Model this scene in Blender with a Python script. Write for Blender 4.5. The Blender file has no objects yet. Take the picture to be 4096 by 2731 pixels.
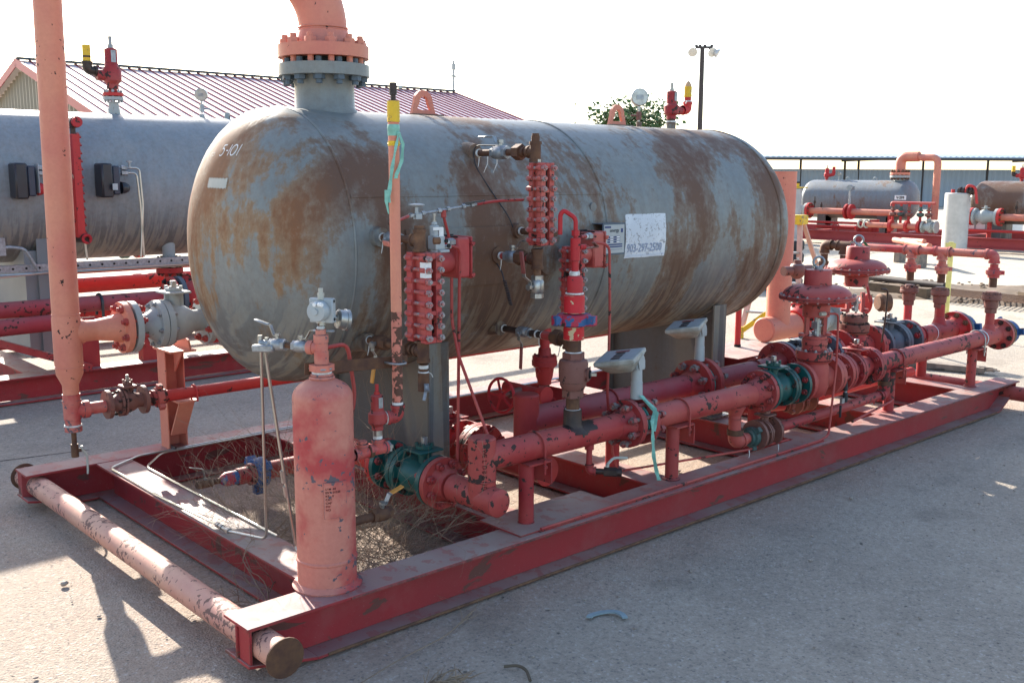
import bpy, bmesh, math, random
from mathutils import Vector, Matrix, noise as mnoise
from math import sin, cos, pi, radians, sqrt, atan2

SC = bpy.context.scene
COL = SC.collection
rnd = random.Random(7)
V = Vector

# ------------------------------------------------------------------ camera
cam_d = bpy.data.cameras.new('camera')
cam = bpy.data.objects.new('camera', cam_d); COL.objects.link(cam)
Rw = ((0.74174458, -0.67067208, 0.00373227), (-0.10588124, -0.12259317, -0.98679282), (0.66227195, 0.73155305, -0.16194442))
right = V(Rw[0]); down = V(Rw[1]); fwd = V(Rw[2])
mw = Matrix((( right[0], -down[0], -fwd[0], -1.43), (right[1], -down[1], -fwd[1], -2.857), (right[2], -down[2], -fwd[2], 1.65), (0, 0, 0, 1)))
cam.matrix_world = mw
cam_d.sensor_width = 36.0
cam_d.lens = 36.0 * 4025.0 / 4096.0
cam_d.clip_start = 0.05; cam_d.clip_end = 3000
SC.camera = cam

# ------------------------------------------------------------------ light
SUN = V((0.24, 1.0, 0.50)).normalized()
el = math.asin(SUN.z); az = atan2(SUN.x, SUN.y)
w = bpy.data.worlds.new('World'); SC.world = w; w.use_nodes = True
nt = w.node_tree; nt.nodes.clear()
sky = nt.nodes.new('ShaderNodeTexSky'); sky.sky_type = 'NISHITA'; sky.sun_disc = False
sky.sun_elevation = el; sky.sun_rotation = az; sky.altitude = 300; sky.air_density = 1.0; sky.dust_density = 1.8; sky.ozone_density = 1.0
bg = nt.nodes.new('ShaderNodeBackground'); bg.inputs['Strength'].default_value = 0.13
wo = nt.nodes.new('ShaderNodeOutputWorld')
nt.links.new(sky.outputs[0], bg.inputs[0]); nt.links.new(bg.outputs[0], wo.inputs[0])
sd = bpy.data.lights.new('sun', 'SUN'); sd.energy = 5.0; sd.angle = radians(0.53); sd.color = (1.0, 0.93, 0.82)
so = bpy.data.objects.new('sun', sd); COL.objects.link(so)
so.rotation_euler = (SUN).to_track_quat('Z', 'Y').to_euler()
so.location = (0, 0, 20)
vs = SC.view_settings
vs.view_transform = 'Standard'; vs.look = 'None'; vs.gamma = 1.0; vs.exposure = 1.62
try: vs.use_curve_mapping = False
except Exception: pass
try:
    SC.cycles.use_denoising = True
    SC.cycles.max_bounces = 6; SC.cycles.diffuse_bounces = 3; SC.cycles.glossy_bounces = 3
    SC.cycles.sample_clamp_indirect = 4.0
except Exception: pass

# ------------------------------------------------------------------ materials
class NT:
    def __init__(s, name):
        s.m = bpy.data.materials.new(name); s.m.use_nodes = True
        s.t = s.m.node_tree; s.t.nodes.clear()
        s.out = s.t.nodes.new('ShaderNodeOutputMaterial')
        s.b = s.t.nodes.new('ShaderNodeBsdfPrincipled')
        s.t.links.new(s.b.outputs[0], s.out.inputs[0])
        s._pos = None
    def n(s, typ, **kw):
        nd = s.t.nodes.new('ShaderNode' + typ)
        for k, v in kw.items():
            if k.startswith('i_'):
                key = k[2:]; key = int(key) if key.isdigit() else key
                s.set(nd.inputs[key], v)
            else: setattr(nd, k, v)
        return nd
    def set(s, inp, v):
        if isinstance(v, bpy.types.NodeSocket): s.t.links.new(v, inp)
        elif hasattr(v, 'outputs'): s.t.links.new(v.outputs[0], inp)
        else:
            try: inp.default_value = v
            except Exception: inp.default_value = (*v, 1.0)
    def pos(s):
        if s._pos is None: s._pos = s.n('NewGeometry')
        return s._pos.outputs['Position']
    def nz(s):
        s.pos(); x = s.n('SeparateXYZ'); s.set(x.inputs[0], s._pos.outputs['Normal']); return x.outputs[2]
    def noise(s, scale, detail=4, rough=.55, vec=None, dist=0.0):
        nd = s.n('TexNoise'); nd.inputs['Scale'].default_value = scale; nd.inputs['Detail'].default_value = detail
        nd.inputs['Roughness'].default_value = rough; nd.inputs['Distortion'].default_value = dist
        s.set(nd.inputs['Vector'], vec if vec is not None else s.pos()); return nd.outputs[0]
    def ramp(s, v, a, b, lo=0.0, hi=1.0):
        m = s.n('MapRange'); m.inputs['From Min'].default_value = a; m.inputs['From Max'].default_value = b
        m.inputs['To Min'].default_value = lo; m.inputs['To Max'].default_value = hi; m.clamp = True
        s.set(m.inputs['Value'], v); return m.outputs[0]
    def math(s, op, a, b=0.0):
        m = s.n('Math', operation=op); s.set(m.inputs[0], a); s.set(m.inputs[1], b); return m.outputs[0]
    def mix(s, f, a, b):
        m = s.n('Mix', data_type='RGBA'); s.set(m.inputs[0], f); s.set(m.inputs[6], a); s.set(m.inputs[7], b); return m.outputs[2]
    def mapping(s, sc=(1, 1, 1), vec=None):
        m = s.n('Mapping'); m.inputs['Scale'].default_value = sc; s.set(m.inputs[0], vec if vec is not None else s.pos()); return m.outputs[0]
    def edge(s, rad=.006, a=.04, b=.2):
        bv = s.n('Bevel'); bv.samples = 4; bv.inputs['Radius'].default_value = rad; s.pos()
        d = s.n('VectorMath', operation='DOT_PRODUCT'); s.set(d.inputs[0], bv.outputs[0]); s.set(d.inputs[1], s._pos.outputs['Normal'])
        return s.ramp(d.outputs['Value'], 1-a, 1-b)
    def bump(s, h, strength=.3, dist=.01):
        b = s.n('Bump'); b.inputs['Strength'].default_value = strength; b.inputs['Distance'].default_value = dist
        s.set(b.inputs['Height'], h); s.set(s.b.inputs['Normal'], b.outputs[0])
    def fin(s, col, rough, metal=0.0, spec=0.5):
        s.set(s.b.inputs['Base Color'], col); s.set(s.b.inputs['Roughness'], rough); s.set(s.b.inputs['Metallic'], metal)
        s.b.inputs['Specular IOR Level'].default_value = spec
        return s.m

def c4(c): return (c[0], c[1], c[2], 1.0)

def paint(name, a, b, chip=(.045, .024, .02), amt=.5, dust=.25, dustc=(.36, .22, .19), rough=.55, chs=26, fade=(.38, .62), fs=2.6):
    N = NT(name)
    col = N.mix(N.ramp(N.noise(fs, 5, .6), fade[0], fade[1]), c4(a), c4(b))
    fine = N.noise(60, 3)
    col = N.mix(N.ramp(fine, .3, .7, 0, .16), col, c4((b[0]*.6, b[1]*.55, b[2]*.55)))
    d = N.math('MULTIPLY', N.ramp(N.nz(), .35, .95), N.ramp(N.noise(9, 4), .3, .7, dust*.5, dust))
    col = N.mix(d, col, c4(dustc))
    if amt > 0:
        gate = N.noise(4.3, 2, .5)
        ch = N.noise(chs, 3, .62)
        s_ = N.math('ADD', N.math('MULTIPLY', ch, .72), N.math('MULTIPLY', gate, .34))
        th = .672 - .09*amt
        if amt >= .25: s_ = N.math('ADD', s_, N.math('MULTIPLY', N.edge(), .13))
        f = N.ramp(s_, th, th + .012)
        col = N.mix(f, col, c4(chip))
        N.bump(N.math('ADD', N.math('MULTIPLY', f, -1.0), N.math('MULTIPLY', fine, .25)), .35, .004)
        r = N.math('ADD', N.math('MULTIPLY', f, .2), rough)
    else:
        N.bump(fine, .12, .002); r = rough
    return N.fin(col, r, 0, .35)

def plain(name, c, rough=.5, metal=0.0, var=.25, sc=14, bump=.1, c2=None, thr=(.35, .65)):
    N = NT(name)
    c2 = c2 or tuple(x*(1-var) for x in c)
    col = N.mix(N.ramp(N.noise(sc, 4, .6), *thr), c4(c), c4(c2))
    if bump: N.bump(N.noise(sc*5, 3), bump, .003)
    return N.fin(col, rough, metal)

M = {}
M['salmon'] = paint('faded_salmon_paint', (.62, .24, .15), (.56, .175, .125), amt=.02, dust=.25, dustc=(.52, .26, .19))
M['pink'] = paint('chipped_salmon_paint', (.54, .20, .145), (.42, .05, .05), chip=(.12, .09, .10), amt=.62, chs=34, dust=.2, dustc=(.46, .2, .17), fade=(.42, .60), fs=4.0)
M['run'] = paint('chipped_red_paint', (.40, .078, .062), (.34, .030, .030), amt=.5, dust=.38, dustc=(.40, .17, .145))
M['run2'] = paint('worn_red_paint', (.34, .055, .048), (.30, .022, .026), amt=.78, dust=.38, dustc=(.38, .17, .145))
M['red'] = paint('clean_red_paint', (.50, .035, .03), (.42, .03, .03), amt=.2, dust=.3, dustc=(.4, .15, .13))
M['bright'] = paint('bright_red_paint', (.46, .014, .022), (.40, .03, .03), amt=.35, dust=.2, dustc=(.40, .14, .12))
M['deep'] = paint('deep_red_paint', (.36, .035, .03), (.30, .022, .024), amt=.15, dust=.2)
M['gauge'] = paint('pink_red_paint', (.46, .11, .085), (.42, .045, .048), amt=.3, dust=.35, dustc=(.44, .2, .17))
M['brownred'] = paint('brown_primer', (.20, .085, .065), (.165, .062, .048), amt=.25, dust=.2)
M['green'] = paint('dark_green_paint', (.010, .085, .075), (.008, .065, .06), chip=(.05, .03, .02), amt=.25, dust=.15, dustc=(.12, .15, .14), rough=.38)
M['dgreen'] = paint('dusty_green_paint', (.05, .10, .09), (.04, .07, .065), amt=.4, dust=.2)
M['gray'] = paint('gray_valve_paint', (.36, .38, .36), (.30, .33, .33), chip=(.16, .13, .09), amt=.12, dust=.2, dustc=(.45, .43, .4))
M['bluegray'] = paint('blue_gray_paint', (.085, .115, .145), (.07, .09, .11), amt=.15, dust=.3, dustc=(.3, .3, .3))
M['blue'] = paint('blue_paint', (.02, .09, .24), (.015, .07, .2), chip=(.08, .04, .03), amt=.3, dust=.1)
M['bluered'] = paint('red_blue_paint', (.42, .02, .045), (.03, .10, .24), chip=(.05, .025, .02), amt=.75, dust=.1, fade=(.5, .54), fs=22)
M['yellow'] = paint('yellow_paint', (.72, .46, .02), (.66, .42, .03), chip=(.25, .17, .1), amt=.4, dust=.15, dustc=(.6, .5, .3))
M['rust'] = plain('rusty_steel', (.075, .032, .02), .75, .15, c2=(.13, .06, .028), sc=22, bump=.3)
M['rustlt'] = plain('light_rust', (.20, .10, .05), .8, .1, c2=(.10, .05, .03), sc=20, bump=.4)
M['darkiron'] = plain('dark_iron', (.03, .022, .02), .5, .4, c2=(.06, .035, .028), sc=18)
M['steel'] = plain('dull_steel', (.42, .43, .42), .38, .85, c2=(.30, .29, .27), sc=30)
M['tubing'] = plain('stainless_tubing', (.50, .49, .45), .3, .9, var=.1)
M['zinc'] = plain('zinc_steel', (.34, .36, .38), .45, .6, c2=(.22, .23, .24), sc=40)
M['lgray'] = plain('light_gray_enamel', (.36, .39, .40), .45, .1, var=.12, sc=10)
M['tan'] = plain('tan_enamel', (.42, .41, .35), .5, 0, var=.12, sc=10)
M['lgray2'] = plain('weathered_display_case', (.40, .40, .36), .6, 0, c2=(.26, .25, .21), sc=18, bump=.2)
M['black'] = plain('black_plastic', (.014, .015, .022), .35, 0, var=.3)
M['white'] = plain('white_plastic', (.75, .75, .73), .5, 0, var=.08)
M['tape'] = plain('white_thread_tape', (.72, .72, .70), .7, 0, c2=(.45, .43, .38), sc=50)
M['ribbon'] = plain('mint_ribbon', (.22, .50, .40), .5, 0, var=.3, sc=40)
M['orangeh'] = plain('orange_grip', (.55, .24, .04), .5, 0, var=.2)
M['redh'] = plain('faded_red_grip', (.26, .07, .06), .6, 0, var=.2)
M['wood'] = plain('weathered_wood', (.25, .20, .16), .85, 0, c2=(.14, .11, .09), sc=12, bump=.5)
M['twig'] = plain('dry_twig', (.30, .215, .14), .85, 0, c2=(.19, .13, .085), sc=9, bump=0)
M['leaf'] = plain('tree_leaf', (.10, .16, .035), .6, 0, c2=(.06, .11, .02), sc=1.5, bump=0)
M['bark'] = plain('bark', (.12, .09, .06), .9, 0)
M['conc'] = plain('concrete', (.50, .48, .44), .85, 0, c2=(.40, .38, .35), sc=5, bump=.3)
M['rubber'] = plain('rubber', (.016, .016, .018), .7)
M['dark'] = plain('dark_gap', (.012, .010, .010), .8)
M['cord'] = plain('cord', (.02, .02, .025), .6)
M['steeldk'] = plain('dark_brown_steel', (.06, .045, .04), .7)
M['shedwall'] = plain('shed_wall', (.33, .36, .39), .7, 0, var=.06, sc=.6, bump=0)
M['shedroof'] = plain('shed_roof', (.30, .36, .44), .45, .3, var=.1, sc=.5, bump=0)
M['roofglare'] = plain('red_roof_sheet_glare', (.82, .74, .74), .3, .3, c2=(.78, .68, .68), sc=.3, bump=0)  # sky glare on the red roof sheets is put into this near-white colour
M['roofrib'] = plain('red_roof_rib', (.30, .045, .055), .5, 0, var=.1, bump=0)
M['wallbeige'] = plain('beige_wall_sheet', (.30, .26, .20), .6, 0, var=.06, sc=.5, bump=0)
M['trim'] = plain('red_trim', (.38, .05, .06), .5, 0, var=.1, bump=0)

def m_beam():
    N = NT('beam_red_paint')
    P = N.pos()
    col = N.mix(N.ramp(N.noise(1.6, 5, .6), .35, .65), c4((.33, .028, .032)), c4((.25, .035, .035)))
    col = N.mix(N.ramp(N.noise(5.0, 5, .65), .5, .75, 0, .38), col, c4((.30, .10, .09)))
    # rusty scrapes along the beam
    sc = N.noise(3.2, 5, .62, N.mapping((1.0, 3.0, 3.2)), .6)
    f = N.ramp(N.math('ADD', sc, N.math('MULTIPLY', N.edge(.009, .02, .15), .17)), .60, .615)
    col = N.mix(N.math('MULTIPLY', f, .85), col, c4((.11, .055, .042)))
    # dusty, scoured tops
    up = N.ramp(N.nz(), .5, .9)
    dustm = N.ramp(N.noise(3.3, 5, .6), .30, .58, .55, .95)
    dc = N.mix(N.ramp(N.noise(1.1, 3), .4, .6), c4((.30, .19, .18)), c4((.34, .275, .235)))
    col = N.mix(N.math('MULTIPLY', up, dustm), col, dc)
    pch = N.ramp(N.noise(17, 3, .6, N.mapping((1, .7, 1))), .55, .58)
    col = N.mix(N.math('MULTIPLY', N.math('MULTIPLY', up, pch), .55), col, c4((.33, .10, .085)))
    sp = N.ramp(N.noise(150, 2), .68, .74, 0, .5)
    col = N.mix(sp, col, c4((.42, .22, .2)))
    N.bump(N.math('ADD', N.math('MULTIPLY', f, -1), N.noise(70, 3)), .2, .003)
    return N.fin(col, N.ramp(N.noise(4, 3), .3, .7, .5, .75), 0, .28)
M['beam'] = m_beam()
M['endpipe'] = paint('end_pipe_paint', (.56, .30, .21), (.50, .22, .17), chip=(.17, .09, .075), amt=.85, dust=.3, dustc=(.5, .34, .27), chs=40)
M['edge'] = plain('rusty_edge', (.075, .04, .032), .8, 0, c2=(.30, .06, .05), sc=30, bump=.5)

def m_vessel(name, cy, cz, x0, x1, seed, amount, base=(.125, .155, .175), stk=.55, main=False):
    """weathered grey vessel paint; rust and run marks follow the circumference"""
    N = NT(name)
    tc = N.n('TexCoord'); obj = tc.outputs['Object']
    sp = N.n('SeparateXYZ'); N.set(sp.inputs[0], obj)
    ang = N.math('ARCTAN2', sp.outputs[2], N.math('MULTIPLY', sp.outputs[1], -1.0))
    cb = N.n('CombineXYZ'); N.set(cb.inputs[0], sp.outputs[0]); N.set(cb.inputs[1], N.math('MULTIPLY', ang, .62)); cb.inputs[2].default_value = seed
    uv = cb.outputs[0]
    ov = N.n('VectorMath', operation='ADD'); N.set(ov.inputs[0], obj); ov.inputs[1].default_value = (seed*1.7, seed, 0); o3 = ov.outputs[0]
    big = N.noise(1.3, 5, .62, N.mapping((1.25, 1.1, .62), o3), .35)
    mid = N.noise(4.2, 6, .68, N.mapping((1.5, 1.3, .75), o3), .2)
    streak = N.noise(5.5, 5, .7, N.mapping((4.2, 3.0, .36), o3), .15)
    col = N.mix(N.ramp(mid, .3, .7), c4(base), c4((base[0]*1.35, base[1]*1.22, base[2]*1.12)))
    col = N.mix(N.ramp(streak, .42, .7, 0, stk), col, c4((.16, .13, .105)))
    fine = N.noise(30, 5, .75, o3)
    # rust on near head
    headf = N.ramp(sp.outputs[0], x0 + .30, x0 - .02)
    rs = N.math('ADD', N.math('MULTIPLY', big, .72), N.math('ADD', N.math('MULTIPLY', mid, .22), N.math('ADD', N.math('MULTIPLY', streak, .12), N.math('SUBTRACT', N.math('MULTIPLY', fine, .13), .065))))
    rs = N.math('ADD', rs, N.math('MULTIPLY', headf, .02))
    if main:
        def g(sock, c, w_, h):   # stain patches where they sit on this vessel
            t = N.math('DIVIDE', N.math('SUBTRACT', sock, c), w_); return N.math('MULTIPLY', N.math('EXPONENT', N.math('MULTIPLY', N.math('MULTIPLY', t, t), -1.0)), h)
        X, Y, Z_ = sp.outputs
        terms = [g(X, 1.60, .24, .085), g(X, 1.02, .10, .06), g(X, 1.30, .12, -.06), g(X, 2.15, .22, -.045), g(X, 3.35, .6, .065), g(X, 4.1, .18, .05)]
        terms.append(N.math('MULTIPLY', headf, g(Y, .12, .26, .085))); terms.append(N.math('MULTIPLY', headf, g(Y, -.42, .16, -.07)))
        for t_ in terms: rs = N.math('ADD', rs, t_)
    f1 = N.ramp(rs, .56 - amount, .595 - amount)
    f2 = N.ramp(rs, .595 - amount, .65 - amount)
    rust1 = N.mix(headf, c4((.150, .092, .056)), c4((.29, .155, .055)))
    rust2 = N.mix(headf, c4((.115, .052, .027)), c4((.25, .090, .022)))
    col = N.mix(N.math('MULTIPLY', f1, .8), col, rust1)
    col = N.mix(N.math('MULTIPLY', f2, .9), col, rust2)
    col = N.mix(N.ramp(fine, .45, .8, 0, .4), col, c4((.09, .065, .05)))
    col = N.mix(N.ramp(fine, .2, .42, .22, 0), col, c4((.3, .32, .33)))
    # water runs low on the belly
    low = N.ramp(sp.outputs[2], -.12, -.40)
    runs = N.ramp(N.noise(9, 4, .6, N.mapping((3.2, .25, 1), uv), .35), .46, .54)
    col = N.mix(N.math('MULTIPLY', N.math('MULTIPLY', low, runs), .6), col, c4((.055, .048, .042)))
    col = N.mix(N.math('MULTIPLY', N.math('MULTIPLY', low, N.ramp(runs, .0, .5, 1, 0)), .5), col, c4((.20, .17, .12)))
    N.bump(N.math('ADD', N.math('MULTIPLY', f2, .5), fine), .14, .004)
    return N.fin(col, N.ramp(rs, .5, .65, .45, .7), 0, .45)

def m_ground():
    N = NT('ground_pavement')
    P = N.pos()
    sp = N.n('SeparateXYZ'); N.set(sp.inputs[0], P)
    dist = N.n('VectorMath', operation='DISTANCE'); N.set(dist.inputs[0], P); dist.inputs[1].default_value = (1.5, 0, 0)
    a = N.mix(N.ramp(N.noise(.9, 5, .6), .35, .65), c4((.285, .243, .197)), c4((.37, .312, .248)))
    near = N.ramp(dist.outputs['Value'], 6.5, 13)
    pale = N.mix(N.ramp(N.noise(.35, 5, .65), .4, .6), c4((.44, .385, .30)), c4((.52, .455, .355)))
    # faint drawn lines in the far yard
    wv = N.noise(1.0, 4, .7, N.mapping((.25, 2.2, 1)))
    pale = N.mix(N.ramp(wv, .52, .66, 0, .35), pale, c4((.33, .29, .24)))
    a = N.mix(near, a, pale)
    # reddish dust in and around the skid
    dx = N.ramp(sp.outputs[0], -1.2, .3); dx2 = N.ramp(sp.outputs[0], 6.9, 5.8)
    dy = N.ramp(sp.outputs[1], -.45, .0); dy2 = N.ramp(sp.outputs[1], 3.2, 2.3)
    dm = N.math('MULTIPLY', N.math('MULTIPLY', dx, dx2), N.math('MULTIPLY', dy, dy2))
    a = N.mix(N.math('MULTIPLY', dm, N.ramp(N.noise(3, 5, .6), .3, .65, .15, .8)), a, c4((.40, .27, .20)))
    # aggregate
    v1 = N.n('TexVoronoi', feature='F1'); v1.inputs['Scale'].default_value = 115; N.set(v1.inputs['Vector'], P)
    g1 = N.ramp(v1.outputs['Color'], .0, 1.0)
    a = N.mix(N.ramp(g1, .80, .9, 0, .5), a, c4((.50, .46, .42)))
    a = N.mix(N.ramp(g1, .22, .08, 0, .55), a, c4((.09, .085, .085)))
    v2 = N.noise(48, 6, .85)
    a = N.mix(N.ramp(v2, .52, .64, 0, .6), a, c4((.14, .13, .12)))
    a = N.mix(N.ramp(v2, .47, .36, 0, .5), a, c4((.52, .46, .39)))
    pit = N.ramp(N.noise(19, 2, .5), .73, .76)
    a = N.mix(N.math('MULTIPLY', pit, .7), a, c4((.05, .045, .04)))
    stain = N.ramp(N.noise(1.6, 5, .65), .56, .70, 0, .38)
    a = N.mix(stain, a, c4((.13, .11, .09)))
    h = N.math('ADD', N.math('MULTIPLY', v1.outputs['Distance'], .9), N.math('ADD', N.math('MULTIPLY', v2, 1.0), N.math('MULTIPLY', pit, -1.2)))
    h = N.math('ADD', h, N.math('MULTIPLY', N.noise(160, 2), .5))
    N.bump(h, .55, .007)
    return N.fin(a, .9, 0, .25)
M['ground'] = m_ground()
M['bright2'] = paint('greasy_red_paint', (.55, .012, .02), (.50, .02, .025), chip=(.55, .42, .25), amt=1.0, dust=.1, chs=30)
M['paleyellow'] = plain('pale_yellow', (.75, .68, .22), .6, 0, bump=0)
M['mud'] = plain('dry_mud', (.16, .11, .07), .95, 0, c2=(.085, .06, .04), sc=4, bump=1.0)
M['pebble'] = plain('pebble', (.38, .32, .26), .85, 0, c2=(.24, .19, .16), sc=9, bump=0)

# ------------------------------------------------------------------ mesh tools
def frame(ax, up=None):
    z = V(ax).normalized()
    u = V(up) if up is not None else (V((0, 0, 1)) if abs(z.z) < .9 else V((0, 1, 0)))
    x = (u - z*u.dot(z)).normalized(); y = z.cross(x)
    return x, y, z

class MB:
    def __init__(s): s.v = []; s.f = []; s.sm = []; s.b = []
    def add(s, vs, fs, smooth=True):
        k = len(s.v); s.b.append((k, len(s.f))); s.v += [V(p) for p in vs]; s.f += [tuple(i+k for i in f) for f in fs]; s.sm += [smooth]*len(fs); return s
    def lathe(s, o, ax, prof, n=28, up=None, closed=False):
        """prof: (distance along axis, radius)"""
        x, y, z = frame(ax, up); o = V(o); vs = []; fs = []
        for t, r in prof:
            for k in range(n):
                a = 2*pi*k/n; vs.append(o + z*t + (x*cos(a) + y*sin(a))*r)
        m = len(prof)
        for i in range(m-1 if not closed else m):
            for k in range(n):
                a, b = i*n + k, i*n + (k+1) % n; j = (i+1) % m
                c, d = j*n + (k+1) % n, j*n + k
                fs.append((a, b, c, d))
        if not closed:
            fs.append(tuple(range(n))[::-1]); fs.append(tuple((m-1)*n + k for k in range(n)))
        return s.add(vs, fs)
    def cyl(s, a, b, r, n=20, r2=None, up=None):
        a = V(a); b = V(b); return s.lathe(a, b-a, [(0, r), ((b-a).length, r if r2 is None else r2)], n, up)
    def hexa(s, a, b, r, up=None): 
        k = len(s.f); s.cyl(a, b, r, 6, up=up)
        for i in range(k, len(s.f)): s.sm[i] = False
        return s
    def box(s, c, sz, ax=None, up=None):
        c = V(c); hx, hy, hz = sz[0]/2, sz[1]/2, sz[2]/2
        if ax is None: X, Y, Z = V((1, 0, 0)), V((0, 1, 0)), V((0, 0, 1))
        else:
            X = V(ax).normalized(); Z = V(up) if up is not None else V((0, 0, 1)); Z = (Z - X*Z.dot(X)).normalized(); Y = Z.cross(X)
        vs = [c + X*(hx*i) + Y*(hy*j) + Z*(hz*k) for i in (-1, 1) for j in (-1, 1) for k in (-1, 1)]
        return s.add(vs, [(0, 1, 3, 2), (4, 6, 7, 5), (0, 4, 5, 1), (2, 3, 7, 6), (0, 2, 6, 4), (1, 5, 7, 3)], False)
    def bar(s, a, b, wd, th, up=None):
        a = V(a); b = V(b); return s.box((a+b)/2, ((b-a).length, wd, th), b-a, up)
    def prism(s, pts, d):
        """pts: planar polygon (3-D), d: extrusion vector"""
        n = len(pts); d = V(d); vs = [V(p) for p in pts] + [V(p)+d for p in pts]
        fs = [tuple(range(n))[::-1], tuple(range(n, 2*n))] + [(i, (i+1) % n, n+(i+1) % n, n+i) for i in range(n)]
        return s.add(vs, fs, False)
    def tube(s, pts, r, n=12, bend=0.0, seg=6, caps=True):
        P = [V(p) for p in pts]
        if bend > 0:
            Q = [P[0]]
            for i in range(1, len(P)-1):
                d1 = (P[i-1]-P[i]); d2 = (P[i+1]-P[i]); l = min(bend, d1.length*.49, d2.length*.49)
                A = P[i] + d1.normalized()*l; B = P[i] + d2.normalized()*l
                for k in range(seg+1):
                    t = k/seg; Q.append(A*(1-t)**2 + P[i]*2*t*(1-t) + B*t*t)
            Q.append(P[-1]); P = Q
        T = []
        for i in range(len(P)):
            a = P[max(i-1, 0)]; b = P[min(i+1, len(P)-1)]; T.append((b-a).normalized())
        x, y, z = frame(T[0]); vs = []; fs = []
        for i, p in enumerate(P):
            x = (x - T[i]*x.dot(T[i])).normalized(); y = T[i].cross(x)
            rr = r[i] if isinstance(r, (list, tuple)) and len(r) == len(P) else (r if not isinstance(r, (list, tuple)) else r[0] + (r[1]-r[0])*i/(len(P)-1))
            for k in range(n):
                a = 2*pi*k/n; vs.append(p + (x*cos(a) + y*sin(a))*rr)
        for i in range(len(P)-1):
            for k in range(n):
                fs.append((i*n+k, i*n+(k+1) % n, (i+1)*n+(k+1) % n, (i+1)*n+k))
        if caps: fs.append(tuple(range(n))[::-1]); fs.append(tuple((len(P)-1)*n+k for k in range(n)))
        return s.add(vs, fs)
    def torus(s, c, ax, R, r, n=32, m=8, a0=0, a1=2*pi, up=None):
        x, y, z = frame(ax, up); c = V(c)
        full = abs(a1-a0-2*pi) < 1e-6
        pts = [c + (x*cos(a0+(a1-a0)*k/n) + y*sin(a0+(a1-a0)*k/n))*R for k in range(n + (0 if full else 1))]
        if not full: return s.tube(pts, r, m)
        vs = []; fs = []
        for k in range(n):
            a = 2*pi*k/n; d = x*cos(a) + y*sin(a)
            for j in range(m):
                b = 2*pi*j/m; vs.append(c + d*(R + r*cos(b)) + z*r*sin(b))
        for k in range(n):
            for j in range(m):
                fs.append((k*m+j, ((k+1) % n)*m+j, ((k+1) % n)*m+(j+1) % m, k*m+(j+1) % m))
        return s.add(vs, fs)
    def ball(s, c, r, n=12, sc=(1, 1, 1)):
        prof = []; vs = []; fs = []; c = V(c); m = n//2
        vs.append(c + V((0, 0, r*sc[2])))
        for i in range(1, m):
            t = pi*i/m
            for k in range(n):
                a = 2*pi*k/n; vs.append(c + V((r*sin(t)*cos(a)*sc[0], r*sin(t)*sin(a)*sc[1], r*cos(t)*sc[2])))
        vs.append(c - V((0, 0, r*sc[2])))
        for k in range(n): fs.append((0, 1+k, 1+(k+1) % n))
        for i in range(m-2):
            for k in range(n):
                a = 1+i*n; fs.append((a+k, a+n+k, a+n+(k+1) % n, a+(k+1) % n))
        a = 1+(m-2)*n; e = len(vs)-1
        for k in range(n): fs.append((a+k, e, a+(k+1) % n))
        return s.add(vs, fs)
    def ubolt(s, c, ax, R, r, drop, up=(0, 0, 1)):
        """U over a pipe with axis ax; legs drop below the pipe"""
        x, y, z = frame(ax, up); c = V(c)
        pts = [c + y*R - x*drop] + [c + (y*cos(pi*k/12) + x*sin(pi*k/12))*R for k in range(13)] + [c - y*R - x*drop]
        return s.tube(pts, r, 8)

ROOT = {}
SPLIT = set('weld_seam weld_bead thread_tape nipple pipe u_bolt yellow_sleeve yellow_plate black_cap clip edge_gasket mounting_hole port coupling bushing rake_trim eave_beam cable fitting red_fitting splinters end_fitting red_cap window'.split())
def mesh_of(mb, name, mat, origin=None, bevel=0.0, ang=38):
    me = bpy.data.meshes.new(name)
    o = V(origin) if origin is not None else V((0, 0, 0))
    me.from_pydata([tuple(p - o) for p in mb.v], [], mb.f)
    me.polygons.foreach_set('use_smooth', mb.sm)
    bm = bmesh.new(); bm.from_mesh(me)
    bmesh.ops.recalc_face_normals(bm, faces=bm.faces)
    if bevel > 0:
        es = [e for e in bm.edges if len(e.link_faces) == 2 and e.calc_face_angle(0) > radians(50)]
        bmesh.ops.bevel(bm, geom=es, offset=bevel, segments=1, affect='EDGES', clamp_overlap=True)
    bm.to_mesh(me); bm.free()
    me.set_sharp_from_angle(angle=radians(ang))
    me.materials.append(M[mat] if isinstance(mat, str) else mat)
    return me

def thing(name, label, cat, loc=(0, 0, 0), group=None):
    o = bpy.data.objects.new(name, None); COL.objects.link(o); o.location = loc; o.empty_display_size = .05
    o['label'] = label; o['category'] = cat
    if group: o['group'] = group
    ROOT[o] = V(loc); return o
def part(p, name, mb, mat, label=None, bevel=0.0, ang=38, kind=None):
    if name in SPLIT and len(mb.b) > 1 and not kind:
        first = None; bb = mb.b + [(len(mb.v), len(mb.f))]
        for (v0, f0), (v1, f1) in zip(bb, bb[1:]):
            q = MB(); q.v = mb.v[v0:v1]; q.f = [tuple(i-v0 for i in f) for f in mb.f[f0:f1]]; q.sm = mb.sm[f0:f1]; q.b = [(0, 0)]
            o = part(p, name, q, mat, label, bevel, ang); first = first or o
        return first
    org = ROOT[p]; me = mesh_of(mb, name, mat, org, bevel, ang)
    o = bpy.data.objects.new(name, me); COL.objects.link(o); o.parent = p; ROOT[o] = org
    if label: o['label'] = label
    if kind: o['kind'] = kind
    return o
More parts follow.
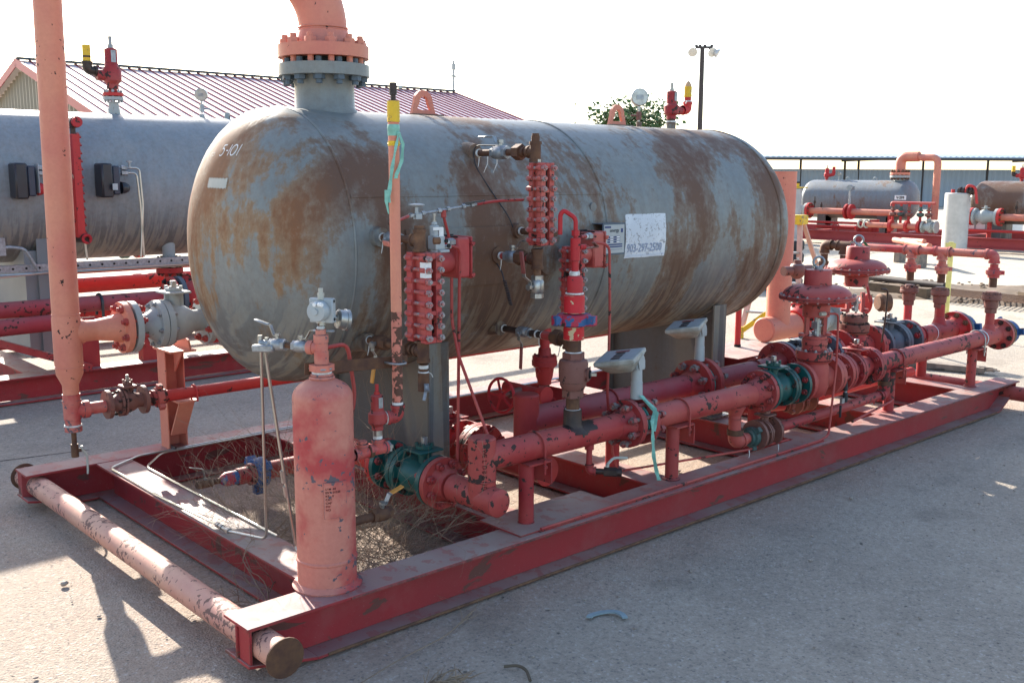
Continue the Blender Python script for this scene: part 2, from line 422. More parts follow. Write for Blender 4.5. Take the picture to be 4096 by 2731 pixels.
def solo(name, mb, mat, label, cat, loc=None, group=None, bevel=0.0, ang=38, kind=None):
    if loc is None:
        n = len(mb.v); loc = (sum(p.x for p in mb.v)/n, sum(p.y for p in mb.v)/n, min(p.z for p in mb.v))
    me = mesh_of(mb, name, mat, loc, bevel, ang); o = bpy.data.objects.new(name, me); COL.objects.link(o); o.location = loc
    if kind: o['kind'] = kind
    if label: o['label'] = label
    if cat: o['category'] = cat
    if group: o['group'] = group
    ROOT[o] = V(loc); return o
def kids(o): return [c for c in bpy.data.objects if c.parent == o]
def copy_tree(root, loc, label, rotz=None, group=None):
    cm = {}
    for c in bpy.data.objects:
        if c.parent is not None: cm.setdefault(c.parent, []).append(c)
    def rec(o, parent):
        c = o.copy(); COL.objects.link(c)
        if parent is not None: c.parent = parent
        for ch in cm.get(o, []): rec(ch, c)
        return c
    r = rec(root, None); r.location = loc; r['label'] = label
    if rotz is not None: r.rotation_euler = (0, 0, rotz)
    if group: r['group'] = group
    ROOT[r] = V(loc); return r

# shared-mesh bolts ------------------------------------------------
_bm = {}
def bolt_mesh(r, L, mat, two=True, cap=False):
    key = (round(r, 4), round(L, 4), mat, two, cap)
    if key not in _bm:
        b = MB()
        b.cyl((0, 0, -L/2), (0, 0, L/2), r, 8)
        nh = r*1.9
        e = r*1.3 if not cap else 0
        b.hexa((0, 0, L/2-nh-e), (0, 0, L/2-e), r*1.85)
        if two: b.hexa((0, 0, -L/2+e), (0, 0, -L/2+nh+e), r*1.85)
        _bm[key] = mesh_of(b, 'bolt', mat)
    return _bm[key]
def put(parent, name, me, loc, ax=(0, 0, 1), up=None, rot=0.0):
    x, y, z = frame(ax, up); R = Matrix((x, y, z)).transposed().to_4x4()
    o = bpy.data.objects.new(name, me); COL.objects.link(o); o.parent = parent
    o.matrix_local = Matrix.Translation(V(loc) - ROOT[parent]) @ R @ Matrix.Rotation(rot, 4, 'Z')
    return o
def bolts(parent, c, ax, R, n, r, L, mat='darkiron', ph=None, two=True, up=None, cap=False, name='bolt'):
    me = bolt_mesh(r, L, mat, two, cap); x, y, z = frame(ax, up); c = V(c)
    ph = pi/n if ph is None else ph
    for k in range(n):
        a = ph + 2*pi*k/n
        put(parent, name, me, c + (x*cos(a) + y*sin(a))*R, ax, rot=a)

def weldneck(mb, c, ax, R, t, rp, hub=.06, n=36, hubr=1.45):
    """flange face at c looking along +ax; hub tapers backwards to pipe radius rp"""
    mb.lathe(c, ax, [(-t-hub, rp*1.002), (-t-hub*.3, rp*1.25), (-t-.001, rp*hubr), (-t, R), (-t*.05-.0, R), (0, R*.985), (0, R*.6)], n)
    return mb

def hexfit(mb, a, b, r, n=16):
    mb.cyl(a, b, r*.88, n); 
    a = V(a); b = V(b); d = b-a
    mb.hexa(a+d*.02, a+d*.3, r*1.12); mb.hexa(a+d*.7, a+d*.98, r*1.12); return mb

def tee_fit(mb, c, run, br, r, L, n=16):
    """threaded tee: bands at each end"""
    c = V(c); run = V(run).normalized(); br = V(br).normalized()
    mb.cyl(c-run*L, c+run*L, r, n); mb.cyl(c-run*L, c-run*(L*.72), r*1.14, n); mb.cyl(c+run*(L*.72), c+run*L, r*1.14, n)
    mb.cyl(c, c+br*L, r, n); mb.cyl(c+br*(L*.72), c+br*L, r*1.14, n); return mb
def elbow_fit(mb, c, d1, d2, r, L, n=16):
    c = V(c); d1 = V(d1).normalized(); d2 = V(d2).normalized()
    mb.tube([c+d1*L, c, c+d2*L], r, n, bend=L*.8)
    mb.cyl(c+d1*(L*.72), c+d1*L, r*1.14, n); mb.cyl(c+d2*(L*.72), c+d2*L, r*1.14, n); return mb
def hammer_union(parent, c, ax, r, mat, lugs=3, name='union_nut', ph=0.3):
    m = MB(); x, y, z = frame(ax); c = V(c); L = r*1.0
    m.lathe(c, ax, [(-L*.5, r*1.25), (-L*.45, r*1.5), (L*.45, r*1.5), (L*.5, r*1.25)], 20)
    for k in range(lugs):
        a = ph + 2*pi*k/lugs; d = x*cos(a) + y*sin(a)
        m.box(c + d*(r*1.68), (r*.75, r*.8, L*.85), d, z)
    part(parent, name, m, mat, bevel=.002)
    m = MB(); m.cyl(c - z*(L*1.1), c - z*(L*.5), r*1.18, 18); m.cyl(c + z*(L*.5), c + z*(L*1.0), r*1.12, 18)
    return m

def text_mesh(body, size, mapf, mat, parent, name='lettering', depth=0.0008, sx=1.0, bold=0.0, align='LEFT'):
    cu = bpy.data.curves.new('t', 'FONT'); cu.body = body; cu.size = size; cu.extrude = depth; cu.offset = bold; cu.align_x = align
    cu.resolution_u = 2
    ob = bpy.data.objects.new('t', cu); COL.objects.link(ob)
    dg = bpy.context.evaluated_depsgraph_get(); dg.update()
    me = bpy.data.meshes.new_from_object(ob.evaluated_get(dg))
    bpy.data.objects.remove(ob)
    org = ROOT[parent]
    for v in me.vertices: v.co = V(mapf(v.co.x*sx, v.co.y, v.co.z)) - org
    me.name = name; me.materials.clear(); me.materials.append(M[mat] if isinstance(mat, str) else mat)
    o = bpy.data.objects.new(name, me); COL.objects.link(o); o.parent = parent; return o

# ------------------------------------------------------------------ repeated devices
def ball_valve(label, c, ax, L, R, mat, up=(0, 0, 1), rp=.057, nb=8, boltmat='darkiron', group=None, split=.12, stem_h=.0, t=.022, bb=None, cat='valve', name='flanged_ball_valve', so=.14):
    """flanged two-piece ball valve; end flanges at c -/+ L/2"""
    c = V(c); x, y, z = frame(ax, up); root = thing(name, label, cat, tuple(c), group)
    m = MB(); h = L/2; rb = R*.70
    cf = -h*.22; ft = min(.034, h*.16)
    m.lathe(c, z, [(-h, R*.6), (-h, R), (-h+t, R), (-h+t, rp*1.12), (cf-ft-h*.22, rp*1.12), (cf-ft-.004, R*.66), (cf-ft, R*.70), (cf-ft, R*.95), (cf-.002, R*.95)], 36)
    m.lathe(c, z, [(cf+.002, R*.88), (cf+.003, R*.95), (cf+ft, R*.95), (cf+ft, R*.74), (h*.12, R*.76), (h*.36, R*.68), (h*.58, rp*1.15), (h-t, rp*1.12), (h-t, R), (h, R), (h, R*.6)], 36)
    body = part(root, 'valve_body', m, mat)
    bolts(root, c + z*cf, z, R*.83, nb, R*.055, ft*2+.035, mat if boltmat == 'same' else (bb or 'zinc'), ph=.2)
    s = MB(); top = R*1.04 + stem_h; c = c + z*(h*so)
    s.cyl(c + x*(rb*.8), c + x*top, R*.24, 16)
    for sg in (-1, 1): s.box(c + x*(R*.9) + z*(sg*R*.30), (R*.5, R*.12, R*.16), x, z)
    part(root, 'stem_neck', s, mat)
    s = MB(); s.box(c + x*(top + .005), (.011, R*1.15, R*1.0), x, z)
    part(root, 'mounting_pad', s, mat, bevel=.003)
    s = MB(); s.cyl(c + x*(top+.012), c + x*(top+.028), R*.33, 16)
    for a in (0.8, 2.3, 3.9, 5.5): d = y*cos(a) + z*sin(a); s.hexa(c + d*R*.30 + x*(top+.018), c + d*R*.30 + x*(top+.038), R*.075)
    part(root, 'gland', s, mat)
    s = MB(); s.box(c + x*(top+.042), (.040, R*.20, R*.20), x, z)
    part(root, 'stem_square', s, 'steel', bevel=.002)
    return root

def lever_valve(label, c, ax, r, mat, hdir, sdir, hl=.12, hmat='redh', group=None, bent=.03, cat='valve'):
    """small threaded ball valve with a bent lever handle; sdir: stem direction, hdir: where the lever points"""
    c = V(c); z = V(ax).normalized(); sd = V(sdir).normalized(); hd = V(hdir).normalized()
    root = thing('lever_ball_valve', label, cat, tuple(c), group)
    m = MB(); m.hexa(c - z*r*2.1, c - z*r*1.3, r*1.25); m.lathe(c, z, [(-r*1.4, r*.95), (-r*.9, r*1.3), (r*.9, r*1.3), (r*1.4, r*.95)], 16); m.hexa(c + z*r*1.2, c + z*r*2.0, r*1.15)
    part(root, 'valve_body', m, mat)
    m = MB(); m.cyl(c, c + sd*r*2.2, r*.42, 10); m.hexa(c + sd*r*1.9, c + sd*r*2.35, r*.62)
    part(root, 'stem_nut', m, 'steel')
    m = MB(); p0 = c + sd*r*1.75
    q = p0 + hd*(hl*.16) ; q2 = q + hd*(hl*.14) + sd*bent; q3 = q2 + hd*(hl*.7)
    wd = r*.9
    for a, b in ((p0 - hd*r*.5, q), (q, q2), (q2, q2 + hd*hl*.12)): m.bar(a, b, wd, .003, sd)
    part(root, 'lever', m, 'steel')
    m = MB(); m.bar(q2 + hd*hl*.08, q3, wd*1.15, .008, sd); part(root, 'grip', m, hmat, bevel=.003)
    return root

def pressure_gauge(label, c, fdir, R, stem_to, group=None, back=True):
    """dial gauge; c centre of dial, fdir: direction the dial looks"""
    c = V(c); f = V(fdir).normalized(); x, y, z = frame(f)
    root = thing('pressure_gauge', label, 'gauge', tuple(V(stem_to)), group)
    m = MB(); m.lathe(c - f*.022, f, [(0, R*.55), (0, R*.9), (.006, R), (.040, R), (.044, R*.95), (.044, R*.86), (.036, R*.86)], 28)
    part(root, 'case', m, 'steel')
    m = MB(); m.lathe(c + f*.010, f, [(0, R*.85), (.002, R*.85)], 28); part(root, 'dial', m, 'white')
    m = MB(); 
    for k in range(11):
        a = radians(225 - 27*k); d = x*sin(a) + y*cos(a); m.bar(c + f*.0135 + d*R*.62, c + f*.0135 + d*R*.76, .002, .001, f)
    d = x*.55 - y*.83; m.bar(c + f*.0145 - d*R*.2, c + f*.0145 + d*R*.6, .003, .001, f)
    part(root, 'needle', m, 'black')
    if back:
        m = MB(); m.box(c - f*.024, (.003, R*.8, R*.5), f, (0, 0, 1)); part(root, 'back_plate', m, 'zinc')
    m = MB(); b = c - V((0, 0, R)); st = V(stem_to)
    m.hexa(b + V((0, 0, .004)), b - V((0, 0, .02)), .010); m.cyl(b, st, .007, 10)
    part(root, 'stem', m, 'steel')
    return root

def relief_valve(label, base, h, side, mat, r=.028, vent=None, ventmat='yellow', group=None, tagp=True, top='tan'):
    """spring relief valve standing on base; side: horizontal outlet direction"""
    b = V(base); sd = V(side).normalized(); Z = V((0, 0, 1))
    root = thing('relief_valve', label, 'relief valve', tuple(b), group)
    m = MB(); m.lathe(b, Z, [(0, r*.62), (h*.12, r*.62), (h*.12, r*.85), (h*.2, r*.85), (h*.26, r*1.35), (h*.44, r*1.35), (h*.5, r*.95), (h*.78, r*.92), (h*.80, r*.7)], 20)
    m.cyl(b + Z*h*.34, b + Z*h*.34 + sd*r*2.3, r*.8, 16)
    part(root, 'valve_body', m, mat)
    m = MB(); m.hexa(b + Z*h*.79, b + Z*h*.86, r*.42); m.cyl(b + Z*h*.86, b + Z*h, r*.28, 10); part(root, 'adjusting_screw', m, top)
    if tagp:
        m = MB(); m.bar(b + Z*h*.76 - V((.0, r*.97, 0)), b + Z*h*.56 - V((0, r*.97, 0)), r*.7, .002, (0, 1, 0)); part(root, 'tag_plate', m, 'zinc')
    return root

def flanged_joint(parent, c, ax, R, t, gap, rp, m1, m2, nb=8, br=.008, bmat='darkiron', hub=.05, bL=None):
    """a pair of weld-neck flanges whose faces meet at c"""
    c = V(c); z = V(ax).normalized()
    a = MB(); weldneck(a, c - z*gap/2, z, R, t, rp, hub); part(parent, 'flange', a, m1)
    a = MB(); weldneck(a, c + z*gap/2, -z, R, t, rp, hub); part(parent, 'flange', a, m2)
    if gap > .002:
        a = MB(); a.cyl(c - z*gap/2, c + z*gap/2, R*.62, 24); part(parent, 'gasket', a, 'dark')
    bolts(parent, c, z, R*.80, nb, br, (bL or (gap + 2*t + .05)), bmat)

M['roofdk'] = plain('dark_ridge', (.03, .05, .055), .5, 0, bump=0); M['navyblk'] = plain('dark_navy_plastic', (.025, .032, .055), .4, 0, bump=0); M['nsad'] = plain('neighbour_support_paint', (.19, .21, .22), .6, 0, var=.1, sc=3)
M['beamfar'] = paint('far_beam_paint', (.36, .05, .05), (.32, .04, .045), amt=.1, dust=.2); M['woodlt'] = plain('brown_timber', (.16, .105, .06), .8, 0, c2=(.09, .06, .035), sc=8); M['ystake'] = M['yellow']; M['twigd'] = M['bark']; M['brokenring'] = plain('pale_blue_rubber', (.26, .34, .36), .6); M['dkribbon'] = plain('green_ribbon', (.01, .13, .05), .5)
M['stud'] = plain('painted_stud', (.20, .16, .15), .5, .3, c2=(.26, .06, .055), sc=26, thr=(.48, .52)); M['teal'] = plain('teal_gasket', (.06, .30, .26), .5); M['dustred'] = paint('dusty_deep_red_paint', (.30, .065, .07), (.33, .03, .04), amt=.42, dust=.45, dustc=(.30, .15, .14)); M['gauge2'] = paint('gauge_bolt_paint', (.46, .13, .11), (.40, .09, .085), chip=(.30, .28, .27), amt=1.3, dust=.2, chs=60)
# ================================================================== SETTING
m = MB()
gx = [-60, -6, -3, -1] + [x*.5 for x in range(-1, 30)] + [16, 20, 30, 60, 150, 600, 1500]
gy = [-60, -8, -4, -2] + [y*.5 for y in range(-3, 24)] + [14, 18, 25, 40, 80, 200, 600, 1500]
vs_ = [(x, y, .006*mnoise.noise(V((x*.5, y*.5, 0)))*(1 if abs(x) < 16 and abs(y) < 13 else 0) - .008) for x in gx for y in gy]
n_ = len(gy)
m.add(vs_, [(i*n_+j, (i+1)*n_+j, (i+1)*n_+j+1, i*n_+j+1) for i in range(len(gx)-1) for j in range(n_-1)])
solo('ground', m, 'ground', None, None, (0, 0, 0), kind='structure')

# ================================================================== SKID FRAME
H, FW, TF, TW, SL, SW = .19, .17, .012, .009, 6.16, 2.44
skid = thing('skid_frame', 'long red steel skid frame lying on the pavement under the rusty grey vessel', 'skid', (0, 0, 0))
def long_beam(y):
    m = MB()
    m.box((SL/2, y, H-TF/2), (SL, FW, TF))
    m.prism([(.0, y-TW/2, .062), (.26, y-TW/2, TF), (5.86, y-TW/2, TF), (6.10, y-TW/2, .125), (6.10, y-TW/2, H-TF), (0, y-TW/2, H-TF)], (0, TW, 0))
    m.box((3.06, y, TF/2), (5.6, FW, TF))
    m.bar((.26, y, TF/2), (-.0, y, .058), FW, TF); m.bar((5.86, y, TF/2), (6.11, y, .125), FW, TF)
    return m
b = part(skid, 'long_beam', long_beam(FW/2), 'beam', bevel=.002)
part(skid, 'long_beam', long_beam(SW-FW/2), 'beam', bevel=.002)
def cross_beam(x, fw=.17):
    m = MB(); y0, y1 = FW+.001, SW-FW-.001
    m.box((x, SW/2, H-TF/2-.0025), (fw, y1-y0, TF)); m.box((x, SW/2, H/2-.004), (TW, y1-y0, H-2*TF-.006)); m.box((x, SW/2, TF/2+.0035), (fw, y1-y0, TF))
    return m
for x in (.425, 1.385, 2.29, 3.55, 4.47, 5.60): part(skid, 'cross_beam', cross_beam(x), 'beam', bevel=.002)
for x, e in ((.072, 0), (6.06, 1)):
    m = MB(); m.cyl((x, -.10, .112), (x, SW+.10, .112), .052, 28)
    p = part(skid, 'end_pipe', m, 'endpipe' if not e else 'run')
    if not e:
        for y, s in ((-.10, -1), (SW+.10, 1)):
            m = MB(); m.lathe((x, y + s*.001, .112), (0, s, 0), [(0, .054), (.006, .068), (.012, .068)], 22)
            part(p, 'end_cap', m, 'rust', label='rusty welded end cap plate')
for x in (.012, 6.11):
    for y in (FW/2, SW-FW/2):
        m = MB(); m.box((x, y - .045*(1 if y < 1 else -1), .118), (.009, .072, .118)); part(skid, 'end_stiffener', m, 'beam')
# deck plates
m = MB(); m.box((1.55, .165, H+.0045), (.62, .26, .008)); part(skid, 'deck_plate', m, 'beam', bevel=.001)
m = MB(); m.box((5.75, 2.1, H+.0045), (.9, .5, .008)); part(skid, 'deck_plate', m, 'beam', bevel=.001)
# weathered strip of primer on top of the beam edge
m = MB(); m.box((2.44, .031, H+.004), (2.2, .012, .007)); part(skid, 'edge_strip', m, 'run2')
m = MB(); m.tube([(.4, 0.0, .183), (1, 0, .182), (SL, 0, .184)], .0045, 6)
part(skid, 'rusty_flange_edge', m, 'edge')
m = MB(); m.tube([(.3, 0.0, .008), (5.8, 0, .008)], .006, 6)
part(skid, 'rusty_flange_edge', m, 'rustlt')

# ================================================================== VESSEL
YC, ZC, RV, X0, X1 = 1.22, 1.335, .61, .82, 3.945
M['vessel'] = m_vessel('weathered_vessel_paint', YC, ZC, .515, 4.25, 3.0, 0.018, base=(.158, .178, .178), stk=.35, main=True)
M['saddle'] = m_vessel('gray_support_paint', 0, 0, -5, -4, 21.0, .0, base=(.12, .14, .15), stk=.5)
ves = thing('pressure_vessel', 'large horizontal grey pressure vessel streaked with orange-brown rust and marked 5-101', 'pressure vessel', (0, YC, ZC))
def shell_prof(x0, x1, r, d, n=14):
    pr = []
    for i in range(n+1):
        a = pi/2*i/n; pr.append((x0 - d*cos(a), max(r*sin(a), .002)))
    for k in range(1, 13): pr.append((x0 + (x1-x0)*k/13, r))
    for i in range(n, -1, -1):
        a = pi/2*i/n; pr.append((x1 + d*cos(a), max(r*sin(a), .002)))
    return pr
m = MB(); m.lathe((0, YC, ZC), (1, 0, 0), shell_prof(X0, X1, RV, .305), 112); part(ves, 'shell', m, 'vessel')
m = MB()
for x in (X0+.03, X1-.03, 2.36): m.torus((x, YC, ZC), (1, 0, 0), RV-.0005, .0065, 96, 6)
m.bar((.86, YC-.565, ZC+.232), (2.36, YC-.565, ZC+.232), .012, .004, (0, -1, .4))
part(ves, 'weld_seam', m, 'vessel')
def ysurf(z, r=RV): return YC - sqrt(max(r*r - (z-ZC)**2, 0))
# repad
m = MB(); vs_ = []; fs_ = []
xa, xb, za, zb = 1.10, 1.80, 1.16, 1.425
for lay in (0, .010):
    for i in range(2):
        for j in range(13):
            z = za + (zb-za)*j/12; vs_.append(((xa, xb)[i], ysurf(z, RV+lay), z))
for L_ in (0, 26):
    for j in range(12): fs_.append((L_+j, L_+j+1, L_+13+j+1, L_+13+j))
for j in range(12): fs_ += [(j, j+1, 26+j+1, 26+j), (13+j, 13+j+1, 39+j+1, 39+j)]
fs_ += [(0, 13, 39, 26), (12, 25, 51, 38)]
m.add(vs_, fs_); part(ves, 'reinforcing_pad', m, 'vessel')
# nozzle
m = MB(); m.lathe((1.10, YC, 1.90), (0, 0, 1), [(0, .155), (.035, .150), (.055, .136), (.15, .134), (.19, .145), (.191, .205), (.243, .205), (.245, .15)], 56)
noz = part(ves, 'nozzle', m, 'vessel')
for x in (1.66, 3.085):
    m = MB(); pts = []
    for k in range(17):
        a = pi*k/16; pts.append(V((x + .056*cos(a), YC, 2.010 + .056*sin(a))))
    pts = [V((x+.075, YC, 1.945))] + pts + [V((x-.075, YC, 1.945))]
    inn = [V((x + (p.x-x)*.48, YC, 1.99 + (p.z-1.99)*.60)) for p in pts[1:-1]]; inn = [V((x+.043, YC, 1.970))] + inn + [V((x-.043, YC, 1.970))]
    k = len(pts); allp = pts + inn; vv = [p + V((0, -.011, 0)) for p in allp] + [p + V((0, .011, 0)) for p in allp]; N_ = len(allp); ff = []
    for i in range(k):
        j = (i+1) % k
        ff += [(i, j, k+j, k+i), (N_+i, N_+k+i, N_+k+j, N_+j), (i, N_+i, N_+j, j), (k+i, k+j, N_+k+j, N_+k+i)]
    m.add(vv, ff, False); lg_ = part(ves, 'lifting_lug', m, 'salmon', bevel=.002)
    m = MB(); m.box((x, YC, 1.943), (.19, .10, .012)); part(lg_, 'lug_pad', m, 'vessel')
# saddles
for x in (1.405, 3.572):
    m = MB(); ya, yb = .80, 1.64; pts = [(x, ya, .205), (x, yb, .205)]
    for k in range(13):
        y = yb + (ya-yb)*k/12; pts.append((x, y, ZC - sqrt((RV+.004)**2 - (y-YC)**2)))
    m.prism(pts, (.012, 0, 0)); sd_ = part(ves, 'saddle', m, 'saddle')
    for y in (ya-.006, yb+.006):
        m = MB(); m.box((x+.006, y, .198 + (.885-.198)/2), (.12, .012, .885-.198)); part(sd_, 'saddle_flange', m, 'saddle')
    m = MB(); m.box((x+.006, YC, .1965), (.19, .95, .012)); part(sd_, 'base_plate', m, 'saddle')
# couplings on the shell (x, z, radius, length)
for x, z, r, l in ((.959, 1.40, .040, .035), (.959, .948, .040, .06), (1.61, 1.754, .042, .02), (1.61, 1.295, .038, .02), (1.734, 1.40, .034, .03), (1.75, .927, .036, .03), (1.27, 1.283, .075, .03), (1.93, 1.26, .075, .03)):
    ys = YC - sqrt(RV**2 - (z-ZC)**2)
    nrm = V((0, ys-YC, z-ZC)).normalized()
    m = MB(); m.lathe((x, ys+.05, z), (0, -1, 0), [(0, r*1.25), (.03, r*1.2), (.05+l*.4, r), (.05+l, r)], 20); part(ves, 'coupling', m, 'vessel')
for x, r in ((3.285, .016), (3.587, .030)):
    m = MB(); m.cyl((x, YC, 1.93), (x, YC, 1.975), r, 16); part(ves, 'coupling', m, 'vessel')
m = MB(); m.cyl((2.27, ysurf(1.50)+.004, 1.50), (2.27, ysurf(1.50)-.006, 1.50), .022, 20); part(ves, 'round_mark', m, 'saddle')

# painted marks on the near head: projected onto the ellipsoid
def head_pt(y, z, off=.0015):
    rr = sqrt((y-YC)**2 + (z-ZC)**2); q = min(rr/RV, .9999); x = X0 - .305*sqrt(1-q*q)
    n = V(((x-X0)/(.305**2), (y-YC)/RV**2, (z-ZC)/RV**2)).normalized()
    return V((x, y, z)) + n*off
def stroke(mb, pts, wd=.0042, off=.0016):
    P = []
    for i in range(len(pts)-1):
        for k in range(5): t = k/5; P.append((pts[i][0]*(1-t)+pts[i+1][0]*t, pts[i][1]*(1-t)+pts[i+1][1]*t))
    P.append(pts[-1]); vs = []; fs = []
    for i, p in enumerate(P):
        a = P[max(i-1, 0)]; b = P[min(i+1, len(P)-1)]; dx, dz = b[0]-a[0], b[1]-a[1]; l = sqrt(dx*dx+dz*dz) or 1; nx, nz = -dz/l, dx/l
        ww = wd*(.8 + .4*rnd.random())/2
        for s in (-1, 1): vs.append(head_pt(p[0] - 0 + nx*ww*s, p[1] + nz*ww*s, off))
    for i in range(len(P)-1): fs.append((2*i, 2*i+1, 2*i+3, 2*i+2))
    mb.add(vs, fs, False)
def G(u, v): return (HY + u*HU[0] + v*HV[0], HZ + u*HU[1] + v*HV[1])
def circ(cx, cy, rx, ry, n=16, a0=0, a1=2*pi, slant=.25):
    return [(cx + rx*cos(a0+(a1-a0)*k/n) + slant*(ry*sin(a0+(a1-a0)*k/n)), cy + ry*sin(a0+(a1-a0)*k/n)) for k in range(n+1)]
HY, HZ, HU, HV = 1.255, 1.731, (-1.0, 0.0), (0.0, 1.0)
m = MB(); S5 = .01
def gl(pts, wd=.0048): stroke(m, [G(p[0], p[1]) for p in pts], wd)
gl([(.044, .046), (.018, .044), (.014, .028)]); gl([(.014, .028), (.026, .032), (.034, .024), (.032, .012), (.022, .002), (.010, .000), (.002, .004)])
gl([(.052, .021), (.068, .022)])
gl([(.086, .046), (.074, .000)])
gl(circ(.113, .023, .020, .022, 14))
gl([(.158, .046), (.146, -.001)])
part(ves, 'painted_number', m, 'white', label='hand painted white 5-101', ang=180)
m = MB()
for x0_ in (-.100, -.078):
    gl([(x0_+.014, .014), (x0_+.006, .016), (x0_, .008), (x0_+.004, .000), (x0_+.011, .001)], .0028)
gl([(-.055, .016), (-.059, .000)], .0028)
part(ves, 'painted_letters', m, 'tan', label='faint hand painted CCI', ang=180)
m = MB()
cols = 22; rows = 9; vv = []; ff = []
for i in range(cols+1):
    for j in range(rows+1):
        u = i/cols; v = j/rows
        y = 1.292 - .170*u + .006*sin(j*2.7)*(i in (0, cols)); z = 1.596 + .042*v + .004*sin(i*1.9)*(j in (0, rows)) - .003*u
        vv.append(head_pt(y, z, .0018))
for i in range(cols):
    for j in range(rows): a = i*(rows+1)+j; ff.append((a, a+1, a+rows+2, a+rows+1))
m.add(vv, ff); part(ves, 'white_paint_patch', m, 'tan', label='small rough rectangle of whitish paint', ang=180)

# white sticker and nameplate
def sheet_on_shell(xa, xb, za, zb, off, nx=6, nz=10, skew=0.0, wob=0.0):
    m = MB(); vv = []; ff = []
    for lay in (0, 1):
        for i in range(nx+1):
            for j in range(nz+1):
                x = xa + (xb-xa)*i/nx + skew*(1-j/nz) + wob*sin(j*2.1)*(i in (0, nx)); z = za + (zb-za)*j/nz + wob*sin(i*1.7)*(j in (0, nz))
                rr = RV + off*lay + .0004; ys = YC - sqrt(rr*rr - (z-ZC)**2); vv.append((x, ys, z))
    n1 = (nx+1)*(nz+1)
    for i in range(nx):
        for j in range(nz):
            a = i*(nz+1)+j
            ff.append((a, a+1, a+nz+2, a+nz+1)); ff.append((n1+a, n1+a+nz+1, n1+a+nz+2, n1+a+1))
    m.add(vv, ff); return m
N = NT('worn_white_sticker')
cr = N.ramp(N.noise(34, 4, .75, None, 1.5), .585, .60)
col = N.mix(N.ramp(N.noise(6, 4), .35, .65), c4((.62, .64, .66)), c4((.50, .53, .57)))
M['sticker'] = N.fin(N.mix(N.math('MULTIPLY', cr, .8), col, c4((.16, .15, .15))), .5)
M['skyprint'] = plain('faded_blue_print', (.33, .41, .58), .5, 0, c2=(.42, .48, .60), sc=60, bump=0)
sheet = part(ves, 'sticker', sheet_on_shell(2.500, 2.822, 1.232, 1.458, .0015, skew=-.006, wob=.0012), 'sticker', label='peeling white sticker with faded blue phone number', ang=180)
def on_shell(x0_, z0_, off=.0035):
    def f(x, y, z):
        zz = z0_ + y; rr = RV + off; return (x0_ + x, YC - sqrt(rr*rr - (zz-ZC)**2), zz)
    return f
text_mesh('903-297-2500', .062, on_shell(2.506, 1.262), 'skyprint', sheet, 'phone_number', .0002, .80, .0008)
m = MB()
for z in (1.240, 1.246): m.box((2.66, YC - sqrt((RV+.003)**2 - (z-ZC)**2), z), (.30, .001, .0016))
part(sheet, 'printed_rule', m, 'skyprint')

npl = thing('nameplate_bracket', 'small steel nameplate box with blue and white energy maker plate beside the white sticker', 'nameplate', (2.33, .61, 1.27))
def npbox():
    m = MB(); xa, xb, y0, y1, z0_, z1 = 2.25, 2.41, .625, .545, 1.268, 1.418
    m.box(((xa+xb)/2, (y0+y1)/2, z1), (xb-xa, y0-y1, .004)); m.box(((xa+xb)/2, (y0+y1)/2, z0_), (xb-xa, y0-y1, .004))
    m.box(((xa+xb)/2, y1-.002, (z0_+z1)/2), (xb-xa+.006, .004, z1-z0_+.008)); m.box((xb, (y0+y1)/2, (z0_+z1)/2), (.004, y0-y1, z1-z0_-.005)); return m
part(npl, 'bracket', npbox(), 'bluegray')
m = MB(); m.box((2.33, .5395, 1.343), (.150, .002, .142)); pl_ = part(npl, 'plate', m, 'lgray', bevel=.0005)
M['navy'] = plain('navy_print', (.02, .045, .16), .5, 0, bump=0)
m = MB(); yy = .5380
m.box((2.282, yy, 1.402), (.044, .001, .010))
for z, w_ in ((1.352, .10), (1.340, .10), (1.328, .10)):
    for k in range(2): m.box((2.302+.048*k, yy, z), (.044, .001, .0085))
m.box((2.326, yy, 1.315), (.128, .001, .007)); m.box((2.326, yy, 1.304), (.128, .001, .007))
m.box((2.386, yy, 1.384), (.016, .001, .02)); m.box((2.265, yy, 1.352), (.002, .001, .07)); m.box((2.326, yy, 1.290), (.128, .001, .0015))
part(pl_, 'plate_print', m, 'navy')
m = MB()
for z in (1.352, 1.340, 1.328):
    for k in range(2): m.box((2.310+.048*k, yy-.0006, z), (.022, .0006, .005))
part(pl_, 'blank_field', m, 'white')
text_mesh('energy', .024, lambda x, y, z: (2.296+x, yy-.0003, 1.378+y), 'navy', pl_, 'lettering', .0002, 1.05, .0002)

# ================================================================== ARCH PIPE, RISER AND REAR HEADER
RX, RY = .190, 2.12
arch = thing('overhead_gas_pipe', 'tall faded salmon riser pipe at the left arching over to the vessel top', 'pipe', (RX, RY, .42))
m = MB(); d_ = (V((RX, RY, 0)) - V((1.10, YC, 0))).normalized(); Z = V((0, 0, 1))
zt = 2.62; c0 = V((1.10, YC, 2.30))
pts = [c0]; Rb = .32
for k in range(0, 17):
    a = pi/2*k/16; pts.append(c0 + d_*(Rb*(1-cos(a))) + Z*(Rb*sin(a)))
m.tube(pts, .108, 36); p1_ = pts[-1]
part(arch, 'elbow', m, 'salmon')
m = MB(); m.lathe(p1_, d_, [(0, .108), (.04, .106), (.13, .068), (.16, .064)], 32); part(arch, 'reducer', m, 'salmon')
m = MB(); e_ = V((RX+.016, RY, 0)); top = V((e_.x, e_.y, p1_.z)); 
m.tube([p1_ + d_*.16, top, V((RX, RY, .98))], .0625, 28, bend=.19, seg=12)
part(arch, 'riser', m, 'salmon')
m = MB(); m.lathe((1.10, YC, 2.17), Z, [(0, .14), (0.001, .204), (.056, .205), (.057, .145), (.09, .125), (.13, .109)], 56); part(arch, 'flange', m, 'salmon')
m = MB()
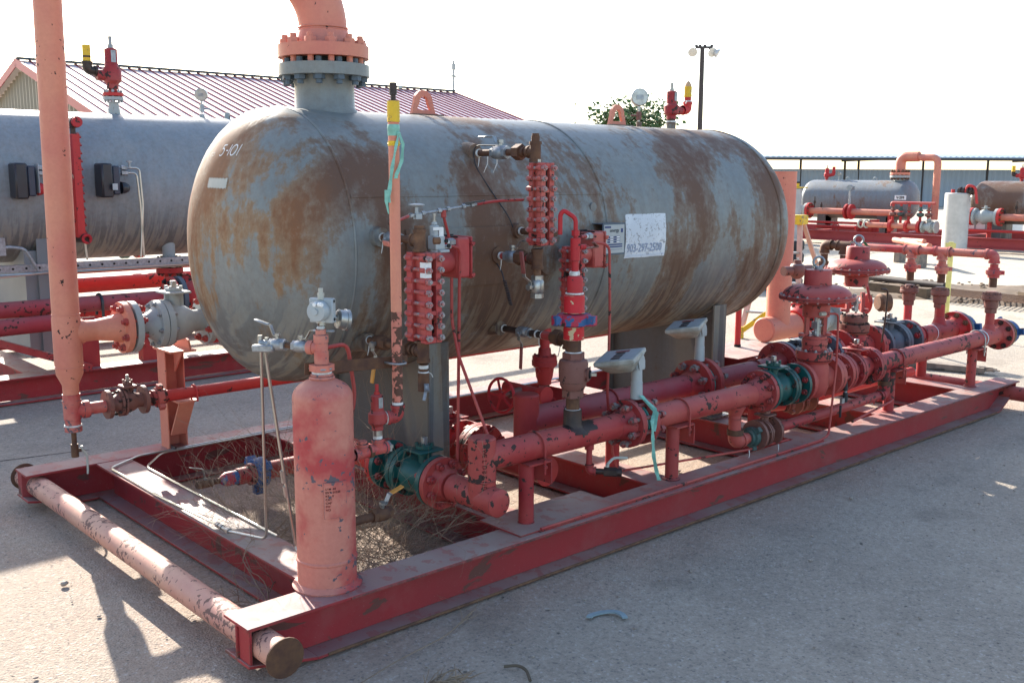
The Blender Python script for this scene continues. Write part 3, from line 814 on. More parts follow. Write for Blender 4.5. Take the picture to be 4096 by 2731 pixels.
for z, r in ((2.296, .1105), (2.305, .111)): m.torus((1.10, YC, z), Z, r-.001, .004, 36, 6)
m.torus((RX+.001, RY, .99), Z, .0625, .003, 28, 6); m.torus((RX, RY, .735), Z, .064, .003, 28, 6)
part(arch, 'weld_bead', m, 'salmon')
m = MB(); m.cyl((1.10, YC, 2.143), (1.10, YC, 2.170), .150, 36); part(arch, 'gasket', m, 'dark')
bolts(arch, (1.10, YC, 2.205), Z, .172, 12, .0145, .125, 'salmon', ph=.16, two=False)
bolts(arch, (1.10, YC, 2.108), (0, 0, -1), .172, 12, .0145, .115, 'bluegray', ph=.16, two=False)
# tee, reducer, small bottom tee
m = MB(); m.lathe((RX, RY, .985), -Z, [(0, .0625), (.02, .0655), (.23, .0655), (.25, .063), (.285, .062), (.34, .038), (.42, .0365)], 32)
m.lathe((RX, RY, .900), (1, 0, 0), [(0, .055), (.07, .060), (.085, .052), (.15, .050)], 28); part(arch, 'tee', m, 'salmon')
m = MB(); m.cyl((RX, RY, .57), (RX, RY, .555), .043, 22); m.cyl((RX, RY, .60), (RX, RY, .475), .041, 22); m.cyl((RX, RY, .475), (RX, RY, .445), .037, 22); m.cyl((RX, RY, .44), (RX, RY, .415), .041, 22)
m.cyl((RX, RY, .515), (RX+.075, RY, .515), .038, 20); m.cyl((RX+.05, RY, .515), (RX+.078, RY, .515), .043, 20); m.cyl((RX+.07, RY, .515), (RX+.16, RY, .515), .030, 20)
part(arch, 'lower_tee', m, 'pink')
m = MB(); m.torus((RX, RY, .445), Z, .0375, .004, 20, 6); m.cyl((RX, RY, .442), (RX, RY, .436), .039, 20); part(arch, 'thread_tape', m, 'tape')
m = MB(); m.cyl((RX, RY, .42), (RX, RY, .345), .0125, 12); part(arch, 'drain_nipple', m, 'rust')
dv = thing('drain_cock', 'small brown drain valve with bent silver lever hanging under the left riser', 'valve', (RX, RY, .285))
m = MB(); m.cyl((RX, RY, .35), (RX, RY, .285), .018, 14); m.cyl((RX, RY, .318), (RX+.028, RY-.01, .318), .010, 10); part(dv, 'valve_body', m, 'rust')
m = MB(); q = V((RX+.03, RY-.012, .318)); m.tube([q+V((0, 0, .02)), q, q + V((.022, 0, -.028)), q + V((.022, 0, -.10)), q + V((.020, 0, -.125))], .0055, 8, bend=.012); part(dv, 'lever', m, 'tan')

# flange pair + grey valve + continuing header
m = MB(); weldneck(m, (.478, RY, .900), (1, 0, 0), .128, .030, .050, .13, 44, 1.5); fl = part(arch, 'flange', m, 'salmon')
gv = ball_valve('big light grey flanged ball valve between the salmon riser and the rear of the vessel', (.700, RY, .900), (1, 0, 0), .42, .128, 'gray', rp=.05, t=.030, bb='zinc', stem_h=.02)
m = MB(); m.cyl((.4785, RY, .900), (.4895, RY, .900), .085, 28); part(gv, 'gasket', m, 'dark')
bolts(gv, (.484, RY, .900), (1, 0, 0), .103, 8, .0105, .13, 'run', ph=pi/8); bolts(gv, (.917, RY, .900), (1, 0, 0), .103, 8, .0105, .13, 'run', ph=pi/8)
hdr = thing('rear_header_pipe', 'thick red header pipe running behind the vessel from the grey valve', 'pipe', (.95, RY, .900))
m = MB(); weldneck(m, (.914, RY, .900), (-1, 0, 0), .128, .030, .057, .07, 44); part(hdr, 'flange', m, 'red')
m = MB(); m.cyl((.97, RY, .900), (3.3, RY, .900), .057, 26); part(hdr, 'pipe', m, 'red')
brk = thing('pipe_bracket', 'red steel bracket post holding the grey valve and the lower red pipe at the left', 'bracket', (.79, 2.36, H))
m = MB(); bx, by = .785, 2.33; m.box((bx, by+.048, H+.27), (.10, .007, .54)); m.box((bx-.05, by, H+.27), (.007, .10, .54)); m.box((bx+.05, by, H+.27), (.007, .10, .54)); part(brk, 'post', m, 'salmon', bevel=.001)
m = MB(); m.box((bx, by-.055, H+.545), (.14, .23, .010)); part(brk, 'top_plate', m, 'salmon')
m = MB(); m.prism([(bx+.035, by-.17, H+.55), (bx+.035, by+.05, H+.55), (bx+.035, by+.02, H+.60), (bx+.035, by-.06, H+.625), (bx+.035, by-.15, H+.60)], (.010, 0, 0)); part(brk, 'saddle_plate', m, 'salmon')
m = MB(); m.prism([(bx-.004, by-.05, H+.54), (bx-.004, by-.155, H+.54), (bx-.004, by-.05, H+.42)], (.008, 0, 0)); part(brk, 'gusset', m, 'salmon')
m = MB(); m.box((bx, by-.13, H+.282), (.11, .15, .009)); m.bar((bx, by-.18, H+.277), (bx, by-.055, H+.08), .085, .009, (0, 1, .5)); part(brk, 'lower_arm', m, 'salmon')
m = MB(); m.ubolt((bx+.03, RY, .522), (1, 0, 0), .037, .0055, .045); part(brk, 'pipe_clamp', m, 'red')
# lower line
bvl = ball_valve('brown primed ball valve on the small line at the foot of the left riser', (.452, RY, .522), (1, 0, 0), .20, .072, 'brownred', rp=.032, t=.02, bb='darkiron', stem_h=.0, nb=6, name='small_ball_valve')
low = thing('lower_drain_pipe', 'long thin red pipe running low along the back of the skid past the bracket', 'pipe', (.62, RY, .522))
m = hammer_union(low, (.622, RY, .522), (1, 0, 0), .035, 'gauge')
m.cyl((.552, RY, .522), (.59, RY, .522), .030, 18); part(low, 'union_end', m, 'run2')
m = MB(); m.cyl((.552, RY, .522), (.59, RY, .522), .029, 18); part(low, 'nipple', m, 'rust')
m = MB(); m.cyl((.657, RY, .522), (4.3, RY, .522), .031, 22); part(low, 'pipe', m, 'red')
# far-end riser of the vessel's other pipe
fr = thing('capped_standpipe', 'upright salmon standpipe with a capped stub beyond the far head of the vessel', 'pipe', (6.38, 2.2, .3))
m = MB(); m.cyl((6.38, 2.2, .32), (6.38, 2.2, 1.69), .108, 36); m.cyl((6.38, 2.2, 1.69), (6.38, 2.2, 1.70), .111, 36); part(fr, 'standpipe', m, 'salmon')
m = MB(); m.lathe((6.16, 2.2, .31), (1, 0, 0), [(0, .1), (.01, .112), (.50, .112)], 36); part(fr, 'stub_pipe', m, 'salmon')
flanged_joint(fr, (6.74, 2.2, .33), (1, 0, 0), .185, .03, .012, .115, 'red', 'gray', 12, .013, 'darkiron', hub=.07)
gv2 = ball_valve('large grey ball valve at the end of the capped stub behind the regulators', (6.99, 2.2, .33), (1, 0, 0), .42, .18, 'gray', rp=.1, t=.03)
sp_ = thing('thin_post', 'thin upright red rod standing on the rear skid beam beside the far support', 'post', (5.80, 2.215, H))
m = MB(); m.cyl((5.80, 2.215, H+.008), (5.80, 2.215, 1.05), .026, 14); part(sp_, 'rod', m, 'red')
m = MB(); m.cyl((5.80, 2.215, H+.008), (5.80, 2.215, H+.03), .03, 14); part(sp_, 'foot', m, 'dark')

# ================================================================== FILTER TANK ASSEMBLY (near left corner)
TX, TY, TR = .402, .16, .106
tank = thing('gas_filter_pot', 'upright chipped salmon cylinder standing on the near left corner of the skid', 'filter tank', (TX, TY, H))
m = MB(); pr = [(0, TR+.018), (.006, TR+.020), (.012, TR+.012), (.020, TR), (.098, TR), (.102, TR+.004), (.108, TR+.004), (.112, TR), (.69, TR)]
for k in range(1, 9): a = pi/2*k/9; pr.append((.69 + .072*sin(a), TR*cos(a) if k < 8 else .034))
pr.append((.775, .033)); m.lathe((TX, TY, H), Z, pr, 56); part(tank, 'body', m, 'pink')
m = MB()
for z, r, t in ((.762, TR-.066, .006), (.772, .036, .005)): m.torus((TX, TY, H+z), Z, r, t, 28, 6)
part(tank, 'weld_bead', m, 'pink')
m = MB(); m.hexa((TX, TY, H+.785), (TX, TY, H+.808), .044); m.cyl((TX, TY, H+.772), (TX, TY, H+.80), .033, 18); part(tank, 'hex_bushing', m, 'salmon')
m = MB(); m.cyl((TX, TY, H+.776), (TX, TY, H+.783), .035, 18); part(tank, 'thread_tape', m, 'tape')
# raised data plate
m = MB(); vv = []; ff = []; a0, a1, z0_, z1 = radians(-124), radians(-80), .47, .60
for lay, rr in ((0, TR+.0005), (1, TR+.006)):
    for i in range(9):
        for z in (z0_, z1): a = a0+(a1-a0)*i/8; vv.append((TX+rr*cos(a), TY+rr*sin(a), z))
for i in range(8):
    a = 2*i; ff += [(18+a, 18+a+2, 18+a+3, 18+a+1), (a, 18+a, 18+a+1, a+1) if i == 0 else (18+a, 18+a+2, 18+a+3, 18+a+1), (a, a+2, 18+a+2, 18+a), (a+1, 18+a+1, 18+a+3, a+3)]
ff.append((16, 34, 35, 17))
ff = list(dict.fromkeys(ff)); m.add(vv, ff); dp = part(tank, 'data_plate', m, 'pink')
def on_tank(a_deg, z_, off=.0068):
    return lambda x, y, z: (TX + (TR+off)*cos(radians(a_deg) + x/TR), TY + (TR+off)*sin(radians(a_deg) + x/TR), z_ + y)
for k, t in enumerate(('U M  44', 'EXT. 01520', 'RT-  0', 'CAT', 'CAP', 'SW', 'NO')):
    text_mesh(t, .0105, on_tank(-121, .574 - .0125*k), 'run', dp, 'stamped_line', .0003, 1.0, .0003)
# rusty drain with lever at the back right
m = MB(); m.cyl((TX+TR-.01, TY, .395), (TX+TR+.10, TY, .395), .0165, 14); part(tank, 'drain_nipple', m, 'rust')
lever_valve('dark rusty drain valve sticking out beside the foot of the salmon cylinder', (TX+TR+.135, TY, .397), (1, 0, 0), .021, 'rust', (1, .1, .25), (0, -.2, 1), .10, 'orangeh')

# fittings on top
top = thing('pipe_tee_fitting', 'chipped salmon tee fitting screwed to the top of the upright cylinder', 'pipe fitting', (TX, TY, .98))
m = MB(); m.cyl((TX, TY, .985), (TX, TY, 1.0), .020, 16); m.cyl((TX, TY, 1.00), (TX, TY, 1.045), .0255, 20); m.cyl((TX, TY, 1.044), (TX, TY, 1.10), .0235, 20); m.cyl((TX, TY, 1.075), (TX, TY, 1.103), .0262, 20); m.cyl((TX, TY, 1.10), (TX, TY, 1.122), .0185, 16)
dl = V((-.082, .185, 0)).normalized(); c_ = V((TX, TY, 1.055))
m.cyl(c_, c_ + dl*.045, .0225, 18); m.cyl(c_ + dl*.03, c_ + dl*.052, .0255, 18)
part(top, 'fitting_body', m, 'pink')
m = MB(); m.cyl((TX, TY, 1.12), (TX, TY, 1.150), .009, 10); part(top, 'nipple', m, 'rust')
m = MB(); m.lathe((TX, TY, 1.121), Z, [(0, .012), (.006, .016), (.012, .011)], 10); m.torus((TX, TY, 1.149), Z, .012, .005, 12, 6); part(top, 'thread_tape', m, 'tape')
lever_valve('silver lever valve nearest the tee on top of the salmon cylinder', c_ + dl*.085, dl, .017, 'zinc', dl*-1 + V((.3, -.2, 0)), (0, 0, 1), .13, 'zinc')
m = MB(); m.cyl(c_ + dl*.118, c_ + dl*.150, .0105, 12); solo('pipe_nipple', m, 'rust', 'short dark nipple between the two small silver lever valves', 'pipe fitting')
lever_valve('silver lever valve at the left end of the row above the two hanging tubes', c_ + dl*.185, dl, .017, 'zinc', dl + V((0, 0, .25)), (0, 0, 1), .10, 'zinc')
mf = thing('tube_manifold', 'small flat silver manifold feeding two steel tubes beside the salmon cylinder', 'pipe fitting', tuple(c_ + dl*.235))
m = MB(); m.bar(c_ + dl*.205 + V((-.01, -.02, -.012)), c_ + dl*.285 + V((-.02, -.02, -.016)), .022, .026); m.cyl(c_ + dl*.215, c_ + dl*.265, .013, 12); part(mf, 'block', m, 'zinc', bevel=.004)
m = MB(); e_ = c_ + dl*.262; m.hexa(e_ + V((0, 0, 0)), e_ + V((0, 0, .028)), .009); m.hexa(e_ - dl*.03, e_ - dl*.03 + V((0, 0, .022)), .008); part(mf, 'fitting_nut', m, 'steel')
# tubes
e_ = c_ + dl*.262
t1 = thing('instrument_tube', 'bare steel tube dropping to the cross beam, then running with fittings along its top', 'tube', (.417, .63, .21))
m = MB(); m.tube([e_ + V((-.01, -.022, -.01)), (.415, .632, .222), (.358, .84, .212)], .0058, 10, bend=.035); part(t1, 'drop', m, 'tubing')
m = MB()
for a in (.84, .90, .93): m.hexa((.358, a, .212), (.358, a+.020, .212), .0125)
m.cyl((.358, .85, .212), (.358, .94, .212), .008, 10); part(t1, 'compression_fitting', m, 'steel')
m = MB(); m.tube([(.358, .94, .212), (.352, 1.5, .1965), (.355, 2.12, .1965), (.55, 2.24, .198), (1.5, 2.252, .203), (4.6, 2.252, .203)], .0055, 8, bend=.04); part(t1, 'run', m, 'tubing')
t2 = thing('instrument_tube', 'bare steel tube dropping in a V beside the salmon cylinder and bending into its foot', 'tube', (.43, .457, .21))
m = MB(); m.tube([e_ + V((.008, -.012, -.01)), (.446, .457, .222), (.43, .30, .212)], .0062, 10, bend=.03); part(t2, 'drop', m, 'tubing')
m = MB(); p_ = e_.lerp(V((.446, .457, .222)), .60); q_ = e_.lerp(V((.446, .457, .222)), .66); m.hexa(p_, q_, .011); m.hexa(q_ + (q_-p_)*.3, q_ + (q_-p_)*1.2, .010); part(t2, 'compression_fitting', m, 'steel')
t3 = thing('instrument_tube', 'second steel tube lying along the inside of the rear beam and over the cross beam', 'tube', (.6, 2.2, .2))
m = MB(); m.tube([(.500, .70, .1960), (.498, 2.02, .1960), (.66, 2.215, .198), (2.0, 2.232, .203), (4.6, 2.232, .203)], .0055, 8, bend=.05); part(t3, 'run', m, 'tubing')
m = MB()
for x in (.74, 2.3): m.box((x, 2.242, .206), (.010, .05, .018))
part(t3, 'clip', m, 'black')
# red tube down the back of the tank
m = MB(); m.tube([(TX+.02, TY+.02, 1.05), (TX+.14, TY+.05, 1.05), (TX+.175, TY+.06, .85), (TX+.10, TY+.06, .55)], .0075, 10, bend=.04)
solo('red_tube', m, 'run', 'red tube curling down behind the neck of the salmon cylinder', 'tube')

# level transmitter
lt = thing('level_transmitter', 'pale blue-grey transmitter with round cap on top of the salmon cylinder', 'transmitter', (TX, TY, 1.15))
a_ = V((-.86, -.5, .0)).normalized(); s_ = V((0, 0, 1)).cross(a_)  # cap direction
cc = V((TX+.004, TY, 1.187))
m = MB(); m.lathe(cc + a_*.004, a_, [(0, .036), (.030, .0365), (.036, .034), (.038, .026)], 30); m.hexa(cc + a_*.038, cc + a_*.050, .012); part(lt, 'round_cap', m, 'lgray')
m = MB(); m.box(cc - a_*.010, (.026, .090, .086), a_, Z); m.box(cc - a_*.026 + V((0, 0, .012)), (.02, .066, .05), a_, Z); m.lathe(cc - a_*.024, -a_, [(0, .030), (.030, .028), (.034, .02)], 20); part(lt, 'housing', m, 'lgray', bevel=.003)
m = MB()
for z in (-.030, .033): m.cyl(cc - s_*.046 - a_*.010 + V((0, 0, z)), cc - s_*.0455 - a_*.010 + V((0, 0, z)), .006, 12)
m.box(cc - s_*.0455 - a_*.010, (.008, .002, .034), a_, Z)
for z in (-.030, .033): m.cyl(cc + s_*.0455 - a_*.010 + V((0, 0, z)), cc + s_*.046 - a_*.010 + V((0, 0, z)), .006, 12)
part(lt, 'mounting_hole', m, 'dark')
m = MB(); m.cyl(cc + V((0, 0, .04)), cc + V((0, 0, .055)), .011, 12); m.hexa(cc + V((0, 0, .052)), cc + V((0, 0, .062)), .012); m.cyl(cc + V((0, 0, .06)), cc + V((0, 0, .078)), .0085, 10); m.hexa(cc - V((0, 0, .052)), cc - V((0, 0, .036)), .013); part(lt, 'top_port', m, 'tan')
m = MB(); b_ = cc + a_*.030 + V((0, 0, .026)); m.cyl(b_, b_ + a_*.02 + s_*.0, .007, 10); m.hexa(b_ + s_*.012 + a_*.012, b_ + s_*.030 + a_*.018, .0075); part(lt, 'bleed_fitting', m, 'white')
m = MB(); m.cyl(cc - V((0, 0, .052)), cc - V((0, 0, .04)), .009, 10); part(lt, 'base', m, 'lgray')
gc = V((TX+.083, TY-.012, 1.150)); fg = V((.62, -.10, -.12)).normalized()
pg = thing('pressure_gauge', 'silver gauge seen from behind, hanging at the right of the pale blue transmitter', 'gauge', tuple(gc))
m = MB(); m.lathe(gc - fg*.022, fg, [(0, .025), (.003, .034), (.028, .0345), (.029, .038), (.040, .038), (.043, .034)], 30); part(pg, 'case', m, 'steel')
m = MB(); m.lathe(gc - fg*.0235, fg, [(0, .0155), (.002, .0155)], 20); part(pg, 'back_mark', m, 'tan')
m = MB(); x_, y_, z_ = frame(fg); m.cyl(gc + fg*.004 + V((.01, -.034, -.004)), gc + fg*.004 + V((.01, -.0365, -.004)), .0065, 12); part(pg, 'blowout_plug', m, 'black')
m = MB(); m.cyl(gc - fg*.02 + V((0, 0, .0)), cc - a_*.03, .007, 10); m.hexa(gc - fg*.03, gc - fg*.05, .009); part(pg, 'stem', m, 'steel')

# relief valve group and vent pipe, standing beside the tank
tg = thing('relief_line_tees', 'row of chipped salmon tees between the upright cylinder and the small relief valve', 'pipe fitting', (.55, .16, .63))
m = MB(); m.cyl((TX+TR-.005, .16, .642), (.535, .16, .642), .013, 12); tee_fit(m, (.565, .16, .646), (1, 0, 0), (0, 0, 1), .020, .036); m.hexa((.565, .16, .68), (.565, .16, .694), .017)
part(tg, 'tee', m, 'pink')
m = MB(); tee_fit(m, (.632, .16, .650), (1, 0, 0), (0, 0, 1), .021, .040); part(tg, 'tee', m, 'pink')
m = MB(); m.hexa((.672, .16, .65), (.682, .16, .65), .024); m.box((.69, .16, .65), (.016, .012, .012)); part(tg, 'plug', m, 'steel')
m = MB(); m.cyl((.588, .16, .646), (.605, .16, .647), .024, 16); part(tg, 'coupling', m, 'rust')
m = MB(); m.cyl((.632, .16, .690), (.632, .16, .702), .0175, 16); part(tg, 'thread_tape', m, 'tape')
rv = relief_valve('small chipped red relief valve beside the salmon cylinder, white tape at its foot', (.632, .16, .70), .195, (.75, -.25, 0), 'run2', r=.025, top='bright')
m = MB(); m.cyl((.632, .16, .70), (.632, .16, .722), .0175, 14); part(rv, 'base_ring', m, 'steel')
vp = thing('vent_pipe', 'slim salmon vent pipe with yellow sleeve and dark cap rising in front of the vessel', 'pipe', (.712, .145, .73))
vc = V((.712, .142, .764)); m = MB(); elbow_fit(m, vc, (-1, .25, 0), (0, 0, 1), .024, .046); part(vp, 'elbow', m, 'run2')
m = MB(); m.cyl(vc + Z*.046, vc + Z*.056, .0205, 16); m.torus(vc + V((-.046, .011, 0)), (-1, .25, 0), .022, .0035, 16, 6); part(vp, 'thread_tape', m, 'tape')
M['worn'] = paint('half_stripped_paint', (.52, .165, .12), (.55, .19, .13), chip=(.10, .045, .03), amt=1.75, dust=.1, chs=30)
m = MB(); m.cyl(vc + Z*.056, vc + Z*.40, .0195, 20); part(vp, 'worn_paint', m, 'worn')
m = MB(); m.cyl(vc + Z*.395, (.712, .142, 1.84), .0197, 20); part(vp, 'pipe', m, 'salmon')
m = MB(); m.cyl((.712, .142, 1.838), (.712, .142, 1.912), .0225, 20); m.torus((.712, .142, 1.762), Z, .020, .0035, 20, 6); m.cyl((.712, .142, 1.755), (.712, .142, 1.772), .0215, 20); part(vp, 'yellow_sleeve', m, 'yellow')
m = MB(); m.cyl((.712, .142, 1.91), (.712, .142, 1.935), .0095, 12); m.cyl((.712, .142, 1.932), (.712, .142, 1.975), .0135, 14); part(vp, 'cap', m, 'darkiron')
m = MB(); m.torus((.712, .142, 1.937), Z, .0105, .003, 12, 6); m.hexa((.73, .135, 1.958), (.742, .13, 1.96), .007); part(vp, 'cap_screw', m, 'steel')
# clamp bar
cb = thing('clamp_bar', 'rusty flat bar clamping the vent pipe to the neck of the upright cylinder', 'bar', (.56, .18, .975))
m = MB(); m.bar((.352, .192, .982), (.782, .176, .962), .006, .042, (0, 0, 1)); part(cb, 'flat_bar', m, 'rust')
m = MB(); m.tube([(TX-.033, .20, .984), (TX-.033, .16, .984), (TX-.02, .128, .984), (TX, .122, .984), (TX+.02, .128, .984), (TX+.033, .16, .984), (TX+.033, .2, .984)], .0045, 8, bend=.012); part(cb, 'u_bolt', m, 'steel')
m = MB(); x_ = .712; m.tube([(x_-.031, .185, .968), (x_-.031, .14, .968), (x_-.02, .112, .968), (x_, .106, .968), (x_+.02, .112, .968), (x_+.031, .14, .968), (x_+.031, .185, .968)], .0045, 8, bend=.012); part(cb, 'u_bolt', m, 'steel')
# mint ribbon on vent pipe
def ribbon(name, label, paths, c, R=None):
    o = thing(name, label, 'ribbon', tuple(c))
    for P, wd in paths:
        m = MB(); P = [V(p) for p in P]; vv = []; ff = []
        Q = []
        for i in range(len(P)-1):
            for k in range(4): Q.append(P[i].lerp(P[i+1], k/4))
        Q.append(P[-1]); n = len(Q)
        for lay in (0, 1):
            for i, p in enumerate(Q):
                tw = wd[0] + (wd[1]-wd[0])*i/(n-1); an = (wd[2] if len(wd) > 2 else .3)*sin(i*.75 + .5); d = V((.74*cos(an), -.67*cos(an), 0)) + V((.66, .75, 0))*sin(an)*.8
                off = V((-.6, -.75, 0))*(.0008*lay)
                vv.append(p + d*tw/2 + off); vv.append(p - d*tw/2 + off)
        for L_ in (0, 2*n):
            for i in range(n-1): ff.append((L_+2*i, L_+2*i+1, L_+2*i+3, L_+2*i+2))
        m.add(vv, ff); part(o, 'tail', m, 'ribbon', ang=180)
    return o
rb = ribbon('flag_ribbon', 'mint green flagging ribbon knotted round the slim vent pipe with long tails', [
    ([(.715, .115, 1.80), (.700, .113, 1.75), (.688, .120, 1.68), (.678, .125, 1.60), (.672, .124, 1.555)], (.010, .018, .9)),
    ([(.668, .124, 1.60), (.664, .126, 1.56), (.672, .124, 1.515)], (.020, .004, .3)),
    ([(.715, .113, 1.80), (.728, .108, 1.76), (.722, .110, 1.70), (.702, .114, 1.655), (.700, .116, 1.64)], (.010, .017, .7))], (.712, .142, 1.80))
m = MB(); m.lathe((.712, .142, 1.79), Z, [(0, .0205), (.004, .0215), (.018, .0212), (.022, .0225), (.036, .0218), (.04, .0205)], 20); m.ball((.716, .117, 1.797), .008, 8); part(rb, 'wrap', m, 'ribbon')

# ================================================================== SIGHT GLASSES AND BRIDLES
def sight_glass(label, c, h=.355, dep=.125, group='armoured sight glasses on the vessel'):
    """reflex gauge: chamber between two bolted covers; fronts look along -Y"""
    cx, cy, cz = c; root = thing('sight_glass', label, 'sight glass', c, group)
    n = 8; w = .080; z0 = cz - h/2; tk = dep*.30; of = dep/2 - tk/2
    m = MB(); m.box((cx, cy, cz), (w*.55, dep*.45, h*1.0)); part(root, 'chamber', m, 'gauge', bevel=.003)
    for s, nm in ((-1, 'front_cover'), (1, 'rear_cover')):
        m = MB(); yc = cy + s*of
        m.box((cx - w*.32, yc, cz), (w*.36, tk, h)); m.box((cx + w*.32, yc, cz), (w*.36, tk, h))
        for zz, hh in ((z0+.012, .024), (z0+h-.012, .024), (z0+h*.335, .018), (z0+h*.665, .018)): m.box((cx, yc, zz), (w*.30, tk*.98, hh))
        for k in range(n):
            zz = z0 + h*(k+.5)/n
            for sx in (-1, 1): m.cyl((cx + sx*w*.44, yc - tk*.46, zz), (cx + sx*w*.44, yc + tk*.46, zz), .0125, 12)
        part(root, nm, m, 'gauge', bevel=.0015)
        m = MB(); m.box((cx, cy + s*(dep*.23+.002), cz), (w*.30, .004, h*.93)); part(root, 'slot_glass', m, 'dark')
    sx_ = w*.36
    me = bolt_mesh(.0072, dep+.048, 'gauge2')
    for k in range(n):
        zz = z0 + h*(k+.5)/n
        for sx in (-1, 1): put(root, 'bolt', me, (cx + sx*sx_*1.02, cy, zz), (0, 1, 0), rot=rnd.random())
    return root
sg1 = sight_glass('pink-red sight glass nearest the vent pipe with a white label scrap', (.972, .315, 1.176))
m = MB(); m.box((.945, .2515, 1.288), (.028, .002, .060)); m.box((.9308, .268, 1.288), (.002, .034, .060)); part(sg1, 'paper_label', m, 'white')
sg2 = sight_glass('pink-red sight glass hanging highest on the vessel under the horizontal brown pipe', (1.627, .333, 1.530), dep=.078)
sg3 = copy_tree(sg2, (1.965, .465, 1.148), 'pink-red sight glass partly hidden behind the bright red vertical valve stack')
def bridle(label, x, z, ya, yb, up, vm='zinc', vlen=.5, union=True, handle=None, tee='rust', pipe='rust', hm='redh', sd=(0, 0, 1)):
    r = thing('bridle_pipe', label, 'pipe', (x, yb, z))
    m = MB(); m.cyl((x, ya, z), (x, yb+.03, z), .0155, 14); part(r, 'nipple', m, pipe)
    m = MB(); m.cyl((x, ya-.004, z), (x, ya-.014, z), .0185, 12); m.tube([(x, ya-.01, z-.015), (x-.004, ya-.012, z-.04), (x-.012, ya-.015, z-.065)], (.003, .0012), 5); part(r, 'thread_tape', m, 'tape')
    m = MB(); tee_fit(m, (x, yb, z), (0, 0, 1), (0, 1, 0), .024, .044); part(r, 'tee', m, tee)
    if union: m = MB(); c = yb+.105; m.hexa((x, c-.02, z), (x, c+.02, z), .036); m.cyl((x, c-.04, z), (x, c+.035, z), .023, 14); part(r, 'union', m, tee)
    return r
b1 = bridle('brown pipe joining the vessel to the top of the sight glass by the vent pipe', .959, 1.400, .585, .325, 1, union=False, tee='rustlt')
m = MB(); m.hexa((.959, .325, 1.44), (.959, .325, 1.458), .021); part(b1, 'plug', m, 'rustlt')
m = MB(); m.cyl((.959, .325, 1.355), (.959, .325, 1.36), .018, 12); m.hexa((.985, .27, 1.40), (1.01, .26, 1.40), .014); part(b1, 'bushing', m, 'rustlt')
lever_valve('grey valve with salmon lever half hidden behind the slim vent pipe', (.959, .50, 1.400), (0, 1, 0), .021, 'zinc', (-.35, -1, 0), (-1, 0, -.2), .13, 'salmon')
b2 = bridle('rusty pipe joining the vessel to the foot of the sight glass by the vent pipe', .959, .960, .70, .308, 1, union=True)
m = MB(); m.cyl((.959, .308, .91), (.959, .308, .875), .018, 14); m.cyl((.959, .308, .875), (.959, .308, .800), .0235, 16); part(b2, 'drain_pipe', m, 'rust')
m = MB(); m.cyl((.959, .308, .905), (.959, .308, .892), .020, 12); m.torus((.959, .308, .876), Z, .019, .004, 12, 6); m.tube([(.975, .30, .876), (.985, .29, .868), (.99, .288, .855)], .002, 5); part(b2, 'thread_tape', m, 'tape')
m = MB(); m.cyl((.959, .308, .998), (.959, .308, 1.0), .018, 12); part(b2, 'bushing', m, 'rust')
lever_valve('rusty valve with orange-handled lever hanging under the lower sight glass pipe', (.959, .60, .960), (0, 1, 0), .023, 'rust', (-.15, .05, -1), (-1, 0, -.1), .17, 'orangeh', bent=-.02)
m = MB(); q = V((.955, .285, .83)); m.bar(q, q + V((-.02, -.03, -.02)), .02, .01); m.bar(q + V((-.012, -.02, -.0)), q + V((-.035, -.03, -.055)), .012, .006); 
hd = thing('drain_valve_lever', 'orange-handled lever of the small drain under the lower sight glass tee', 'valve', tuple(q))
part(hd, 'bracket', m, 'zinc')
m = MB(); m.bar(q + V((-.036, -.03, -.055)), q + V((-.036, -.03, -.135)), .016, .008); part(hd, 'grip', m, 'orangeh', bevel=.003)

b3 = bridle('dark brown pipe high on the vessel leading to the topmost sight glass', 1.61, 1.754, .74, .355, 1, union=True)
m = MB(); m.cyl((1.61, .355, 1.79), (1.61, .355, 1.822), .0185, 14); m.cyl((1.61, .355, 1.822), (1.61, .355, 1.832), .0155, 14); part(b3, 'plug', m, 'rust')
m = MB(); m.cyl((1.61, .345, 1.71), (1.61, .345, 1.722), .018, 12); part(b3, 'bushing', m, 'steel')
lever_valve('silver lever valve on the dark brown pipe high on the vessel', (1.61, .585, 1.754), (0, 1, 0), .024, 'zinc', (0, 1, .0), (0, 0, 1), .14, 'steel')
m = MB(); m.tube([(1.61, .60, 1.785), (1.60, .76, 1.79), (1.58, .73, 1.70), (1.62, .655, 1.58), (1.69, .608, 1.46), (1.72, .600, 1.38)], .0028, 6, bend=.05); solo('loose_wire', m, 'cord', 'thin dark wire looping down the vessel from the high silver valve', 'wire')
for y in (.665, .60):
    m = MB(); m.tube([(1.605, y, 1.738), (1.60, y-.005, 1.705), (1.592, y+.012, 1.665)], (.0030, .0012), 5); solo('tape_strand', m, 'tape', 'strand of thread tape %s' % ('dangling nearest the vessel under the high brown pipe' if y > .63 else 'dangling from the silver valve on the high brown pipe'), 'tape')
b4 = bridle('rusty pipe with red nipple joining the vessel to the foot of the topmost sight glass', 1.61, 1.292, .585, .338, 1, union=True, pipe='run2')
m = MB(); m.cyl((1.61, .338, 1.345), (1.61, .338, 1.352), .018, 12); m.cyl((1.61, .338, 1.25), (1.61, .338, 1.215), .017, 12); part(b4, 'bushing', m, 'rustlt')
lever_valve('grey valve beside the vessel under the topmost sight glass, lever pointing right', (1.61, .50, 1.292), (0, 1, 0), .022, 'zinc', (.2, -1, .1), (0, 0, 1), .15, 'steel')
lever_valve('hanging silver drain valve with faded red lever under the topmost sight glass', (1.61, .338, 1.172), (0, 0, 1), .024, 'steel', (-.15, .0, 1), (-1, 0, 0), .16, 'redh', bent=.03)
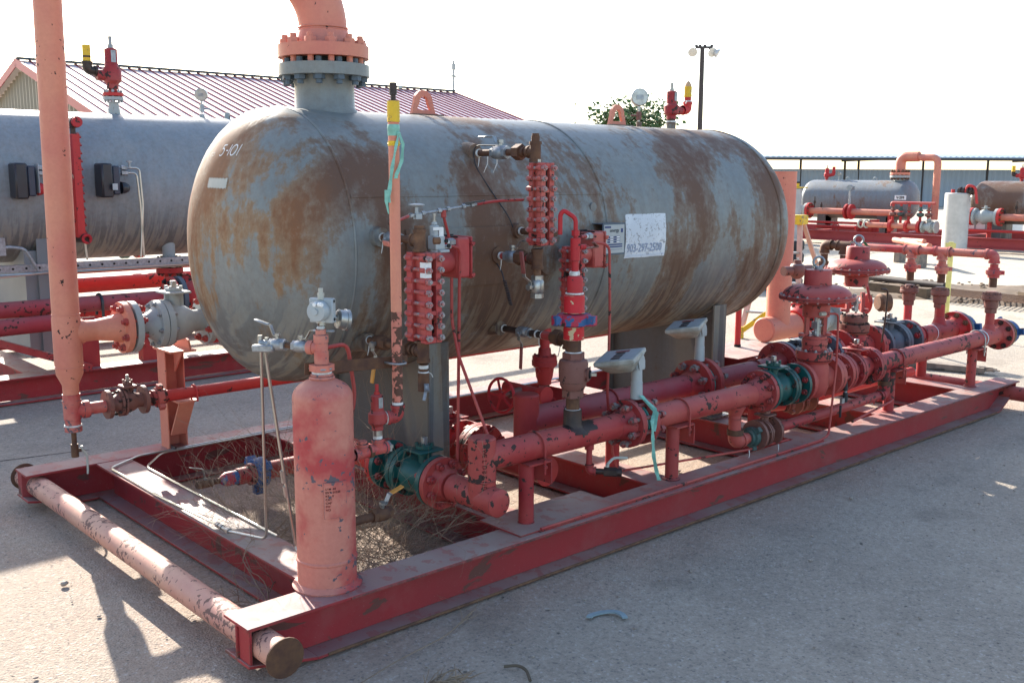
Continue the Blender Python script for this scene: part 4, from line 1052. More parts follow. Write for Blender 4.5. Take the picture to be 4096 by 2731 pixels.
m = MB(); P = [(1.61, .62, 1.27), (1.60, .56, 1.22), (1.605, .55, 1.18)]; m.tube(P, .003, 6); 
for k in range(15):
    z = 1.18 - k*.0077; m.torus((1.606 + k*.0016, .548 - k*.0012, z), (0.15, -.1, 1), .0082, .0022, 12, 5)
solo('plug_brush', m, 'cord', 'black coiled cord hanging in front of the vessel', 'cord')
m = MB(); m.cyl((1.734, .61, 1.40), (1.734, .35, 1.40), .0155, 14); r_ = thing('bridle_pipe', 'dark stub pipe entering the back of the topmost sight glass', 'pipe', (1.734, .5, 1.385)); part(r_, 'pipe', m, 'rust')
m = MB(); m.cyl((1.734, .58, 1.40), (1.734, .57, 1.40), .019, 12); m.cyl((1.734, .455, 1.40), (1.734, .44, 1.40), .021, 12); part(r_, 'thread_tape', m, 'tape')

# drain line to lower right
dl_ = thing('drain_pipe', 'dark drain pipe low on the vessel running to the bright red valve stack', 'pipe', (1.75, .45, .90))
m = MB(); m.cyl((1.75, .72, .928), (1.75, .55, .928), .0165, 14); m.cyl((1.75, .52, .928), (1.75, .42, .928), .0165, 14); part(dl_, 'pipe', m, 'darkiron')
m = MB(); m.cyl((1.75, .44, .928), (1.75, .385, .928), .0205, 14); part(dl_, 'coupling', m, 'run2')
m = MB(); m.hexa((1.75, .365, .928), (1.75, .325, .928), .038); m.cyl((1.75, .385, .928), (1.75, .30, .928), .024, 14); part(dl_, 'union', m, 'rust')
m = MB(); elbow_fit(m, (1.75, .28, .928), (0, 1, 0), (0, 0, -1), .023, .042); part(dl_, 'elbow', m, 'rust')
m = MB(); m.cyl((1.75, .28, .885), (1.75, .28, .83), .014, 12); m.cyl((1.75, .28, .83), (1.75, .28, .74), .017, 12); m.hexa((1.75, .28, .80), (1.75, .28, .785), .021); part(dl_, 'down_pipe', m, 'steel')
m = MB()
for y in (.715, .485, .445, .312): m.cyl((1.75, y, .928), (1.75, y-.008, .928), .0195, 12)
m.tube([(1.75, .47, .912), (1.748, .468, .885), (1.752, .462, .872)], .0022, 5); m.tube([(1.75, .33, .892), (1.748, .335, .862), (1.742, .338, .842)], .0024, 5); part(dl_, 'thread_tape', m, 'tape')
lever_valve('silver valve with long red lever hanging down low on the vessel', (1.75, .57, .928), (0, 1, 0), .020, 'zinc', (0, .05, -1), (-1, 0, -.2), .175, 'redh', bent=-.02)

# controllers
def controller(label, dx=0, dy=0, dz=0):
    r = thing('level_controller', label, 'controller', (1.225, .42, 1.225), 'red level controllers on the vessel')
    m = MB(); m.box((1.262, .48, 1.31), (.074, .12, .170)); part(r, 'box', m, 'gauge', bevel=.008)
    m = MB(); m.box((1.305, .48, 1.31), (.010, .126, .178)); part(r, 'door', m, 'gauge', bevel=.004)
    for z in (1.372, 1.238):
        m = MB(); m.box((1.306, .418, z), (.020, .018, .012)); m.cyl((1.306, .412, z-.012), (1.306, .412, z+.006), .005, 8); part(r, 'hinge', m, 'gauge')
    m = MB(); m.tube([(1.232, .425, 1.398), (1.232, .53, 1.400), (1.30, .54, 1.401)], .003, 6); part(r, 'edge_gasket', m, 'dark')
    m = MB(); m.cyl((1.145, .475, 1.292), (1.23, .475, 1.292), .044, 26); part(r, 'torque_housing', m, 'gauge')
    m = MB(); m.cyl((1.19, .60, 1.285), (1.19, .475, 1.285), .036, 20); part(r, 'mount_pipe', m, 'tan')
    m = MB(); m.cyl((1.12, .41, 1.378), (1.20, .43, 1.378), .010, 12); part(r, 'air_pipe', m, 'run2')
    m = MB(); m.cyl((1.165, .421, 1.378), (1.178, .424, 1.378), .012, 12); part(r, 'thread_tape', m, 'tape')
    m = MB(); m.hexa((1.178, .424, 1.378), (1.215, .434, 1.378), .017); part(r, 'connector', m, 'zinc')
    return r
c1 = controller('red square-cornered controller box behind the sight glass nearest the vent pipe')
c2 = copy_tree(c1, (1.225+.865, .42+.03, 1.225-.008), 'red controller box between the bright red valve stack and the steel nameplate')
# regulator by controller 1
rg = thing('pilot_regulator', 'small grey-green pilot regulator with white tag above the sight glass by the vent pipe', 'regulator', (1.06, .36, 1.36))
m = MB(); m.box((1.07, .36, 1.385), (.05, .05, .055)); m.cyl((1.06, .36, 1.41), (1.06, .36, 1.455), .019, 16); m.cyl((1.06, .36, 1.455), (1.06, .36, 1.468), .012, 12); m.cyl((1.07, .36, 1.36), (1.07, .36, 1.345), .024, 16); m.box((1.085, .35, 1.352), (.05, .055, .012)); part(rg, 'body', m, 'lgray', bevel=.003)
m = MB(); m.cyl((1.06, .36, 1.465), (1.06, .36, 1.492), .0045, 8); m.cyl((1.06, .36, 1.49), (1.06, .36, 1.502), .0075, 8); m.hexa((1.06, .36, 1.468), (1.06, .36, 1.474), .009); part(rg, 'adjusting_screw', m, 'steel')
m = MB(); m.box((1.078, .338, 1.425), (.022, .002, .040)); m.box((1.06, .336, 1.442), (.05, .002, .012)); part(rg, 'tag', m, 'white')
m = MB()
for q in ((1.098, .334, 1.392), (1.110, .334, 1.372)): m.cyl(q, V(q) + V((0, -.006, 0)), .0085, 14)
part(rg, 'port', m, 'dark')
# red impulse tubes
def redtube(label, pts, r=.0068, mat='run', bend=.03, name='impulse_tube'):
    o = thing(name, label, 'tube', tuple(pts[-1])); m = MB(); m.tube(pts, r, 10, bend=bend); part(o, 'tube_run', m, mat); return o
a = redtube('red tube arching from the pilot regulator and dropping straight down past the first controller', [(1.11, .36, 1.365), (1.13, .35, 1.368), (1.225, .402, 1.355), (1.213, .40, .80), (1.205, .40, .42)], bend=.045)
m = MB(); m.hexa((1.105, .358, 1.365), (1.135, .352, 1.367), .010); part(a, 'nut', m, 'zinc')
redtube('red tube slanting down to the right behind the straight one under the first controller', [(1.195, .42, 1.23), (1.195, .42, 1.05), (1.20, .38, .90), (1.245, .24, .57)])
redtube('long red tube dropping from the second controller between the two angled display heads', [(2.03, .40, 1.345), (2.10, .36, 1.335), (2.112, .36, 1.0), (2.10, .355, .60), (2.13, .34, .32)], bend=.04)
air = thing('air_supply_tube', 'thin red air tube with two small valves crossing the vessel to the topmost sight glass', 'tube', (1.2, .38, 1.5))
A = [(.73, .20, 1.475), (.86, .345, 1.49), (1.10, .40, 1.512), (1.30, .41, 1.535), (1.60, .40, 1.548)]
m = MB(); m.tube([A[0], (.95, .385, 1.493)], .0062, 10); m.tube([(1.34, .43, 1.532), (1.45, .43, 1.545), (1.60, .42, 1.548)], .0062, 10, bend=.08); part(air, 'tube_run', m, 'run')
m = MB(); m.tube([(.95, .385, 1.493), (1.34, .43, 1.532)], .0055, 10)
for x, y, z in ((.965, .388, 1.494), (1.03, .395, 1.501), (1.12, .405, 1.510), (1.17, .41, 1.515), (1.26, .42, 1.524), (1.31, .425, 1.529)): m.hexa((x-.008, y, z), (x+.008, y, z+.001), .0105)
part(air, 'fitting', m, 'zinc')
m = MB(); m.cyl((.995, .39, 1.497), (.995, .39, 1.53), .007, 10); m.lathe((.995, .39, 1.528), Z, [(0, .012), (.006, .032), (.010, .033), (.014, .012)], 8); m.box((1.0, .39, 1.49), (.03, .02, .02)); part(air, 'needle_valve', m, 'lgray')
m = MB(); m.bar((1.27, .43, 1.535), (1.36, .40, 1.548), .014, .008); part(air, 'toggle', m, 'black')
m = MB(); m.cyl((1.145, .408, 1.512), (1.146, .408, 1.482), .011, 12); m.tube([(1.146, .408, 1.485), (1.19, .43, 1.40)], .0062, 8); part(air, 'branch', m, 'run')

# ================================================================== METER RUN A (near) y=.15
AY, AZ, AR = .15, .523, .0575
ra = thing('near_meter_run', 'chipped pink-red pipe run along the near side of the skid from its capped elbow', 'pipe run', (1.13, AY, .3))
m = MB(); 
m.lathe((1.13, .03, .358), (0, 1, 0), [(0, .02), (.004, .045), (.014, AR), (.30, AR)], 32)
m.cyl((1.13, AY, .358), (1.13, AY, .605), AR, 32); m.lathe((1.13, AY, .605), Z, [(0, AR), (.006, .052), (.008, .02)], 32)
m.torus((1.13, AY, .435), Z, AR, .003, 28, 6)
part(ra, 'capped_elbow', m, 'run')
for k, ch in enumerate('WELDBEND'):
    a_d = -128
    text_mesh(ch, .026, (lambda zz: (lambda x, y, z: (1.13 + (AR+.0012)*cos(radians(a_d) + y/AR), AY + (AR+.0012)*sin(radians(a_d) + y/AR), zz - x)))(.575 - .022*k), 'run', ra, 'embossed_letter', .0012, .9, .0006)
m = MB(); m.cyl((1.14, AY, AZ), (1.93, AY, AZ), AR, 32); m.cyl((2.18, AY, AZ), (3.04, AY, AZ), AR, 32); part(ra, 'pipe', m, 'run')
m = MB(); m.cyl((4.30, AY, AZ), (5.78, AY, AZ), AR*.98, 32); part(ra, 'pipe', m, 'run2')
m = MB(); m.torus((5.79, AY, AZ), (1, 0, 0), AR, .004, 28, 6); part(ra, 'white_weld_ring', m, 'white')
m = MB(); m.lathe((5.79, AY, AZ), (1, 0, 0), [(0, AR), (.05, AR+.004), (.22, AR+.004), (.26, AR)], 32); m.cyl((5.925, AY, AZ), (5.925, AY, .68), .031, 20); m.lathe((5.925, AY, AZ+.03), Z, [(0, .05), (.035, .042), (.06, .032)], 20); part(ra, 'tee', m, 'run')
# near end: flange to green valve (run along Y)
m = MB(); weldneck(m, (1.13, .428, .358), (0, 1, 0), .112, .030, AR, .05, 40); part(ra, 'flange', m, 'run')
gA = ball_valve('dark green flanged ball valve low behind the upright salmon cylinder', (1.13, .618, .358), (0, -1, 0), .37, .112, 'green', rp=AR, t=.026, bb='darkiron', so=.45)
bolts(gA, (1.13, .424, .358), (0, 1, 0), .089, 8, .0095, .125, 'run2', ph=pi/8); bolts(gA, (1.13, .812, .358), (0, 1, 0), .089, 8, .0095, .125, 'run2', ph=pi/8)
m = MB(); m.cyl((1.13, .4285, .358), (1.13, .4315, .358), .086, 24); part(gA, 'gasket', m, 'dark')
ia = thing('inlet_spool', 'red flanged spool behind the low green valve, leading under the vessel', 'pipe', (1.13, .9, .3))
m = MB(); weldneck(m, (1.13, .805, .358), (0, -1, 0), .112, .030, AR, .05, 40); part(ia, 'flange', m, 'red')
m = MB(); m.cyl((1.13, .86, .358), (1.13, 1.2, .358), AR, 28); part(ia, 'pipe', m, 'red')
# orifice fitting A
def orifice(root, x, y, z, R, rp, mat, gap=.058, nb=8, br=.010, ring='ribbon'):
    flanged_joint(root, (x, y, z), (1, 0, 0), R, .032, gap, rp, mat, mat, nb, br, 'stud', hub=.075, bL=gap+.19)
    m = MB(); m.cyl((x-gap/2+.006, y, z), (x+gap/2-.018, y, z), R*.72, 32); part(root, 'meter_body', m, 'zinc')
    m = MB(); m.cyl((x+gap/2-.014, y, z), (x+gap/2-.004, y, z), R*.74, 32); part(root, 'seal_ring', m, 'teal')
orifice(ra, 2.06, AY, AZ, .112, AR, 'run2')
def display(label, x, y, z0, sc=1.0):
    r = thing('meter_display', label, 'display', (x, y, z0))
    m = MB(); h = .145*sc
    m.lathe((x, y, z0), Z, [(0, .029*sc), (h*.55, .027*sc), (h*.56, .0255*sc), (h, .0245*sc)], 20); part(r, 'post', m, 'lgray')
    m = MB(); t = V((x, y, z0+h)); m.box(t + V((.0, 0, .016*sc)), (.062*sc, .05*sc, .048*sc)); m.lathe(t + V((0, -.03*sc, .042*sc)), (0, 1, 0), [(0, .022*sc), (.06*sc, .022*sc)], 16); part(r, 'neck_clamp', m, 'lgray', bevel=.004)
    c = t + V((-.090*sc, .03, .066*sc)); Wv = V((.092, .043, .012))*sc; Dv = V((.040, -.086, .016))*sc
    nrm = Wv.cross(Dv).normalized(); nrm = -nrm if nrm.z < 0 else nrm
    cor = [c - Wv - Dv, c + Wv - Dv, c + Wv + Dv, c - Wv + Dv]
    m = MB(); m.prism([p - nrm*.022*sc for p in cor], nrm*.022*sc); part(r, 'case_rim', m, 'lgray2', bevel=.004)
    m = MB(); ap = c - nrm*.078*sc + Wv*.05; lw = [ap - Wv*.30 - Dv*.55, ap + Wv*.45 - Dv*.55, ap + Wv*.45 + Dv*.55, ap - Wv*.30 + Dv*.55]
    up_ = [c + (p-c)*.97 - nrm*.0225*sc for p in cor]; m.add(up_ + lw, [(0, 1, 2, 3), (7, 6, 5, 4)] + [(i, (i+1) % 4, 4+(i+1) % 4, 4+i) for i in range(4)], False); part(r, 'case', m, 'lgray2', bevel=.005)
    m = MB(); cl = [c + (p-c)*.86 + nrm*.0005 for p in cor]; m.prism(cl, nrm*.0012); f = part(r, 'face_plate', m, 'lgray')
    m = MB()
    for u in (-.62, -.22, .18): q = c + Wv*u + nrm*.0025; m.prism([q - Wv*.13 - Dv*.22, q + Wv*.13 - Dv*.22, q + Wv*.13 + Dv*.22, q - Wv*.13 + Dv*.22], nrm*.001)
    part(f, 'window', m, 'black')
    m = MB(); q = c + Wv*.52 + nrm*.0025; m.prism([q - Wv*.13 - Dv*.35, q + Wv*.13 - Dv*.35, q + Wv*.13 + Dv*.35, q - Wv*.13 + Dv*.35], nrm*.001); part(f, 'red_label', m, 'redh')
    m = MB()
    for s in (-1, 1): m.bar(t + V((.0, s*.030, .005))*1.0, t + V((-.02, s*.034, .062)), .04*sc, .006, (0, 1, 0)); m.cyl(t + V((.0, s*.03, .045*sc)), t + V((0, s*.036, .045*sc)), .008, 10)
    part(r, 'yoke', m, 'lgray')
    return r
display('grey wedge-shaped meter display on the near pipe run, nearer the camera', 2.075, AY, .632)
display('grey wedge-shaped meter display standing on the pipe run behind, higher and farther', 3.03, .52, .645, 1.0)
rib = ribbon('flag_ribbon', 'mint green ribbon hanging from the flanges of the near pipe run', [
    ([(2.06, .11, .655), (2.085, .045, .60), (2.05, .03, .55), (2.055, .028, .46)], (.020, .018, 1.0)),
    ([(2.055, .028, .46), (2.062, .026, .38), (2.085, .024, .30), (2.10, .022, .262)], (.018, .021, .8)),
    ([(2.06, .11, .655), (2.095, .045, .58), (2.06, .03, .50)], (.024, .022, .6))], (2.06, .05, .2))
# pipe to green valve 2
m = MB(); weldneck(m, (3.095, AY, AZ), (1, 0, 0), .112, .030, AR, .08, 40); part(ra, 'flange', m, 'run2')
gB = ball_valve('dark green flanged ball valve halfway along the near pipe run', (3.255, AY, AZ), (-1, 0, 0), .31, .112, 'green', rp=AR, t=.024, bb='darkiron', so=.40)
bolts(gB, (3.09, AY, AZ), (1, 0, 0), .089, 8, .0095, .115, 'run2', ph=pi/8); bolts(gB, (3.42, AY, AZ), (1, 0, 0), .089, 8, .0095, .115, 'run2', ph=pi/8)
m = MB(); m.cyl((3.0955, AY, AZ), (3.0995, AY, AZ), .09, 24); part(gB, 'gasket', m, 'dark')

def control_valve(label, x, y, z, matb, R=.208, dz=0.0, fl=.112, L=.33, dark=False):
    r = thing('control_valve', label, 'control valve', (x, y, z))
    m = MB(); m.lathe((x, y, z-.10), Z, [(0, .05), (.02, .075), (.06, .088), (.17, .086), (.19, .080), (.195, .080), (.225, .080)], 36)
    m.lathe((x-L/2, y, z), (1, 0, 0), [(0, fl*.6), (0, fl), (.030, fl), (.031, .072), (L-.031, .072), (L-.030, fl), (L, fl), (L, fl*.6)], 36)
    part(r, 'valve_body', m, matb)
    m = MB(); m.lathe((x, y, z+.118), Z, [(0, .098), (.022, .102), (.048, .102), (.05, .07)], 36); m.lathe((x, y, z+.10), Z, [(0, .09), (.014, .10), (.016, .08)], 36)
    if dark: m.lathe((x, y, z+.17), Z, [(0, .072), (.012, .072), (.012, .088), (.05, .088), (.052, .06), (.058, .06)], 32)
    else: m.lathe((x, y, z+.169), Z, [(0, .069), (.03, .068), (.033, .072), (.062, .070), (.064, .066), (.082, .066), (.083, .03)], 32)
    part(r, 'bonnet', m, 'brownred' if dark else matb)
    bolts(r, (x, y, z+.160), Z, .090, 10, .0065, .036, 'zinc' if not dark else 'darkiron', two=False)
    if dark: bolts(r, (x, y, z+.22), Z, .076, 8, .0075, .03, 'darkiron', two=False)
    zb = z + .252
    m = MB()
    for s in (-1, 1): m.box((x + s*.041, y - s*.03, zb + .055), (.022, .028, .13), (.8, -.6, 0)); m.cyl((x + s*.058, y - s*.044, zb-.005), (x + s*.058, y - s*.044, zb+.012), .022, 14)
    part(r, 'yoke_leg', m, matb)
    m = MB(); m.cyl((x, y, zb-.005), (x, y, zb+.11), .009, 10); m.hexa((x, y, zb), (x, y, zb+.022), .022); m.box((x, y, zb+.055), (.03, .035, .04)); m.hexa((x-.02, y-.022, zb+.055), (x+.02, y-.022, zb+.055), .010); part(r, 'stem_connector', m, 'zinc')
    m = MB(); m.box((x-.038, y-.040, zb+.05), (.012, .003, .10), (.7, -.7, 0)); part(r, 'travel_scale', m, 'tan')
    zc = zb + .115 + dz
    m = MB(); m.lathe((x, y, zc-.01), Z, [(0, .05), (.002, .074), (.068, .076), (.070, .07)], 36); part(r, 'spring_barrel', m, matb)
    m = MB(); m.lathe((x, y, zc+.060), Z, [(0, .085), (.010, .14), (.026, R*.90), (.030, R), (.038, R)], 56); part(r, 'lower_casing', m, matb)
    m = MB(); pr = [(0, R), (.009, R), (.011, R*.90)]
    for k in range(1, 8): a = pi/2*k/8; pr.append((.011 + .058*sin(a), R*.90 - (R*.90-.078)*(1-cos(a))))
    pr.append((.070, .076)); m.lathe((x, y, zc+.100), Z, pr, 56); part(r, 'upper_casing', m, matb)
    m = MB(); m.lathe((x, y, zc+.165), Z, [(0, .076), (.082, .074), (.088, .070), (.09, .03)], 36); part(r, 'top_can', m, matb)
    bolts(r, (x, y, zc+.100), Z, R*.95, 22, .0048, .038, 'gauge2')
    m = MB(); zt = zc + .253; m.cyl((x, y, zt), (x, y, zt+.014), .022, 16); m.torus((x, y, zt+.042), V((.75, .65, 0)), .029, .007, 24, 8); part(r, 'lifting_eye', m, 'zinc')
    m = MB(); m.hexa((x-.05, y-.05, zc+.155), (x-.05, y-.05, zc+.172), .009); part(r, 'vent_plug', m, 'zinc')
    return r, zc
cv1, z1_ = control_valve('red diaphragm control valve with wide domed top on the near pipe run', 3.595, AY, AZ, 'run', L=.31)
cv2, z2_ = control_valve('second red domed diaphragm control valve, set back, with dark bonnet on the rear pipe run', 4.685, .52, .530, 'run2', L=.40, fl=.14, dark=True, dz=.055)
def leaf_tag(label, p, d, wd=.016):
    m = MB(); p = V(p); d = V(d); s = V((.6, -.6, .4)).normalized()*wd/2
    m.prism([p, p + d*.3 + s, p + d, p + d*.7 - s], V((.001, .001, 0))); solo('ribbon_scrap', m, 'dkribbon', label, 'ribbon')
leaf_tag('dark green ribbon scrap tied to the lifting eye of the nearer domed valve', (3.60, AY, z1_+.30), (-.11, -.02, -.035), .022)
leaf_tag('green ribbon scrap tied to the lifting eye of the farther domed valve', (4.71, .52, z2_+.29), (.10, -.02, -.05), .022)
# tubes on cv1
redtube('thin red tube dropping from the nearer domed valve and running along the beam', [(3.55, .08, .905), (3.66, .05, .90), (3.66, .045, .60), (3.60, .035, .215), (3.50, .030, .203), (1.35, .030, .203)], .0065, 'run', .03)
m = MB(); m.hexa((3.53, .085, .905), (3.565, .075, .905), .012); solo('tube_nut', m, 'tan', 'tan fitting where the thin red tube joins the nearer domed valve', 'pipe fitting')
redtube('dark metal tube curving down the front of the farther domed valve', [(4.72, .36, .935), (4.77, .34, .93), (4.78, .35, .75), (4.77, .36, .58)], .006, 'darkiron', .03)
redtube('thin red tube lying low beside the lower bypass pipe', [(3.9, .06, .24), (4.2, .09, .255), (4.5, .12, .27), (4.52, .13, .35)], .007, 'run', .05)
redtube('thin red tube running low across the bay behind the mint ribbon', [(2.13, .34, .32), (2.16, .33, .225), (2.30, .32, .215), (2.95, .14, .225), (3.3, .10, .23)], .006, 'run', .03)
bh = thing('black_hose_valve', 'small valve with two black rubber handles hanging beside the nearer domed valve', 'valve', (3.78, .08, .45))
m = MB(); m.tube([(3.78, .07, .50), (3.795, .06, .495), (3.80, .058, .44)], .013, 10, bend=.01); m.cyl((3.80, .058, .43), (3.80, .058, .375), .014, 12); m.cyl((3.755, .058, .36), (3.755, .058, .29), .007, 8); part(bh, 'hose', m, 'rubber')
m = MB(); m.cyl((3.80, .058, .44), (3.80, .058, .425), .009, 10); m.box((3.77, .058, .385), (.03, .014, .03)); part(bh, 'clip', m, 'zinc')

# red valve behind cv1 on run A
m = MB(); weldneck(m, (3.752, AY, AZ), (-1, 0, 0), .112, .030, AR, .02, 40)
m.cyl((3.80, AY, AZ), (3.845, AY, AZ), AR, 24); m.lathe((3.845, AY, AZ), (1, 0, 0), [(0, .07), (0, .112), (.03, .112), (.03, .07)], 40); part(ra, 'flange', m, 'run')
bolts(ra, (3.80, AY, AZ), (1, 0, 0), .09, 8, .0085, .17, 'run', ph=.1)
rvA = ball_valve('chipped red flanged ball valve on the near pipe run just past the nearer domed valve', (4.04, AY, AZ), (1, 0, 0), .32, .112, 'run2', rp=AR, t=.024, bb='run2', stem_h=.0)
m = MB(); weldneck(m, (4.203, AY, AZ), (-1, 0, 0), .112, .030, AR, .07, 40); part(ra, 'flange', m, 'run2')
bolts(rvA, (4.205, AY, AZ), (1, 0, 0), .089, 8, .0095, .11, 'run2', ph=.2); bolts(rvA, (3.875, AY, AZ), (1, 0, 0), .089, 8, .0095, .11, 'run2', ph=.2)
# end flange and blue union on A
m = MB(); weldneck(m, (6.108, AY, AZ), (1, 0, 0), .112, .030, AR, .03, 40); part(ra, 'flange', m, 'run')
m = MB(); m.lathe((6.112, AY, AZ), (1, 0, 0), [(0, .112), (.03, .112), (.031, .08), (.045, .06), (.075, .056)], 40); part(ra, 'mating_flange', m, 'rustlt')
bolts(ra, (6.110, AY, AZ), (1, 0, 0), .090, 8, .0105, .11, 'darkiron', ph=.2)
def blue_union(label, x, y, z, r):
    o = thing('hammer_union', label, 'union', (x, y, z)); m = MB()
    m.lathe((x, y, z), (1, 0, 0), [(0, r*.75), (.0, r*1.0), (.045, r*1.05), (.07, r*.95), (.075, r*.6)], 28); part(o, 'union_nut', m, 'blue')
    for k in range(3):
        a = .9 + 2*pi*k/3; d = V((0, cos(a), sin(a))); m = MB(); m.box(V((x+.035, y, z)) + d*r*1.18, (r*.55, .05, r*.42), d, (1, 0, 0)); part(o, 'hammer_lug', m, 'blue', bevel=.004)
    m = MB(); m.cyl((x+.005, y, z), (x-.035, y, z), r*.78, 20); part(o, 'thread_end', m, 'rustlt'); return o
blue_union('blue hammer union closing the end of the near pipe run', 6.215, AY, AZ, .085)

# posts under run A
def pipe_post(label, x, y, top, r=.033, pr=AR, side=-1, ubmat='run', h0=H):
    o = thing('pipe_support', label, 'support post', (x, y, h0))
    m = MB(); m.cyl((x, y, h0+.002), (x, y, top), r, 24); m.lathe((x, y, h0+.001), Z, [(0, r+.010), (.004, r+.010), (.010, r)], 24); part(o, 'post', m, 'run2')
    m = MB(); m.box((x+.028, y-.004, top+.004), (.135, .11, .008)); m.box((x+.092, y-.004, top-.046), (.007, .11, .098)); part(o, 'angle_bracket', m, 'run')
    m = MB(); m.ubolt((x+.05, y, top+.008+pr), (1, 0, 0), pr+.0045, .0052, pr+.055); m.hexa((x+.05, y-pr-.0045, top-.02), (x+.05, y-pr-.0045, top-.008), .011); part(o, 'u_bolt', m, ubmat)
    return o
pipe_post('red support post under the near pipe run beside the capped elbow', 1.372, .145, AZ-AR-.008)
pipe_post('red support post under the near pipe run beside the hanging mint ribbon', 2.345, .145, AZ-AR-.008)
pipe_post('red support post under the near pipe run just past the chipped red ball valve', 4.50, .150, AZ-AR-.008)
pipe_post('red support post nearest the blue unions with a bare silver U-bolt', 5.69, .155, AZ-AR-.008, ubmat='steel')

# relief/needle stack above run A
sx, sy = 1.652, AY
st = thing('injection_valve_stack', 'bright red vertical stack with bent red tube rising from the near pipe run', 'valve stack', (sx, sy, .57))
M['scorched'] = M['darkiron']; M['peach'] = plain('peach_rag', (.6,.38,.22), .8)
m = MB(); m.lathe((sx, sy, .545), Z, [(0, .066), (.02, .048), (.035, .041), (.10, .040), (.102, .034)], 26); part(st, 'weld_socket', m, 'scorched')
M['scorched'] = M['darkiron']
m = MB(); vv = []; ff = []; nA, nX = 30, 26
for i in range(nX+1):
    for j in range(nA+1):
        x = sx - .12 + .30*i/nX; a = radians(-60 + 215*j/nA); vv.append((x, AY - (AR+.0011)*cos(a)*1.0, AZ + (AR+.0011)*sin(a)))
for i in range(nX):
    for j in range(nA):
        x = sx - .12 + .30*(i+.5)/nX; a = radians(-60 + 215*(j+.5)/nA); dd = sqrt(((x-sx-.03)/.10)**2 + ((a-1.25)/1.15)**2) + .38*mnoise.noise(V((x*22, a*2.2, 0)))
        if dd < .82: q_ = i*(nA+1)+j; ff.append((q_, q_+1, q_+nA+2, q_+nA+1))
m.add(vv, ff); part(ra, 'scorched_patch', m, 'darkiron', label='blackened bare patch around the welded socket', ang=180)
m = MB(); m.cyl((sx, sy, .64), (sx, sy, .705), .0305, 20); m.cyl((sx, sy, .895), (sx, sy, .955), .0335, 20); part(st, 'nipple', m, 'rust')
m = MB(); m.torus((sx, sy, .645), Z, .032, .0035, 20, 6); m.torus((sx, sy, .702), Z, .032, .003, 20, 6); m.torus((sx, sy, .90), Z, .035, .0035, 20, 6); m.torus((sx, sy, .956), Z, .036, .003, 20, 6)
m.torus((sx+.002, sy, 1.155), Z, .036, .0045, 20, 6); m.lathe((sx, sy, 1.232), Z, [(0, .022), (.008, .024), (.018, .0205)], 16); part(st, 'thread_tape', m, 'tape')
m = MB(); m.cyl((sx, sy, .955), (sx, sy, 1.012), .045, 26); m.lathe((sx, sy, 1.072), Z, [(0, .048), (.004, .0455), (.075, .0455), (.078, .04)], 26); part(st, 'coupling', m, 'bright2')
m = hammer_union(st, (sx, sy, 1.042), (0, 0, 1), .050, 'bluered', ph=-.75)
m = MB(); m.lathe((sx+.003, sy, 1.150), Z, [(0, .034), (.065, .0355), (.078, .031), (.083, .022)], 26); part(st, 'cylinder', m, 'bright')
m = MB(); m.cyl((sx+.003, sy, 1.245), (sx+.003, sy, 1.30), .0155, 16); m.cyl((sx+.003, sy, 1.295), (sx+.003, sy, 1.392), .0215, 18); m.cyl((sx+.02, sy-.01, 1.353), (sx+.045, sy-.02, 1.353), .011, 12); m.hexa((sx+.003, sy, 1.40), (sx+.003, sy, 1.425), .018); part(st, 'needle_body', m, 'bright')
m = MB(); m.bar((sx+.04, sy-.018, 1.345), (sx+.10, sy-.036, 1.352), .022, .006, Z); m.bar((sx+.10, sy-.036, 1.352), (sx+.075, sy-.036, 1.372), .02, .005, Z); part(st, 'needle_handle', m, 'brownred')
m = MB(); m.tube([(sx+.003, sy, 1.39), (sx+.003, sy, 1.475), (sx-.035, sy+.035, 1.508), (sx-.045, sy+.045, 1.49), (sx-.045, sy+.045, 1.405)], .0098, 12, bend=.02); part(st, 'bent_tube', m, 'bright')
bs = thing('brown_ball_valve', 'brown primed vertical ball valve in the red stack, with square stem plate facing right', 'valve', (sx, sy, .70))
m = MB(); m.hexa((sx, sy, .700), (sx, sy, .745), .049); m.lathe((sx, sy, .735), Z, [(0, .048), (.02, .058), (.035, .058), (.036, .063), (.115, .065), (.13, .060), (.135, .050)], 28); m.hexa((sx, sy, .865), (sx, sy, .898), .050); part(bs, 'valve_body', m, 'brownred')
m = MB(); dd = V((.55, -.83, 0)).normalized(); c_ = V((sx, sy, .805)) + dd*.066; m.cyl(V((sx, sy, .805)), c_, .030, 16); m.box(c_ + dd*.003, (.005, .062, .055), dd, Z); part(bs, 'mounting_pad', m, 'brownred')
m = MB(); m.cyl(c_ + dd*.005, c_ + dd*.012, .019, 18); part(bs, 'gland', m, 'dark')
m = MB(); m.box(c_ + dd*.022, (.030, .013, .013), dd, Z); part(bs, 'stem_square', m, 'steel')
